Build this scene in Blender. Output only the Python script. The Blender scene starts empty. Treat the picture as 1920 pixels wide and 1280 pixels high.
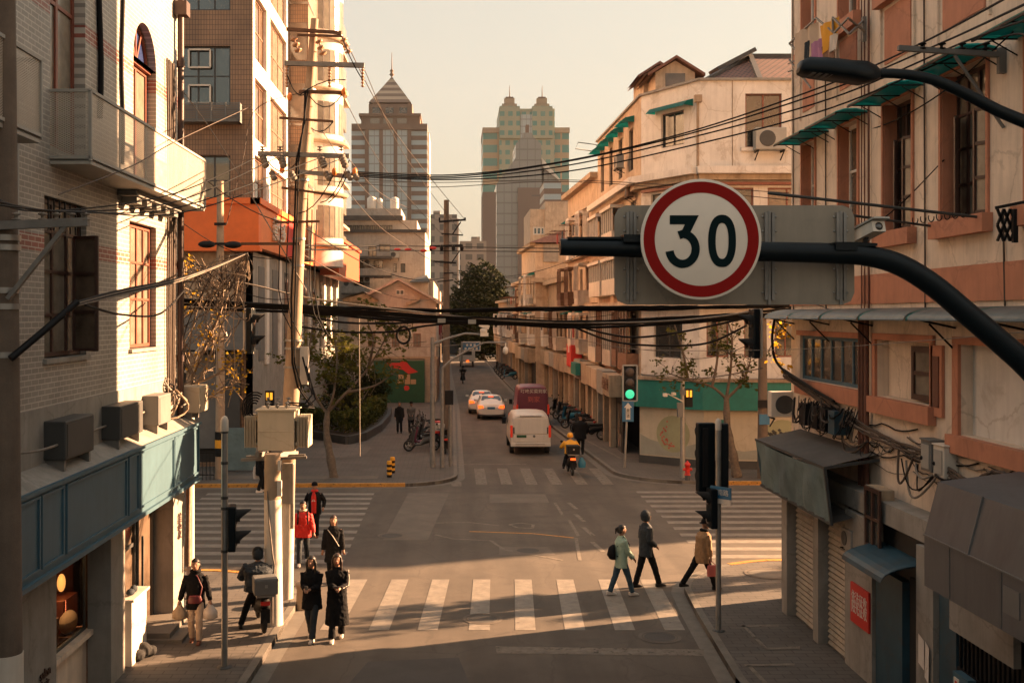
import bpy, math, random
from mathutils import Vector, Matrix
random.seed(7)
SC = bpy.context.scene
C = SC.collection
R = math.radians
PI = math.pi
# ------------------------------------------------------------------ camera
CX, HY, F, H = 853.0, 590.0, 2050.0, 6.5      # vanishing point and focal length in photo pixels, eye height
cam_d = bpy.data.cameras.new('camera'); cam = bpy.data.objects.new('camera', cam_d); C.objects.link(cam)
cam.location = (0, 0, H); cam.rotation_euler = (R(90), 0, 0)
cam_d.sensor_width = 36; cam_d.lens = F/1920*36
cam_d.shift_x = (960-CX)/1920; cam_d.shift_y = -(640-HY)/1920
cam_d.clip_start = 0.1; cam_d.clip_end = 6000
SC.camera = cam
# ------------------------------------------------------------------ sky, sun, exposure
SUN_AZ = math.atan2(.36, .93)                # counter-clockwise from +X
SUN_EL = R(18)
w = bpy.data.worlds.new('World'); SC.world = w; w.use_nodes = True
nt = w.node_tree; nt.nodes.clear()
out = nt.nodes.new('ShaderNodeOutputWorld'); bg = nt.nodes.new('ShaderNodeBackground')
sky = nt.nodes.new('ShaderNodeTexSky'); sky.sky_type = 'NISHITA'; sky.sun_disc = False
sky.sun_elevation = SUN_EL; sky.sun_rotation = PI/2-SUN_AZ
sky.air_density = 1.6; sky.dust_density = 4.0; sky.ozone_density = 0.6
tc = nt.nodes.new('ShaderNodeTexCoord'); sp = nt.nodes.new('ShaderNodeSeparateXYZ')
cr = nt.nodes.new('ShaderNodeValToRGB')      # the smoggy cream evening sky: peach at the horizon, paler above
cr.color_ramp.elements[0].position = 0.0; cr.color_ramp.elements[0].color = (1.2, .99, .76, 1)
cr.color_ramp.elements[1].position = 0.9; cr.color_ramp.elements[1].color = (1.4, 1.34, 1.22, 1)
e = cr.color_ramp.elements.new(.16); e.color = (1.16, .99, .8, 1)
e = cr.color_ramp.elements.new(.34); e.color = (1.16, 1.02, .83, 1)
nt.links.new(tc.outputs['Generated'], sp.inputs[0]); nt.links.new(sp.outputs['Z'], cr.inputs[0])
mx = nt.nodes.new('ShaderNodeMix'); mx.data_type = 'RGBA'; mx.inputs[0].default_value = .88
nt.links.new(sky.outputs[0], mx.inputs[6]); nt.links.new(cr.outputs[0], mx.inputs[7])
nt.links.new(mx.outputs[2], bg.inputs[0]); bg.inputs[1].default_value = .072
nt.links.new(bg.outputs[0], out.inputs[0])
sl = bpy.data.lights.new('sun', 'SUN'); sun = bpy.data.objects.new('sun', sl); C.objects.link(sun)
sl.energy = 4.3; sl.angle = R(.55); sl.color = (1.0, .58, .31)
sd = Vector((math.cos(SUN_AZ)*math.cos(SUN_EL), math.sin(SUN_AZ)*math.cos(SUN_EL), math.sin(SUN_EL)))
sun.rotation_euler = sd.to_track_quat('Z', 'Y').to_euler(); sun.location = (60, 30, 60)
SC.view_settings.view_transform = 'Standard'; SC.view_settings.look = 'None'
SC.view_settings.exposure = 3.0; SC.view_settings.gamma = 1
SC.cycles.use_denoising = True
SC.cycles.max_bounces = 6; SC.cycles.diffuse_bounces = 4; SC.cycles.glossy_bounces = 3
SC.cycles.transparent_max_bounces = 12; SC.cycles.volume_bounces = 0
SC.cycles.caustics_reflective = False; SC.cycles.caustics_refractive = False
# ------------------------------------------------------------------ helpers
V = Vector
def P(px, py, d): return V(((px-CX)*d/F, d, H-(py-HY)*d/F))
def D(py, z=0): return F*(H-z)/(py-HY)
def G(px, py, z=0): return P(px, py, D(py, z))
OFF = {}
def col_link(o): C.objects.link(o); return o
def tag(o, label=None, cat=None, group=None, kind=None):
    if label: o['label'] = label
    if cat: o['category'] = cat
    if group: o['group'] = group
    if kind: o['kind'] = kind
    return o
def thing(name, label, cat, loc=(0, 0, 0), rz=0, group=None, world=True):
    o = bpy.data.objects.new(name, None); C.objects.link(o)
    o.empty_display_size = .2
    o.location = loc; o.rotation_euler = (0, 0, rz)
    OFF[o.name] = V(loc) if world else V((0, 0, 0))
    return tag(o, label, cat, group)
def dup(root, loc=None, rz=None, label=None, group=None, scale=None):
    def rec(o, par):
        c = o.copy(); C.objects.link(c); c.parent = par
        for ch in kids.get(o.name, []): rec(ch, c)
        return c
    kids = {}
    for o in C.objects:
        if o.parent: kids.setdefault(o.parent.name, []).append(o)
    c = rec(root, None)
    if loc is not None: c.location = loc
    if rz is not None: c.rotation_euler = (0, 0, rz)
    if scale: c.scale = (scale,)*3
    if label: c['label'] = label
    if group: c['group'] = group
    return c
class MB:
    def __init__(s): s.v = []; s.f = []; s.mi = []; s.sm = []; s.m = 0; s.smooth = False
    def add(s, vs, fs, smooth=None):
        b = len(s.v); s.v += [tuple(x) for x in vs]
        for f in fs: s.f.append(tuple(i+b for i in f)); s.mi.append(s.m); s.sm.append(s.smooth if smooth is None else smooth)
        return s
    def poly(s, *pts): return s.add(pts, [tuple(range(len(pts)))], False)
    def box(s, x0, x1, y0, y1, z0, z1):
        if x0 > x1: x0, x1 = x1, x0
        if y0 > y1: y0, y1 = y1, y0
        if z0 > z1: z0, z1 = z1, z0
        vs = [(x, y, z) for z in (z0, z1) for y in (y0, y1) for x in (x0, x1)]
        return s.add(vs, [(0, 2, 3, 1), (4, 5, 7, 6), (0, 1, 5, 4), (2, 6, 7, 3), (0, 4, 6, 2), (1, 3, 7, 5)], False)
    def obox(s, c, ax, ay, az):           # centre and three half-axis vectors
        c = V(c); ax = V(ax); ay = V(ay); az = V(az)
        vs = [c+i*ax+j*ay+k*az for k in (-1, 1) for j in (-1, 1) for i in (-1, 1)]
        return s.add(vs, [(0, 2, 3, 1), (4, 5, 7, 6), (0, 1, 5, 4), (2, 6, 7, 3), (0, 4, 6, 2), (1, 3, 7, 5)], False)
    def bar(s, a, b, w, h=None, up=(0, 0, 1)):
        a = V(a); b = V(b); t = (b-a); L = t.length; t.normalize(); up = V(up)
        if abs(t.dot(up)) > .98: up = V((0, 1, 0))
        n = t.cross(up).normalized(); u = n.cross(t).normalized(); h = h or w
        return s.obox((a+b)/2, t*L/2, n*w/2, u*h/2)
    def tube(s, pts, r, n=8, caps=True, closed=False):
        pts = [V(p) for p in pts]; k = len(pts)
        rr = r if isinstance(r, (list, tuple)) else [r]*k
        vs = []; pn = None
        for i, p in enumerate(pts):
            if closed: t = pts[(i+1) % k]-pts[i-1]
            else: t = pts[min(i+1, k-1)]-pts[max(i-1, 0)]
            if t.length < 1e-7: t = V((0, 0, 1))
            t.normalize()
            if pn is None:
                up = V((0, 0, 1)) if abs(t.z) < .9 else V((0, 1, 0))
                pn = t.cross(up).normalized()
            else:
                pn = (pn-t*pn.dot(t))
                pn = pn.normalized() if pn.length > 1e-6 else t.orthogonal().normalized()
            b = t.cross(pn)
            for j in range(n):
                a = 2*PI*j/n; vs.append(p+(pn*math.cos(a)+b*math.sin(a))*rr[i])
        fs = []
        for i in range(k if closed else k-1):
            for j in range(n):
                a = i*n+j; c = i*n+(j+1) % n; d = ((i+1) % k)*n
                fs.append((a, c, d+(j+1) % n, d+j))
        s.add(vs, fs, True)
        if caps and not closed:
            s.add(vs[:n], [tuple(range(n))[::-1]], False); s.add(vs[-n:], [tuple(range(n))], False)
        return s
    def cyl(s, a, b, r0, r1=None, n=12): return s.tube([a, b], [r0, r0 if r1 is None else r1], n)
    def loft(s, rings, cap=True, smooth=True):
        n = len(rings[0]); vs = [p for r in rings for p in r]; fs = []
        for i in range(len(rings)-1):
            for j in range(n): fs.append((i*n+j, i*n+(j+1) % n, (i+1)*n+(j+1) % n, (i+1)*n+j))
        s.add(vs, fs, smooth)
        if cap: s.add(rings[0], [tuple(range(n))[::-1]], smooth); s.add(rings[-1], [tuple(range(n))], smooth)
        return s
    def lathe(s, c, prof, n=16, ax=(0, 0, 1)):
        ax = V(ax).normalized(); u = ax.orthogonal().normalized(); w_ = ax.cross(u); c = V(c)
        return s.loft([[c+ax*z+(u*math.cos(2*PI*j/n)+w_*math.sin(2*PI*j/n))*max(r, 1e-4) for j in range(n)] for r, z in prof])
    def ball(s, c, rx, ry=None, rz=None, n=10, k=7):
        ry = ry or rx; rz = rz or rx; c = V(c)
        rings = []
        for i in range(k+1):
            a = -PI/2+PI*i/k; q = max(math.cos(a), .02)
            rings.append([c+V((rx*q*math.cos(2*PI*j/n), ry*q*math.sin(2*PI*j/n), rz*math.sin(a))) for j in range(n)])
        return s.loft(rings)
    def prism(s, poly, o, u, v, n, depth):     # 2-D outline in the plane (u,v) pushed along n
        o = V(o); u = V(u); v = V(v); n = V(n)
        a = [o+u*x+v*y for x, y in poly]; b = [p+n*depth for p in a]; k = len(a)
        s.add(a+b, [tuple(range(k))[::-1], tuple(range(k, 2*k))]+[(i, (i+1) % k, (i+1) % k+k, i+k) for i in range(k)], False)
        return s
    def wall(s, o, u, v, n, W, Hh, holes, depth=.15):
        o = V(o); u = V(u); v = V(v); n = V(n)
        us = sorted({0, W} | {min(max(h[i], 0), W) for h in holes for i in (0, 2)})
        vs_ = sorted({0, Hh} | {min(max(h[i], 0), Hh) for h in holes for i in (1, 3)})
        for i in range(len(us)-1):
            for j in range(len(vs_)-1):
                a, b, c, d = us[i], us[i+1], vs_[j], vs_[j+1]
                if b-a < 1e-5 or d-c < 1e-5: continue
                m0 = (a+b)/2; m1 = (c+d)/2
                if any(h[0] < m0 < h[2] and h[1] < m1 < h[3] for h in holes): continue
                s.poly(o+u*a+v*c, o+u*b+v*c, o+u*b+v*d, o+u*a+v*d)
        for h in holes:
            a, c, b, d = h[:4]; q = [o+u*a+v*c, o+u*b+v*c, o+u*b+v*d, o+u*a+v*d]
            for i in range(4):
                p0 = q[i]; p1 = q[(i+1) % 4]; s.poly(p0, p1, p1-n*depth, p0-n*depth)
        return s
    def build(s, name, mat, parent=None, label=None, cat=None, group=None, kind=None, loc=None):
        if loc is not None: off = V(loc)
        elif parent is not None: off = OFF.get(parent.name, V((0, 0, 0)))
        else:
            xs = [p[0] for p in s.v]; ys = [p[1] for p in s.v]; zs = [p[2] for p in s.v]
            off = V(((min(xs)+max(xs))/2, (min(ys)+max(ys))/2, min(zs)))
        me = bpy.data.meshes.new(name)
        me.from_pydata([(p[0]-off[0], p[1]-off[1], p[2]-off[2]) for p in s.v], [], s.f)
        for m_ in (mat if isinstance(mat, (list, tuple)) else [mat]): me.materials.append(m_)
        me.polygons.foreach_set('material_index', s.mi); me.polygons.foreach_set('use_smooth', s.sm)
        me.validate(); me.update()
        o = bpy.data.objects.new(name, me); C.objects.link(o)
        if parent is not None:
            o.parent = parent; OFF[o.name] = off
        else:
            o.location = off; OFF[o.name] = off
        return tag(o, label, cat, group, kind)
def bevel(o, w_=.01, seg=2):
    b = o.modifiers.new('bevel', 'BEVEL'); b.width = w_; b.segments = seg; b.limit_method = 'ANGLE'; return o
def text(name, s, mat, parent, o, u, v, size, depth=.01, align='CENTER', sx=1.0, label=None):
    cu = bpy.data.curves.new(name, 'FONT'); cu.body = s; cu.size = size; cu.align_x = align; cu.align_y = 'CENTER'; cu.extrude = depth/2
    cu.space_line = .8
    t = bpy.data.objects.new(name, cu); C.objects.link(t)
    dg = bpy.context.evaluated_depsgraph_get(); me = bpy.data.meshes.new_from_object(t.evaluated_get(dg))
    C.objects.unlink(t); bpy.data.objects.remove(t); bpy.data.curves.remove(cu)
    o = V(o); u = V(u); v = V(v); n = u.cross(v); off = OFF.get(parent.name, V((0, 0, 0)))
    for vert in me.vertices:
        c = vert.co.copy(); vert.co = o+u*c.x*sx+v*c.y+n*c.z-off
    me.materials.clear(); me.materials.append(mat)
    ob = bpy.data.objects.new(name, me); C.objects.link(ob); ob.parent = parent; OFF[ob.name] = off
    return tag(ob, label)
X3 = V((1, 0, 0)); Y3 = V((0, 1, 0)); Z3 = V((0, 0, 1))
# ------------------------------------------------------------------ materials
MT = {}
def mat(name, col, rough=.75, metal=0., var=.16, scale=2.2, bump=.0, streak=.0, emit=None, es=0, spec=.5, fine=0, trans=0, alpha=1):
    m = bpy.data.materials.new(name); m.use_nodes = True; t = m.node_tree; b = t.nodes['Principled BSDF']
    col = tuple(col)+(1,)
    b.inputs['Roughness'].default_value = rough; b.inputs['Metallic'].default_value = metal
    b.inputs['Specular IOR Level'].default_value = spec
    if trans: b.inputs['Transmission Weight'].default_value = trans
    if alpha < 1: b.inputs['Alpha'].default_value = alpha
    tcn = t.nodes.new('ShaderNodeTexCoord')
    last = None
    if var or streak:
        mp = t.nodes.new('ShaderNodeMapping'); t.links.new(tcn.outputs['Object'], mp.inputs[0])
        nz = t.nodes.new('ShaderNodeTexNoise'); nz.inputs['Scale'].default_value = scale; nz.inputs['Detail'].default_value = 6
        nz.inputs['Roughness'].default_value = .62
        t.links.new(mp.outputs[0], nz.inputs['Vector'])
        mr = t.nodes.new('ShaderNodeMapRange'); mr.inputs[1].default_value = .3; mr.inputs[2].default_value = .7
        mr.inputs[3].default_value = 1-var; mr.inputs[4].default_value = 1+var*.8
        t.links.new(nz.outputs[0], mr.inputs[0]); f = mr.outputs[0]
        if streak:
            mp2 = t.nodes.new('ShaderNodeMapping'); mp2.inputs['Scale'].default_value = (3.2, 3.2, .28)
            t.links.new(tcn.outputs['Object'], mp2.inputs[0])
            n2 = t.nodes.new('ShaderNodeTexNoise'); n2.inputs['Scale'].default_value = 1.6; n2.inputs['Detail'].default_value = 8
            n2.inputs['Roughness'].default_value = .7
            t.links.new(mp2.outputs[0], n2.inputs['Vector'])
            m2 = t.nodes.new('ShaderNodeMapRange'); m2.inputs[1].default_value = .45; m2.inputs[2].default_value = .8
            m2.inputs[3].default_value = 1; m2.inputs[4].default_value = 1-streak
            t.links.new(n2.outputs[0], m2.inputs[0])
            mu = t.nodes.new('ShaderNodeMath'); mu.operation = 'MULTIPLY'
            t.links.new(f, mu.inputs[0]); t.links.new(m2.outputs[0], mu.inputs[1]); f = mu.outputs[0]
        if fine:
            n3 = t.nodes.new('ShaderNodeTexNoise'); n3.inputs['Scale'].default_value = 90; n3.inputs['Detail'].default_value = 2
            t.links.new(tcn.outputs['Object'], n3.inputs['Vector'])
            m3 = t.nodes.new('ShaderNodeMapRange'); m3.inputs[1].default_value = .3; m3.inputs[2].default_value = .7
            m3.inputs[3].default_value = 1-fine; m3.inputs[4].default_value = 1+fine
            t.links.new(n3.outputs[0], m3.inputs[0])
            mu = t.nodes.new('ShaderNodeMath'); mu.operation = 'MULTIPLY'
            t.links.new(f, mu.inputs[0]); t.links.new(m3.outputs[0], mu.inputs[1]); f = mu.outputs[0]
        vm = t.nodes.new('ShaderNodeVectorMath'); vm.operation = 'SCALE'; vm.inputs[0].default_value = col[:3]
        t.links.new(f, vm.inputs['Scale']); t.links.new(vm.outputs[0], b.inputs['Base Color'])
        if bump:
            bp = t.nodes.new('ShaderNodeBump'); bp.inputs['Strength'].default_value = bump; bp.inputs['Distance'].default_value = .02
            t.links.new(nz.outputs[0], bp.inputs['Height']); t.links.new(bp.outputs[0], b.inputs['Normal'])
    else: b.inputs['Base Color'].default_value = col
    if emit:
        b.inputs['Emission Color'].default_value = tuple(emit)+(1,); b.inputs['Emission Strength'].default_value = es
    MT[name] = m; return m
def brickmat(name, c1, c2, mortar, bw, bh, axis='YZ', ms=.012, rough=.6, bands=None, bandcol=None, offset=.5, bump=.25):
    """tile or brick pattern laid in metres on a wall plane; bands = world heights where the tiles are of another colour"""
    m = mat(name, c1, rough, var=.0); t = m.node_tree; b = t.nodes['Principled BSDF']
    g = t.nodes.new('ShaderNodeNewGeometry'); s = t.nodes.new('ShaderNodeSeparateXYZ'); t.links.new(g.outputs['Position'], s.inputs[0])
    cb = t.nodes.new('ShaderNodeCombineXYZ')
    ax = {'YZ': (1, 2), 'XZ': (0, 2), 'XY': (0, 1)}[axis]
    t.links.new(s.outputs[ax[0]], cb.inputs[0]); t.links.new(s.outputs[ax[1]], cb.inputs[1])
    br = t.nodes.new('ShaderNodeTexBrick'); t.links.new(cb.outputs[0], br.inputs['Vector'])
    br.inputs['Scale'].default_value = 1; br.inputs['Brick Width'].default_value = bw; br.inputs['Row Height'].default_value = bh
    br.inputs['Mortar Size'].default_value = ms; br.inputs['Mortar Smooth'].default_value = .1; br.offset = offset
    br.inputs['Color1'].default_value = tuple(c1)+(1,); br.inputs['Color2'].default_value = tuple(c2)+(1,); br.inputs['Mortar'].default_value = tuple(mortar)+(1,)
    colr = br.outputs['Color']
    if bands:
        b2 = t.nodes.new('ShaderNodeTexBrick'); t.links.new(cb.outputs[0], b2.inputs['Vector'])
        for k in ('Scale', 'Brick Width', 'Row Height', 'Mortar Size', 'Mortar Smooth'): b2.inputs[k].default_value = br.inputs[k].default_value
        b2.inputs['Color1'].default_value = tuple(bandcol)+(1,); b2.inputs['Color2'].default_value = tuple(x*.8 for x in bandcol)+(1,); b2.inputs['Mortar'].default_value = tuple(mortar)+(1,)
        acc = None
        for z0, z1 in bands:
            a = t.nodes.new('ShaderNodeMath'); a.operation = 'COMPARE'; a.inputs[1].default_value = (z0+z1)/2; a.inputs[2].default_value = (z1-z0)/2
            t.links.new(s.outputs[2], a.inputs[0])
            if acc is None: acc = a.outputs[0]
            else:
                q = t.nodes.new('ShaderNodeMath'); q.operation = 'MAXIMUM'; t.links.new(acc, q.inputs[0]); t.links.new(a.outputs[0], q.inputs[1]); acc = q.outputs[0]
        mxx = t.nodes.new('ShaderNodeMix'); mxx.data_type = 'RGBA'; t.links.new(acc, mxx.inputs[0]); t.links.new(colr, mxx.inputs[6]); t.links.new(b2.outputs['Color'], mxx.inputs[7]); colr = mxx.outputs[2]
    nz = t.nodes.new('ShaderNodeTexNoise'); nz.inputs['Scale'].default_value = .9; nz.inputs['Detail'].default_value = 7; t.links.new(g.outputs['Position'], nz.inputs['Vector'])
    mr = t.nodes.new('ShaderNodeMapRange'); mr.inputs[1].default_value = .3; mr.inputs[2].default_value = .7; mr.inputs[3].default_value = .78; mr.inputs[4].default_value = 1.12
    t.links.new(nz.outputs[0], mr.inputs[0]); vm = t.nodes.new('ShaderNodeVectorMath'); vm.operation = 'SCALE'
    t.links.new(colr, vm.inputs[0]); t.links.new(mr.outputs[0], vm.inputs['Scale']); t.links.new(vm.outputs[0], b.inputs['Base Color'])
    bp = t.nodes.new('ShaderNodeBump'); bp.inputs['Strength'].default_value = bump; bp.inputs['Distance'].default_value = .01; bp.invert = True
    t.links.new(br.outputs['Fac'], bp.inputs['Height']); t.links.new(bp.outputs[0], b.inputs['Normal'])
    return m
mat('asphalt', (.088, .072, .057), .85, var=.25, scale=.5, bump=.1, fine=.4)
mat('asphalt_patch', (.118, .099, .08), .85, var=.2, scale=1.2, fine=.25)
mat('asphalt_dark', (.062, .057, .052), .85, var=.2, scale=1.2, fine=.25)
mat('paint_white', (.2, .175, .145), .7, var=.28, scale=4, fine=.25)
mat('paint_worn', (.15, .127, .1), .8, var=.35, scale=5, fine=.3)
mat('paint_yellow', (.42, .2, .035), .7, var=.25, scale=4)
mat('kerb', (.135, .12, .1), .8, var=.25, scale=2.5, fine=.1)
brickmat('paving', (.1, .088, .077), (.085, .074, .064), (.05, .044, .038), .4, .2, 'XY', .012, .85)
brickmat('paving_big', (.125, .11, .095), (.11, .097, .084), (.07, .06, .052), .8, .4, 'XY', .02, .85)
mat('ground', (.08, .072, .064), .9)
mat('plaster_white', (.68, .63, .57), .8, var=.12, scale=1.2, streak=.2)
mat('plaster_cream', (.7, .57, .45), .8, var=.14, scale=1.5, streak=.3)
mat('plaster_pale', (.43, .37, .31), .8, var=.16, scale=1.4, streak=.25)
mat('plaster_beige', (.38, .29, .2), .85, var=.2, scale=1.2, streak=.4)
mat('plaster_grey', (.27, .25, .22), .8, var=.2, scale=1.6, streak=.3)
mat('plaster_warm', (.5, .38, .27), .8, var=.18, scale=1.4, streak=.4)
mat('plaster_old', (.34, .25, .17), .85, var=.28, scale=1.6, streak=.5)
mat('terracotta', (.46, .19, .11), .75, var=.14, scale=2, streak=.2)
mat('terracotta_dark', (.13, .05, .03), .75, var=.2)
mat('grey_dark', (.045, .046, .045), .6, var=.2)
mat('grey_mid', (.13, .13, .125), .6, var=.15)
mat('grey_light', (.32, .31, .28), .6, var=.12)
mat('black', (.007, .007, .008), .55, var=.1, spec=.2)
mat('black_matt', (.01, .01, .01), .9, var=.1)
mat('black_paint', (.004, .008, .011), .42, var=.2, scale=9, spec=.18)
mat('rubber', (.012, .012, .012), .8, var=.2)
mat('steel', (.3, .29, .27), .42, metal=.6, var=.18, scale=5)
mat('steel_dull', (.2, .19, .175), .6, metal=.3, var=.25, scale=5)
mat('rust', (.11, .055, .03), .85, var=.35, scale=7)
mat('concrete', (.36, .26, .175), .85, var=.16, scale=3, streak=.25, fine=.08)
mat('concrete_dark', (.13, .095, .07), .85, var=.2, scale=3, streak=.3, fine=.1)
mat('white_paint', (.6, .54, .46), .6, var=.1, streak=.2)
mat('cable_black', (.007, .007, .008), .7, var=.1, spec=.15)
mat('cable_grey', (.2, .17, .14), .7, var=.3, scale=8)
mat('cable_brown', (.06, .04, .028), .7, var=.3, scale=8)
mat('teal', (.012, .16, .13), .6, var=.18, scale=3)
mat('teal_sheet', (.01, .17, .155), .35, var=.2, scale=5)
mat('teal_fascia', (.05, .115, .155), .5, var=.12, scale=1.5, streak=.2)
mat('tarp', (.11, .165, .175), .65, var=.22, scale=2.5, bump=.5)
mat('orange', (.72, .14, .02), .5, var=.1)
mat('orange_light', (.7, .17, .03), .5, var=.1)
mat('orange_deep', (.34, .06, .012), .5, var=.1)
mat('wood_red', (.2, .055, .03), .5, var=.25, scale=7)
mat('wood_dark', (.05, .022, .015), .5, var=.25, scale=7)
mat('wood_panel', (.19, .09, .05), .6, var=.3, scale=5)
mat('roof_tile', (.17, .075, .05), .8, var=.25, scale=6)
mat('roof_grey', (.07, .065, .06), .8, var=.25)
mat('glass', (.03, .03, .028), .06, var=.3, scale=1.5, spec=.9)
mat('glass_curtain', (.19, .165, .13), .2, var=.35, scale=2.5, spec=.6)
mat('glass_warm', (.12, .085, .06), .12, var=.6, scale=1.2, spec=.9)
mat('glass_blue', (.03, .05, .14), .08, var=.5, scale=4, spec=.9)
mat('glass_sky', (.14, .15, .15), .05, metal=.9, var=.2, scale=.6)
mat('interior', (.02, .016, .012), .9)
mat('shop_dark', (.014, .013, .012), .6)
mat('red', (.5, .02, .012), .5, var=.08)
mat('sign_red', (.21, .004, .003), .6, var=.05, spec=.12)
mat('sign_white', (.62, .55, .47), .6, var=.05, scale=3, spec=.2)
mat('sign_ink', (.002, .01, .012), .7, var=.05, spec=.08)
mat('sign_blue', (.02, .13, .25), .45, var=.1)
mat('sign_back', (.23, .2, .16), .5, metal=.25, var=.16, scale=1.6, streak=.25)
mat('text_white', (.65, .6, .52), .5, var=.05)
mat('ceramic', (.4, .22, .13), .35, var=.2)
mat('insul_orange', (.7, .19, .03), .5, var=.2)
mat('bark', (.12, .092, .068), .9, var=.4, scale=9, bump=.5)
mat('branch', (.1, .072, .05), .9, var=.3, scale=9)
mat('vine', (.26, .19, .13), .85, var=.3, scale=9)
def weather(name, dark, amount=.5, scale=1.1, lo=.56, hi=.66):
    """patches of old, stained or replastered surface and a few hairline cracks, all with a shape of their own"""
    t = MT[name].node_tree; b = t.nodes['Principled BSDF']; src = b.inputs['Base Color'].links[0].from_socket
    g = t.nodes.new('ShaderNodeNewGeometry'); n = t.nodes.new('ShaderNodeTexNoise'); n.inputs['Scale'].default_value = scale; n.inputs['Detail'].default_value = 9; n.inputs['Roughness'].default_value = .68; n.inputs['Distortion'].default_value = .6
    t.links.new(g.outputs['Position'], n.inputs['Vector']); r = t.nodes.new('ShaderNodeMapRange'); r.inputs[1].default_value = lo; r.inputs[2].default_value = hi; r.inputs[4].default_value = amount; t.links.new(n.outputs[0], r.inputs[0])
    v = t.nodes.new('ShaderNodeTexVoronoi'); v.feature = 'DISTANCE_TO_EDGE'; v.inputs['Scale'].default_value = .55; wv = t.nodes.new('ShaderNodeVectorMath'); wv.operation = 'ADD'; sc_ = t.nodes.new('ShaderNodeVectorMath'); sc_.operation = 'SCALE'; sc_.inputs['Scale'].default_value = .5
    t.links.new(n.outputs['Color'], sc_.inputs[0]); t.links.new(g.outputs['Position'], wv.inputs[0]); t.links.new(sc_.outputs[0], wv.inputs[1]); t.links.new(wv.outputs[0], v.inputs['Vector'])
    c = t.nodes.new('ShaderNodeMapRange'); c.inputs[1].default_value = .004; c.inputs[2].default_value = .012; c.inputs[3].default_value = .4; c.inputs[4].default_value = 0; t.links.new(v.outputs['Distance'], c.inputs[0])
    mxm = t.nodes.new('ShaderNodeMath'); mxm.operation = 'MAXIMUM'; t.links.new(r.outputs[0], mxm.inputs[0]); t.links.new(c.outputs[0], mxm.inputs[1])
    m = t.nodes.new('ShaderNodeMix'); m.data_type = 'RGBA'; t.links.new(mxm.outputs[0], m.inputs[0]); t.links.new(src, m.inputs[6]); m.inputs[7].default_value = tuple(dark)+(1,); t.links.new(m.outputs[2], b.inputs['Base Color'])
def worn(name, lo=.36, hi=.5, scale=5):
    """road paint rubbed through to the asphalt"""
    t = MT[name].node_tree; b = t.nodes['Principled BSDF']; g = t.nodes.new('ShaderNodeNewGeometry'); n = t.nodes.new('ShaderNodeTexNoise'); n.inputs['Scale'].default_value = scale; n.inputs['Detail'].default_value = 10; n.inputs['Roughness'].default_value = .8
    t.links.new(g.outputs['Position'], n.inputs['Vector']); r = t.nodes.new('ShaderNodeMapRange'); r.inputs[1].default_value = lo; r.inputs[2].default_value = hi; t.links.new(n.outputs[0], r.inputs[0]); t.links.new(r.outputs[0], b.inputs['Alpha'])
def tracks(name):
    t = MT[name].node_tree; b = t.nodes['Principled BSDF']; src = b.inputs['Base Color'].links[0].from_socket; g = t.nodes.new('ShaderNodeNewGeometry'); mp = t.nodes.new('ShaderNodeMapping'); mp.inputs['Scale'].default_value = (1.3, .09, 1); t.links.new(g.outputs['Position'], mp.inputs[0])
    n = t.nodes.new('ShaderNodeTexNoise'); n.inputs['Scale'].default_value = 1; n.inputs['Detail'].default_value = 5; t.links.new(mp.outputs[0], n.inputs['Vector']); r = t.nodes.new('ShaderNodeMapRange'); r.inputs[1].default_value = .4; r.inputs[2].default_value = .62; r.inputs[3].default_value = .84; r.inputs[4].default_value = 1.14; t.links.new(n.outputs[0], r.inputs[0])
    s = t.nodes.new('ShaderNodeVectorMath'); s.operation = 'SCALE'; t.links.new(src, s.inputs[0]); t.links.new(r.outputs[0], s.inputs['Scale'])
    n2 = t.nodes.new('ShaderNodeTexNoise'); n2.inputs['Scale'].default_value = .9; n2.inputs['Detail'].default_value = 8; t.links.new(g.outputs['Position'], n2.inputs['Vector']); r2 = t.nodes.new('ShaderNodeMapRange'); r2.inputs[1].default_value = .6; r2.inputs[2].default_value = .72; r2.inputs[4].default_value = .5; t.links.new(n2.outputs[0], r2.inputs[0])
    m = t.nodes.new('ShaderNodeMix'); m.data_type = 'RGBA'; t.links.new(r2.outputs[0], m.inputs[0]); t.links.new(s.outputs[0], m.inputs[6]); m.inputs[7].default_value = (.045, .038, .03, 1); t.links.new(m.outputs[2], b.inputs['Base Color'])
def leafmat(name, a, b_):
    m = mat(name, a, .9, var=0, spec=.1); t = m.node_tree; b = t.nodes['Principled BSDF']
    g = t.nodes.new('ShaderNodeNewGeometry'); n = t.nodes.new('ShaderNodeTexNoise'); n.inputs['Scale'].default_value = 2.6; n.inputs['Detail'].default_value = 3
    t.links.new(g.outputs['Position'], n.inputs['Vector'])
    q = t.nodes.new('ShaderNodeValToRGB'); q.color_ramp.elements[0].position = .35; q.color_ramp.elements[1].position = .68
    q.color_ramp.elements[0].color = tuple(a)+(1,); q.color_ramp.elements[1].color = tuple(b_)+(1,)
    t.links.new(n.outputs[0], q.inputs[0]); t.links.new(q.outputs[0], b.inputs['Base Color'])
    b.inputs['Transmission Weight'].default_value = 0
    return m
leafmat('leaf_green', (.035, .05, .012), (.11, .085, .02))
leafmat('leaf_dark', (.014, .02, .007), (.04, .042, .014))
leafmat('leaf_yellow', (.2, .17, .02), (.62, .33, .02))
leafmat('leaf_hedge', (.02, .032, .009), (.085, .085, .016))
mat('soil', (.05, .035, .022), .95)
mat('skin', (.3, .16, .1), .55, var=.06)
mat('hair', (.006, .004, .003), .45, var=.2)
mat('hair_brown', (.03, .013, .007), .45, var=.2)
mat('cloth_black', (.009, .009, .01), .9, var=.25, scale=6, spec=.15)
mat('cloth_navy', (.012, .02, .028), .8, var=.25, scale=6)
mat('cloth_red', (.62, .018, .01), .7, var=.12, scale=6)
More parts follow.
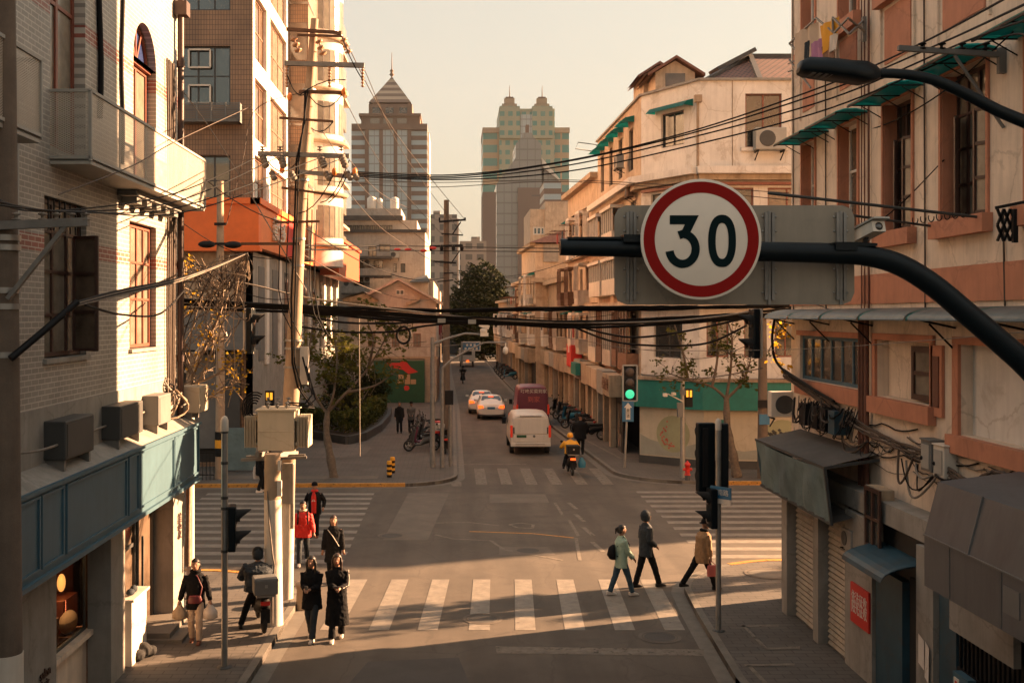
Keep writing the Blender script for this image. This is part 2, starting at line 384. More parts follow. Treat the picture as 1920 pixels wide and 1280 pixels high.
mat('cloth_darkred', (.2, .014, .01), .8, var=.12)
mat('cloth_mint', (.3, .42, .33), .7, var=.1, scale=8)
mat('cloth_tan', (.3, .17, .08), .8, var=.3, scale=6)
mat('cloth_cream', (.48, .36, .26), .8, var=.1)
mat('cloth_grey', (.09, .085, .08), .85, var=.2)
mat('cloth_pink', (.5, .12, .1), .7, var=.1)
mat('jeans', (.022, .055, .085), .8, var=.2, scale=8)
mat('shoe_white', (.6, .52, .45), .6, var=.1)
mat('shoe_brown', (.12, .045, .025), .6, var=.1)
mat('cloth_yellow', (.66, .3, .015), .7, var=.1)
mat('helmet_yellow', (.75, .32, .01), .3, var=.05)
mat('bag_white', (.55, .48, .42), .4, var=.15, scale=12)
mat('bag_maroon', (.1, .012, .015), .5, var=.1)
mat('blue_plastic', (.015, .14, .22), .5, var=.1)
mat('blue_metal', (.02, .06, .085), .5, var=.25, scale=2, streak=.3)
mat('car_white', (.62, .59, .54), .25, var=.03, spec=.6)
mat('van_white', (.55, .5, .44), .35, var=.08, streak=.15)
mat('van_purple', (.13, .02, .045), .35, var=.1)
mat('tail_red', (.5, .02, .01), .3, emit=(1, .06, .01), es=.02)
mat('brake_light', (.7, .05, .01), .3, emit=(1, .1, .01), es=.32)
mat('lamp_green', (.05, .6, .35), .3, emit=(.06, .8, .4), es=.1)
mat('lamp_amber', (.8, .3, .02), .3, emit=(1, .42, .03), es=.16)
mat('lamp_off', (.05, .035, .03), .3)
mat('screen', (.1, .1, .1), .3, emit=(1, .8, .6), es=.0)
mat('mural_green', (.012, .07, .03), .7, var=.15)
mat('mural_cream', (.42, .25, .13), .7, var=.2)
mat('panel_cream', (.46, .4, .3), .75, var=.1, scale=1.2, streak=.12)
mat('panel_disc', (.3, .3, .18), .75, var=.12)
mat('panel_hill', (.3, .3, .25), .75, var=.12)
mat('blossom', (.5, .12, .08), .7, var=.2)
mat('shutter', (.3, .255, .2), .6, var=.15, streak=.3)
mat('perf', (.5, .45, .38), .5, var=.1)

def translucent(name, col, k=.55):
    t = MT[name].node_tree; o = [n for n in t.nodes if n.type == 'OUTPUT_MATERIAL'][0]; b = t.nodes['Principled BSDF']
    tr = t.nodes.new('ShaderNodeBsdfTranslucent'); tr.inputs[0].default_value = tuple(col)+(1,); m = t.nodes.new('ShaderNodeMixShader'); m.inputs[0].default_value = k
    t.links.new(b.outputs[0], m.inputs[1]); t.links.new(tr.outputs[0], m.inputs[2]); t.links.new(m.outputs[0], o.inputs[0])
translucent('teal_sheet', (.02, .36, .34)); translucent('leaf_yellow', (.6, .35, .03), .4); translucent('leaf_green', (.12, .12, .02), .3)
def cover(b, c, r):
    ring = lambda rr_, z: [c+V((rr_*math.cos(2*PI*i/28), rr_*math.sin(2*PI*i/28), z)) for i in range(28)]
    for r0_, r1_, z in ((r+.07, r, .006), (r-.02, r-.05, .006)):
        A = ring(r0_, z); B_ = ring(r1_, z); b.add(A+B_, [(i, (i+1) % 28, 28+(i+1) % 28, 28+i) for i in range(28)], False)
    b.m = 1; b.poly(*ring(r-.05, .004)); b.m = 0
def boxes(name, lst, m, parent):
    r = None
    for b_ in lst: q = MB(); q.box(*b_); r = q.build(name, MT[m], parent)
    return r

weather('plaster_cream', (.33, .25, .18), .55); weather('plaster_white', (.36, .29, .22), .5); weather('plaster_warm', (.3, .2, .13), .6); weather('plaster_old', (.16, .11, .07), .6); weather('plaster_beige', (.2, .14, .09), .6); weather('plaster_grey', (.14, .125, .11), .5, 1.4); weather('terracotta', (.25, .1, .06), .5); weather('shutter', (.13, .1, .07), .6, 1.8); weather('plaster_pale', (.24, .2, .16), .5)
weather('blue_metal', (.05, .04, .03), .5, 2.5); weather('tarp', (.04, .08, .07), .6, 2); weather('concrete', (.2, .14, .1), .5, 2); weather('panel_cream', (.33, .27, .19), .4)
worn('paint_white', .3, .4); worn('paint_worn', .3, .46); worn('paint_yellow', .34, .46, 7); tracks('asphalt')
weather('asphalt', (.045, .037, .03), .35, .8, .55, .64)
weather('sign_back', (.13, .115, .095), .4, 2.5)
# ------------------------------------------------------------------ ground, roads, pavements, markings
g = MB(); g.poly((-3000, -300, -.03), (3000, -300, -.03), (3000, 5000, -.03), (-3000, 5000, -.03)); g.build('ground', MT['ground'], kind='structure')
g = MB(); g.poly((-70, -20, 0), (120, -20, 0), (120, 300, 0), (-70, 300, 0)); g.build('road', MT['asphalt'], kind='structure')
def arc(cx, cy, r, a0, a1, n=8): return [(cx+r*math.cos(R(a0+(a1-a0)*i/n)), cy+r*math.sin(R(a0+(a1-a0)*i/n))) for i in range(n+1)]
PAV = .13
def pavement(outline, kerbpath, m='paving'):
    b = MB(); b.prism(outline, (0, 0, -.02), X3, Y3, Z3, PAV+.02-.003); b.build('pavement', MT[m], kind='structure')
    k = MB(); pts = [V((x, y, 0)) for x, y in kerbpath]; k.m = 0
    for i in range(len(pts)-1):
        a, c = pts[i], pts[i+1]; t = (c-a).normalized(); n = V((t.y, -t.x, 0))
        # kerb stone, and the lighter gutter strip beside it
        k.obox((a+c)/2+V((0, 0, PAV/2))-n*.075, t*((c-a).length/2+.01), n*.075, Z3*(PAV/2+.004))
        k.poly(a+V((0, 0, .004)), c+V((0, 0, .004)), c+n*.3+V((0, 0, .004)), a+n*.3+V((0, 0, .004)))
    return k.build('kerb', MT['kerb'], kind='structure')
# near left corner block
pathNL = [(-3.62, -15), (-3.62, 19), (-3.5, 24.0)]+[(x, y) for x, y in arc(-6.5, 24.4, 3.0, 0, 90, 8)][1:]+[(-60, 27.9)]
pavement(pathNL+[(-60, -15)], pathNL)
pathNR = [(4.95, -15), (4.95, 19.3), (5.2, 23.6)]+arc(9.0, 24.9, 3.7, 170, 95, 8)+[(90, 29.2)]
pavement(pathNR+[(90, -15)], pathNR[::-1])
pathFL = [(-60, 41.1), (-10, 41.1), (-2.4, 41.3)]+arc(-2.3, 43.7, 2.4, -80, 0, 8)+[(.05, 62), (0, 77), (-.6, 120), (-1.2, 200)]
pavement(pathFL+[(-60, 200)], pathFL)
pathFR = [(90, 41.6), (9.5, 41.9)]+arc(9.6, 45.1, 3.2, 265, 190, 7)+[(5.6, 62), (5.1, 80), (4.6, 118), (4.4, 200)]
pavement(pathFR+[(90, 200)], pathFR[::-1])
def yellow(path):
    k = MB()
    for (x0, y0), (x1, y1) in zip(path, path[1:]):
        a = V((x0, y0, 0)); c = V((x1, y1, 0)); t = (c-a).normalized(); n = V((t.y, -t.x, 0))
        k.obox((a+c)/2+V((0, 0, PAV/2))-n*.07, t*(c-a).length/2, n*.09, Z3*(PAV/2+.009))
    k.build('kerb_paint', MT['paint_yellow'], kind='structure')
yellow(pathFL[1:3]+[pathFL[3]]); yellow([(-16, 41.1), (-10, 41.1)])
yellow([(30, 41.85), (9.5, 41.9)]+[pathFR[2]])
yellow(pathNR[7:9][::-1] and [pathNR[10], pathNR[9], pathNR[8]]); yellow([(14, 28.75), pathNR[10]])
yellow([pathNL[7], pathNL[8], pathNL[9], pathNL[10], (-12, 27.9)])
# markings: all a few mm above the road
def mark(quads, name='road_marking', m='paint_white', z=.005):
    b = MB()
    for q in quads: b.poly(*[(x, y, z) for x, y in q])
    return b.build(name, MT[m], kind='structure')
def crosswalk_ns(xs, y0, y1, wd, slant=0):
    return [[(x-slant, y0), (x-slant+wd, y0), (x+wd, y1), (x, y1)] for x in xs]
qs = crosswalk_ns([-3.35+.0, -2.57, -1.56, -.556, .45, 1.465, 2.49, 3.52, 4.55][1:], 22.55, 26.87, .42, .22)
qs[3] = [(.28, 22.55), (.72, 22.55), (.75, 23.2), (.31, 23.2)]; qs.append([(.33, 23.75), (.75, 23.75), (.87, 26.87), (.45, 26.87)])
mark(qs)
mark([[(.8, 21.0), (4.75, 20.85), (4.85, 21.25), (.8, 21.45)]], m='paint_worn')
mark(crosswalk_ns([.81, 1.78, 2.74, 3.7, 4.67, 5.66], 41.9, 46.3, .43), m='paint_worn')
mark([[(-.15, 41.5), (.25, 41.5), (.25, 42.6), (-.15, 42.6)], [(.35, 47.5), (3.1, 47.5), (3.1, 47.65), (.35, 47.65)]], m='paint_worn')
mark([[(-9.0, 28.6+i*.985), (-2.95+.03*random.random(), 28.6+i*.985), (-2.93, 29.02+i*.985), (-9.0, 29.02+i*.985)] for i in range(12)], m='paint_white')
mark([[(6.65, 29.2+i*.97), (12.6, 29.2+i*.97), (12.6, 29.62+i*.97), (6.67, 29.62+i*.97)] for i in range(12)], m='paint_white')
mark([[(4.0, 30+2.2*i), (4.14, 30+2.2*i), (4.0, 31.3+2.2*i), (3.86, 31.3+2.2*i)] for i in range(4)], m='paint_worn')
def px(pts, z=0): return [tuple(G(a, b, z))[:2] for a, b in pts]
mark([px([(718, 1012), (802, 1012), (842, 924), (766, 924)])], 'road_patch', 'asphalt_patch', .004)
mark([px([(918, 942), (1030, 942), (1022, 926), (918, 926)])], 'road_patch', 'asphalt_patch', .004)
mark([px([(936, 1040), (1042, 1040), (1026, 1025), (936, 1025)])], 'road_patch', 'asphalt_patch', .004)
mark([px([(655, 1280), (880, 1280), (860, 1232), (690, 1240)])], 'road_patch', 'asphalt_dark', .004)
def crack(pts, wpx=2.2, m='paint_worn'):
    b = MB(); q = [G(*p) for p in pts]
    for a, c in zip(q, q[1:]):
        t = (c-a).normalized(); n = V((-t.y, t.x, 0))*.05
        b.poly(*[p+V((0, 0, .006)) for p in (a-n, a+n, c+n, c-n)])
    b.build('road_crack', MT[m], kind='structure')
crack([(816, 1002), (850, 1010), (920, 1013), (945, 1030), (1055, 1050)]); crack([(815, 980), (880, 979), (935, 985)])
crack([(955, 983), (975, 980), (1000, 983), (998, 990), (970, 989), (955, 983)])
crack([(880, 996), (1000, 1000), (1076, 1008)], m='paint_yellow'); crack([(1040, 942), (1055, 965)]); crack([(1067, 975), (1085, 1005)]); crack([(1080, 1008), (1087, 1050)])
for (a, b_, lb) in ((905, 1160, 'round manhole cover set in the middle of the near zebra crossing'), (990, 1032, 'round manhole cover in a pale patch of the junction'),
                    (735, 1004, 'round manhole cover in the asphalt beside the left side zebra crossing'), (1237, 1194, 'round manhole cover near the right kerb below the near zebra crossing')):
    c = G(a, b_); q = MB(); r = .36
    cover(q, c+V((0, 0, .004)), r); q.build('manhole_cover', [MT['asphalt_patch'], MT['asphalt_dark']], label=lb, cat='manhole cover')
# painted bay lines on the near right pavement and the tactile strip on the far left pavement
mark([px([(1390, 1172), (1460, 1170), (1460, 1174), (1393, 1175)], PAV), px([(1390, 1172), (1396, 1172), (1440, 1215), (1432, 1215)], PAV), px([(1432, 1214), (1500, 1211), (1500, 1216), (1436, 1218)], PAV),
      px([(1395, 1245), (1490, 1243), (1490, 1247), (1397, 1249)], PAV), px([(1400, 1247), (1408, 1247), (1440, 1280), (1430, 1280)], PAV)], m='paint_worn', z=PAV+.006)
mark([[(-9.5, 42.5), (-3.0, 42.5), (-3.0, 43.3), (-9.5, 43.3)]], 'tactile_strip', 'asphalt_patch', PAV+.004)
mark([[(-9, 48), (-4.2, 49), (-3.9, 53.0), (-9, 57)]], 'plaza_paving', 'paving_big', PAV+.004)
mark([[(5.95, 62), (7.3, 48.6), (7.42, 48.6), (6.07, 62)], [(7.42, 48.6), (9.2, 48.5), (9.2, 48.6), (7.4, 48.7)]], m='paint_worn', z=PAV+.006)
q = MB(); c = G(1440, 1075, PAV); cover(q, c+V((0, 0, .004)), .5); q.build('manhole_cover', [MT['asphalt_patch'], MT['kerb']], label='large pale round cover in the brick pavement at the near right corner', cat='manhole cover')
# ------------------------------------------------------------------ buildings
def window(par, o, u, v, n, rect, inset=.12, nx=2, ny=1, fm='wood_dark', gm='glass', fw=.05, vsplit=None, name='window', back=True):
    o = V(o); u = V(u); v = V(v); n = V(n); u0, v0, u1, v1 = rect
    b = MB(); c = o-n*inset
    def bar(a0, b0, a1, b1, t=.04): b.obox(c+u*(a0+a1)/2+v*(b0+b1)/2, u*(a1-a0)/2, v*(b1-b0)/2, n*t/2)
    bar(u0, v0, u1, v0+fw); bar(u0, v1-fw, u1, v1); bar(u0, v0+fw, u0+fw, v1-fw); bar(u1-fw, v0+fw, u1, v1-fw)
    for i in range(1, nx): x = u0+(u1-u0)*i/nx; bar(x-fw/2, v0+fw, x+fw/2, v1-fw, .036)
    ys = vsplit if vsplit else [v0+(v1-v0)*i/ny for i in range(1, ny)]
    for y in ys: bar(u0+fw, y-fw*.35, u1-fw, y+fw*.35, .03)
    f = b.build(name, MT[fm], par)
    p = MB(); q = c-n*.012
    p.poly(q+u*u0+v*v0, q+u*u1+v*v0, q+u*u1+v*v1, q+u*u0+v*v1); p.build('pane', MT[gm], f)
    return f
GL = ['glass', 'glass', 'glass_curtain', 'glass_warm']
rnd = random.Random(11)
# ---- tiled building on the near left: facade on x = -6
XL = -6.0
tiles = brickmat('tile_grey', (.29, .275, .25), (.25, .236, .212), (.5, .47, .42), .25, .082, 'YZ', .008, .5, [(7.42, 7.66), (10.95, 11.2)], (.3, .1, .075))
L = thing('tiled_building', 'grey brick tiled corner building with mesh balconies over a teal shop front', 'building', (XL, 16, 0))
def Ly(px): return F*XL/(px-CX)
wb = MB(); y0 = 9.0; W = 23.7-y0
ho = [(Ly(83)-y0, 5.85-4.15, Ly(162)-y0, 8.25-4.15), (20.15-y0, 5.86-4.15, 21.95-y0, 8.24-4.15),
      (16.2-y0, 9.0-4.15, 17.75-y0, 13.4-4.15), (20.4-y0, 9.0-4.15, 21.96-y0, 11.35-4.15), (12.0-y0, 9-4.15, 13.6-y0, 13.4-4.15)]
z0 = 4.15
arch = (20.4-y0, 11.35-z0, 21.96-y0, 12.35-z0)
wb.wall((XL, y0, z0), Y3, Z3, X3, W, 16-z0, ho+[arch], .28)
cy = (arch[0]+arch[2])/2+y0; r = (arch[2]-arch[0])/2; n = 14
for i in range(n):
    a0 = PI*i/n; a1 = PI*(i+1)/n
    p0 = (cy+r*math.cos(a0), 11.35+r*1.0*math.sin(a0)); p1 = (cy+r*math.cos(a1), 11.35+r*math.sin(a1))
    wb.poly((XL, p0[0], p0[1]), (XL, p1[0], p1[1]), (XL, p1[0], 12.35), (XL, p0[0], 12.35))
    wb.poly((XL, p0[0], p0[1]), (XL, p1[0], p1[1]), (XL-.28, p1[0], p1[1]), (XL-.28, p0[0], p0[1]))
wb.poly((XL, 23.7, z0), (XL-12, 23.7, z0), (XL-12, 23.7, 16), (XL, 23.7, 16)); wb.poly((XL, y0, z0), (XL-12, y0, z0), (XL-12, y0, 16), (XL, y0, 16))
wb.poly((XL, y0, 16), (XL, 23.7, 16), (XL-12, 23.7, 16), (XL-12, y0, 16))
wb.build('wall', tiles, L)
lo = MB(); lo.box(XL-.3, XL+.02, y0, 23.72, 4.16, 5.15); lo.build('plinth_band', MT['plaster_grey'], L)
il = MB(); il.box(XL-11.9, XL-.32, y0+.05, 23.6, 4.2, 15.9); il.build('room', MT['interior'], L)
# deep frames round the arched windows
so = MB()
for i in range(16):
    a0 = PI*i/16; a1 = PI*(i+1)/16
    q = [(XL+.03, cy+rr*math.cos(a), 11.35+rr*math.sin(a)) for a in (a0, a1) for rr in (r, r+.26)]
    so.add([V(p) for p in q]+[V(p)-X3*.05 for p in q], [(0, 1, 3, 2), (1, 5, 7, 3), (0, 2, 6, 4)])
0 and so.build('arch_surround', brickmat('tile_arch', (.17, .1, .08), (.15, .085, .07), (.3, .25, .2), .12, .08, 'YZ', .01, .6), L)
o_ = (XL, 0, 0)
window(L, o_, Y3, Z3, X3, (20.42, 9.02, 21.94, 11.33), .2, 2, 1, 'wood_red', 'glass_curtain', .09)
fan = MB()
for a in (0, 60, 90, 120, 180):
    fan.bar((XL-.2, cy, 11.38), (XL-.2, cy+(r-.03)*math.cos(R(a)), 11.38+(r-.03)*math.sin(R(a))), .05, .05, X3)
fan.tube([(XL-.2, cy+(r-.04)*math.cos(PI*i/14), 11.36+(r-.04)*math.sin(PI*i/14)) for i in range(15)], .045, 6)
fan.box(XL-.24, XL-.1, cy-r, cy+r, 11.3, 11.42)
f_ = fan.build('fanlight', MT['wood_red'], L)
fp = MB(); fp.poly(*[(XL-.215, cy+r*math.cos(PI*i/14), 11.36+r*math.sin(PI*i/14)) for i in range(15)]); fp.build('pane', MT['glass_blue'], f_)
window(L, o_, Y3, Z3, X3, (16.2, 9.02, 17.75, 13.4), .2, 2, 1, 'wood_red', 'glass_curtain', .09, vsplit=[11.3])
window(L, o_, Y3, Z3, X3, (12.0, 9.02, 13.6, 13.4), .2, 2, 1, 'wood_red', 'glass', .09, vsplit=[11.3])
window(L, o_, Y3, Z3, X3, (20.17, 5.88, 21.93, 8.22), .14, 4, 3, 'wood_red', 'glass_curtain', .06, vsplit=[6.8, 7.5])
a0, a1 = Ly(83), Ly(162)
fr = window(L, o_, Y3, Z3, X3, (a0, 5.87, a1, 8.23), .12, 3, 2, 'wood_dark', 'glass_curtain', .07, vsplit=[6.5, 7.15, 7.75])
cs = MB(); hy = a1-.42                                              # casement swung open over the street
for z_ in (5.95, 6.55, 7.15, 7.72): cs.bar((XL-.05, hy, z_), (XL+.36, hy-.16, z_), .05, .05)
cs.bar((XL-.05, hy, 5.95), (XL-.05, hy, 7.72), .05); cs.bar((XL+.36, hy-.16, 5.93), (XL+.36, hy-.16, 7.74), .05)
cw = cs.build('casement', MT['wood_dark'], L)
q = MB(); q.poly((XL-.05, hy, 5.95), (XL+.36, hy-.16, 5.95), (XL+.36, hy-.16, 7.72), (XL-.05, hy, 7.72)); q.build('pane', MT['glass_warm'], cw)
boxes('sill', [(XL-.05, XL+.07, 20.1, 22.0, 5.8, 5.86), (XL-.05, XL+.06, a0-.05, a1+.05, 5.78, 5.85)], 'plaster_grey', L)
# iron bars over the left window
gb = MB()
for i in range(7): gb.cyl((XL+.02, a0+.1+i*.23, 7.75), (XL+.02, a0+.1+i*.23, 8.22), .012, n=5)
gb.build('window_bars', MT['black'], L)
# perforated steel balconies
def perfmat():
    m = mat('perforated_sheet', (.42, .38, .32), .5, metal=.3, var=.1); t = m.node_tree; b = t.nodes['Principled BSDF']
    g = t.nodes.new('ShaderNodeNewGeometry'); s = t.nodes.new('ShaderNodeSeparateXYZ'); t.links.new(g.outputs['Position'], s.inputs[0])
    ad = t.nodes.new('ShaderNodeMath'); ad.operation = 'ADD'; t.links.new(s.outputs[0], ad.inputs[0]); t.links.new(s.outputs[1], ad.inputs[1])
    res = []
    for sgn in (1, -1):
        a = t.nodes.new('ShaderNodeMath'); a.operation = 'MULTIPLY'; a.inputs[1].default_value = sgn*2.0; t.links.new(s.outputs[2], a.inputs[0])
        c = t.nodes.new('ShaderNodeMath'); c.operation = 'ADD'; t.links.new(ad.outputs[0], c.inputs[0]); t.links.new(a.outputs[0], c.inputs[1])
        k = t.nodes.new('ShaderNodeMath'); k.operation = 'MULTIPLY'; k.inputs[1].default_value = 15; t.links.new(c.outputs[0], k.inputs[0])
        f = t.nodes.new('ShaderNodeMath'); f.operation = 'FRACT'; t.links.new(k.outputs[0], f.inputs[0])
        l = t.nodes.new('ShaderNodeMath'); l.operation = 'LESS_THAN'; l.inputs[1].default_value = .4; t.links.new(f.outputs[0], l.inputs[0]); res.append(l)
    mx_ = t.nodes.new('ShaderNodeMath'); mx_.operation = 'MAXIMUM'; t.links.new(res[0].outputs[0], mx_.inputs[0]); t.links.new(res[1].outputs[0], mx_.inputs[1])
    t.links.new(mx_.outputs[0], b.inputs['Alpha']); return m
PM = perfmat()
def balcony(ya, yb):
    xf = -5.4; zt, zb = 9.82, 8.78
    b = MB(); b.box(XL, xf, ya, yb, zb-.05, zb+.03); s = b.build('balcony', MT['grey_light'], L)
    p = MB(); p.poly((xf, ya, zb), (xf, yb, zb), (xf, yb, zt), (xf, ya, zt)); p.poly((XL, ya, zb), (xf, ya, zb), (xf, ya, zt), (XL, ya, zt)); p.poly((XL, yb, zb), (xf, yb, zb), (xf, yb, zt), (XL, yb, zt))
    p.build('mesh_panel', PM, s)
    f = MB(); w_ = .045
    for z_ in (zt, zb+.05): f.bar((xf, ya, z_), (xf, yb, z_), w_); f.bar((XL, ya, z_), (xf, ya, z_), w_); f.bar((XL, yb, z_), (xf, yb, z_), w_)
    for y_ in (ya, yb): f.bar((xf, y_, zb), (xf, y_, zt), w_)
    k = int((yb-ya)/1.3)
    for i in range(1, k): f.bar((xf-.02, ya+(yb-ya)*i/k, zb), (xf-.02, ya+(yb-ya)*i/k, zt), .025)
    f.build('rail_frame', MT['grey_light'], s)
balcony(16.2, 23.6); balcony(9.0, 14.25)
tr = MB(); tr.box(XL+.01, XL+.35, 19.4, 22.6, 8.62, 8.72)
for i in range(5): tr.box(XL+.02, XL+.3, 19.6+i*.65, 19.9+i*.65, 8.5, 8.63)
tr.build('pipe_tray', MT['grey_mid'], L)
# drain pipes, cable runs
dp = MB(); dp.cyl((XL+.12, 23.45, 4.3), (XL+.12, 23.45, 16), .07, n=10)
for z_ in (5.5, 7.5, 9.9, 11.8, 13.9): dp.cyl((XL+.12, 23.45, z_), (XL+.12, 23.45, z_+.14), .09, n=10)
dp.box(XL+.0, XL+.28, 23.3, 23.62, 12.9, 13.2); dp.build('drain_pipe', MT['wood_dark'], L)
for yy, rr in ((22.65, .022), (22.8, .03), (22.95, .022), (23.12, .03), (23.25, .02)):
    k = MB(); k.tube([(XL+.05, yy+.05*math.sin(z_*1.1+yy), z_) for z_ in [4.6+i*.6 for i in range(13)]], rr, 5); k.build('conduit', MT['cable_brown'], L)
k = MB(); k.tube([(XL+.04, 18.35+.06*math.sin(i), 9.8+i*.5) for i in range(13)], .05, 6); k.tube([(XL+.04, 19.6+.05*math.sin(i*1.3), 9.2+i*.5) for i in range(13)], .035, 6)
k.build('cable_run', MT['cable_black'], L)
k = MB(); k.tube([(XL+.04, 14.9, 10), (XL+.04, 14.9, 5.9), (XL+.04, 14.0, 5.9)], .025, 6); k.build('conduit', MT['grey_light'], L)
# shop front below
fa = MB(); fa.box(-6.1, -5.6, 9, 23.95, 2.95, 4.15); fa.m = 1; fa.poly((-5.6, 9, 4.155), (-5.6, 23.95, 4.155), (XL+.03, 23.95, 4.34), (XL+.03, 9, 4.34)); fa.poly((-5.6, 23.95, 4.155), (XL-.1, 23.95, 4.34), (XL-.1, 23.95, 4.155))
fas = fa.build('fascia', [MT['teal_fascia'], MT['plaster_grey']], L)
tm = MB()
for ya, yb in ((10, 13.2), (13.35, 14.7), (14.8, 15.6), (15.75, 18.6), (18.75, 19.3), (19.4, 21.7), (21.8, 23.85)):
    for z_ in (3.06, 4.03): tm.box(-5.6, -5.57, ya, yb, z_, z_+.035)
    for y_ in (ya, yb): tm.box(-5.6, -5.572, y_-.02, y_+.02, 3.06, 4.06)
tm.box(-5.62, -5.54, 9, 23.97, 2.9, 2.97); tm.box(-5.62, -5.55, 9, 23.97, 4.11, 4.16); tm.build('fascia_moulding', MT['teal_fascia'], fas)
boxes('pillar', [(-6.3, -5.9, 18.75, 19.55, .1, 2.97), (-6.28, -5.86, 22.75, 23.7, .1, 2.97), (-6.5, -6.05, 9, 16.6, .1, 2.97)], 'plaster_grey', L)
sw = MB(); sw.box(-6.45, -6.32, 16.6, 18.75, .1, 1.05); sw.box(-6.5, -6.2, 16.6, 18.78, 1.03, 1.12); sw.build('window_base', MT['plaster_cream'], L)
rm = MB(); rm.box(-10, -9.9, 9, 23.6, .1, 4.1); rm.box(-10, -6.3, 9, 23.6, .1, .14); rm.box(-10, -6.3, 9, 23.6, 3.9, 4.1); rm.box(-10, -6.1, 23.55, 23.7, .1, 4.1); rm.build('shop_interior', MT['wood_panel'], L)
window(L, (-6.3, 0, 0), Y3, Z3, X3, (16.62, 1.12, 18.75, 2.95), .05, 1, 2, 'grey_dark', 'glass', .06, vsplit=[2.4], name='shop_window')
gm_ = mat('glass_clear', (.8, .75, .7), .02, var=0, trans=1.0, spec=.5); gm_.node_tree.nodes['Principled BSDF'].inputs['IOR'].default_value = 1.15
[o for o in C.objects if o.parent and o.parent.name.startswith('shop_window')][-1].data.materials[0] = gm_
for i, (x_, y_, z_, hh) in enumerate(((-7.3, 18.1, .5, .9), (-7.6, 19.4, .3, 1.2), (-7.0, 19.0, .2, .8), (-8.6, 20.6, .2, 2.3))):
    sf = MB(); sf.box(x_-.3, x_+.3, y_-.35, y_+.35, z_, z_+hh); sf.build('display_cabinet', MT['wood_red' if i % 2 else 'wood_panel'], L)
sf = MB(); sf.ball((-7.05, 18.95, 1.18), .26, .3, .2); bevel(sf.build('cushion', MT['cloth_cream'], L), .01)
lb = MB(); lb.ball((-7.3, 18.1, 1.62), .13, .13, .2); lb.ball((-7.15, 17.75, 1.25), .15, .12, .12); lb.ball((-7.6, 19.4, 1.75), .12, .12, .16); lb.build('table_lamp', mat('lamp_shade', (.8, .4, .12), .5, emit=(1, .42, .1), es=.15), L)
dr = MB(); dr.box(-6.32, -6.26, 19.6, 22.7, 2.72, 2.95)
for y_ in (19.6, 20.5, 21.35, 21.55, 22.6): dr.box(-6.32, -6.25, y_, y_+.08, .2, 2.8)
dr.box(-6.32, -6.26, 19.6, 21.4, 2.0, 2.07); dr.box(-6.24, -6.2, 21.75, 21.79, 1.0, 2.1); dr.build('door', MT['grey_dark'], L)
dg_ = MB(); dg_.poly((-6.3, 19.6, .2), (-6.3, 22.7, .2), (-6.3, 22.7, 2.8), (-6.3, 19.6, 2.8)); dg_.build('door_glass', MT['glass_warm'], L)
st = MB(); st.box(-6.4, -5.55, 21.3, 22.9, .1, .3); st.box(-6.4, -5.3, 21.2, 22.95, .1, .2); st.build('step', MT['kerb'], L)
try:
    text('lettering', '美\n发', MT['wood_dark'], L, (-5.84, 23.2, 2.0), Y3, Z3, .32, .02)
    text('lettering', 'salon\nhair', MT['wood_dark'], L, (-6.03, 16.1, 1.15), Y3, Z3, .2, .02)
    text('lettering', 'ö', MT['grey_light'], L, (-5.58, 13.9, 3.3), Y3, Z3, .3, .03)
except Exception as ex: print('text', ex)
sp_ = bpy.data.lights.new('shop_lamp_light', 'POINT'); so_ = bpy.data.objects.new('shop_lamp_light', sp_); C.objects.link(so_); so_.location = (-7.1, 18.6, 2.3); sp_.energy = 5; sp_.color = (1, .55, .22); sp_.shadow_soft_size = .15
# ---- terracotta and cream building on the near right: facade on x = 7.6
XR = 7.6
Rb = thing('cream_building', 'cream plastered building on the near right with terracotta window surrounds and teal canopies', 'building', (XR, 16, 0))
N_ = -X3
def Ry(px): return F*XR/(px-CX)
zt = 21.0; y0 = 8.0
bays = [(23.05, 23.9), (20.6, 21.6), (18.15, 19.35), (15.6, 17.05), (12.9, 14.5), (10.2, 11.6)]
lowh = [(Ry(1615), 5.1, Ry(1500), 6.05), (Ry(1748), 5.05, Ry(1645), 6.05), (13.0, 4.7, Ry(1802), 6.05)]
holes = [(a-y0, 7.95-3.1, b-y0, 10.2-3.1) for a, b in bays]+[(a-y0, 12.2-3.1, b-y0, 14.6-3.1) for a, b in bays]+[(a-y0, z-3.1, b-y0, z2-3.1) for a, z, b, z2 in lowh]
b = MB(); b.wall((XR, y0, 3.1), Y3, Z3, N_, 24.7-y0, zt-3.1, holes, .3)
b.poly((XR, 24.7, 3.1), (XR+40, 24.7, 3.1), (XR+40, 24.7, zt), (XR, 24.7, zt)); b.poly((XR, y0, zt), (XR, 24.7, zt), (XR+40, 24.7, zt), (XR+40, y0, zt))
b.poly((XR, y0, 0), (XR+40, y0, 0), (XR+40, y0, zt), (XR, y0, zt)); b.poly((XR+40, y0, 0), (XR+40, 24.7, 0), (XR+40, 24.7, zt), (XR+40, y0, zt)); b.poly((XR+.3, 24.7, 0), (XR+40, 24.7, 0), (XR+40, 24.7, 3.1), (XR+.3, 24.7, 3.1))
b.build('wall', MT['plaster_cream'], Rb)
b = MB(); b.box(XR+.32, XR+39, y0+.1, 24.5, 3.2, zt-.1); b.build('room', MT['interior'], Rb)
b = MB(); b.box(XR-.03, XR+.01, y0, 24.72, 6.7, 7.23); b.build('string_band', MT['terracotta'], Rb)
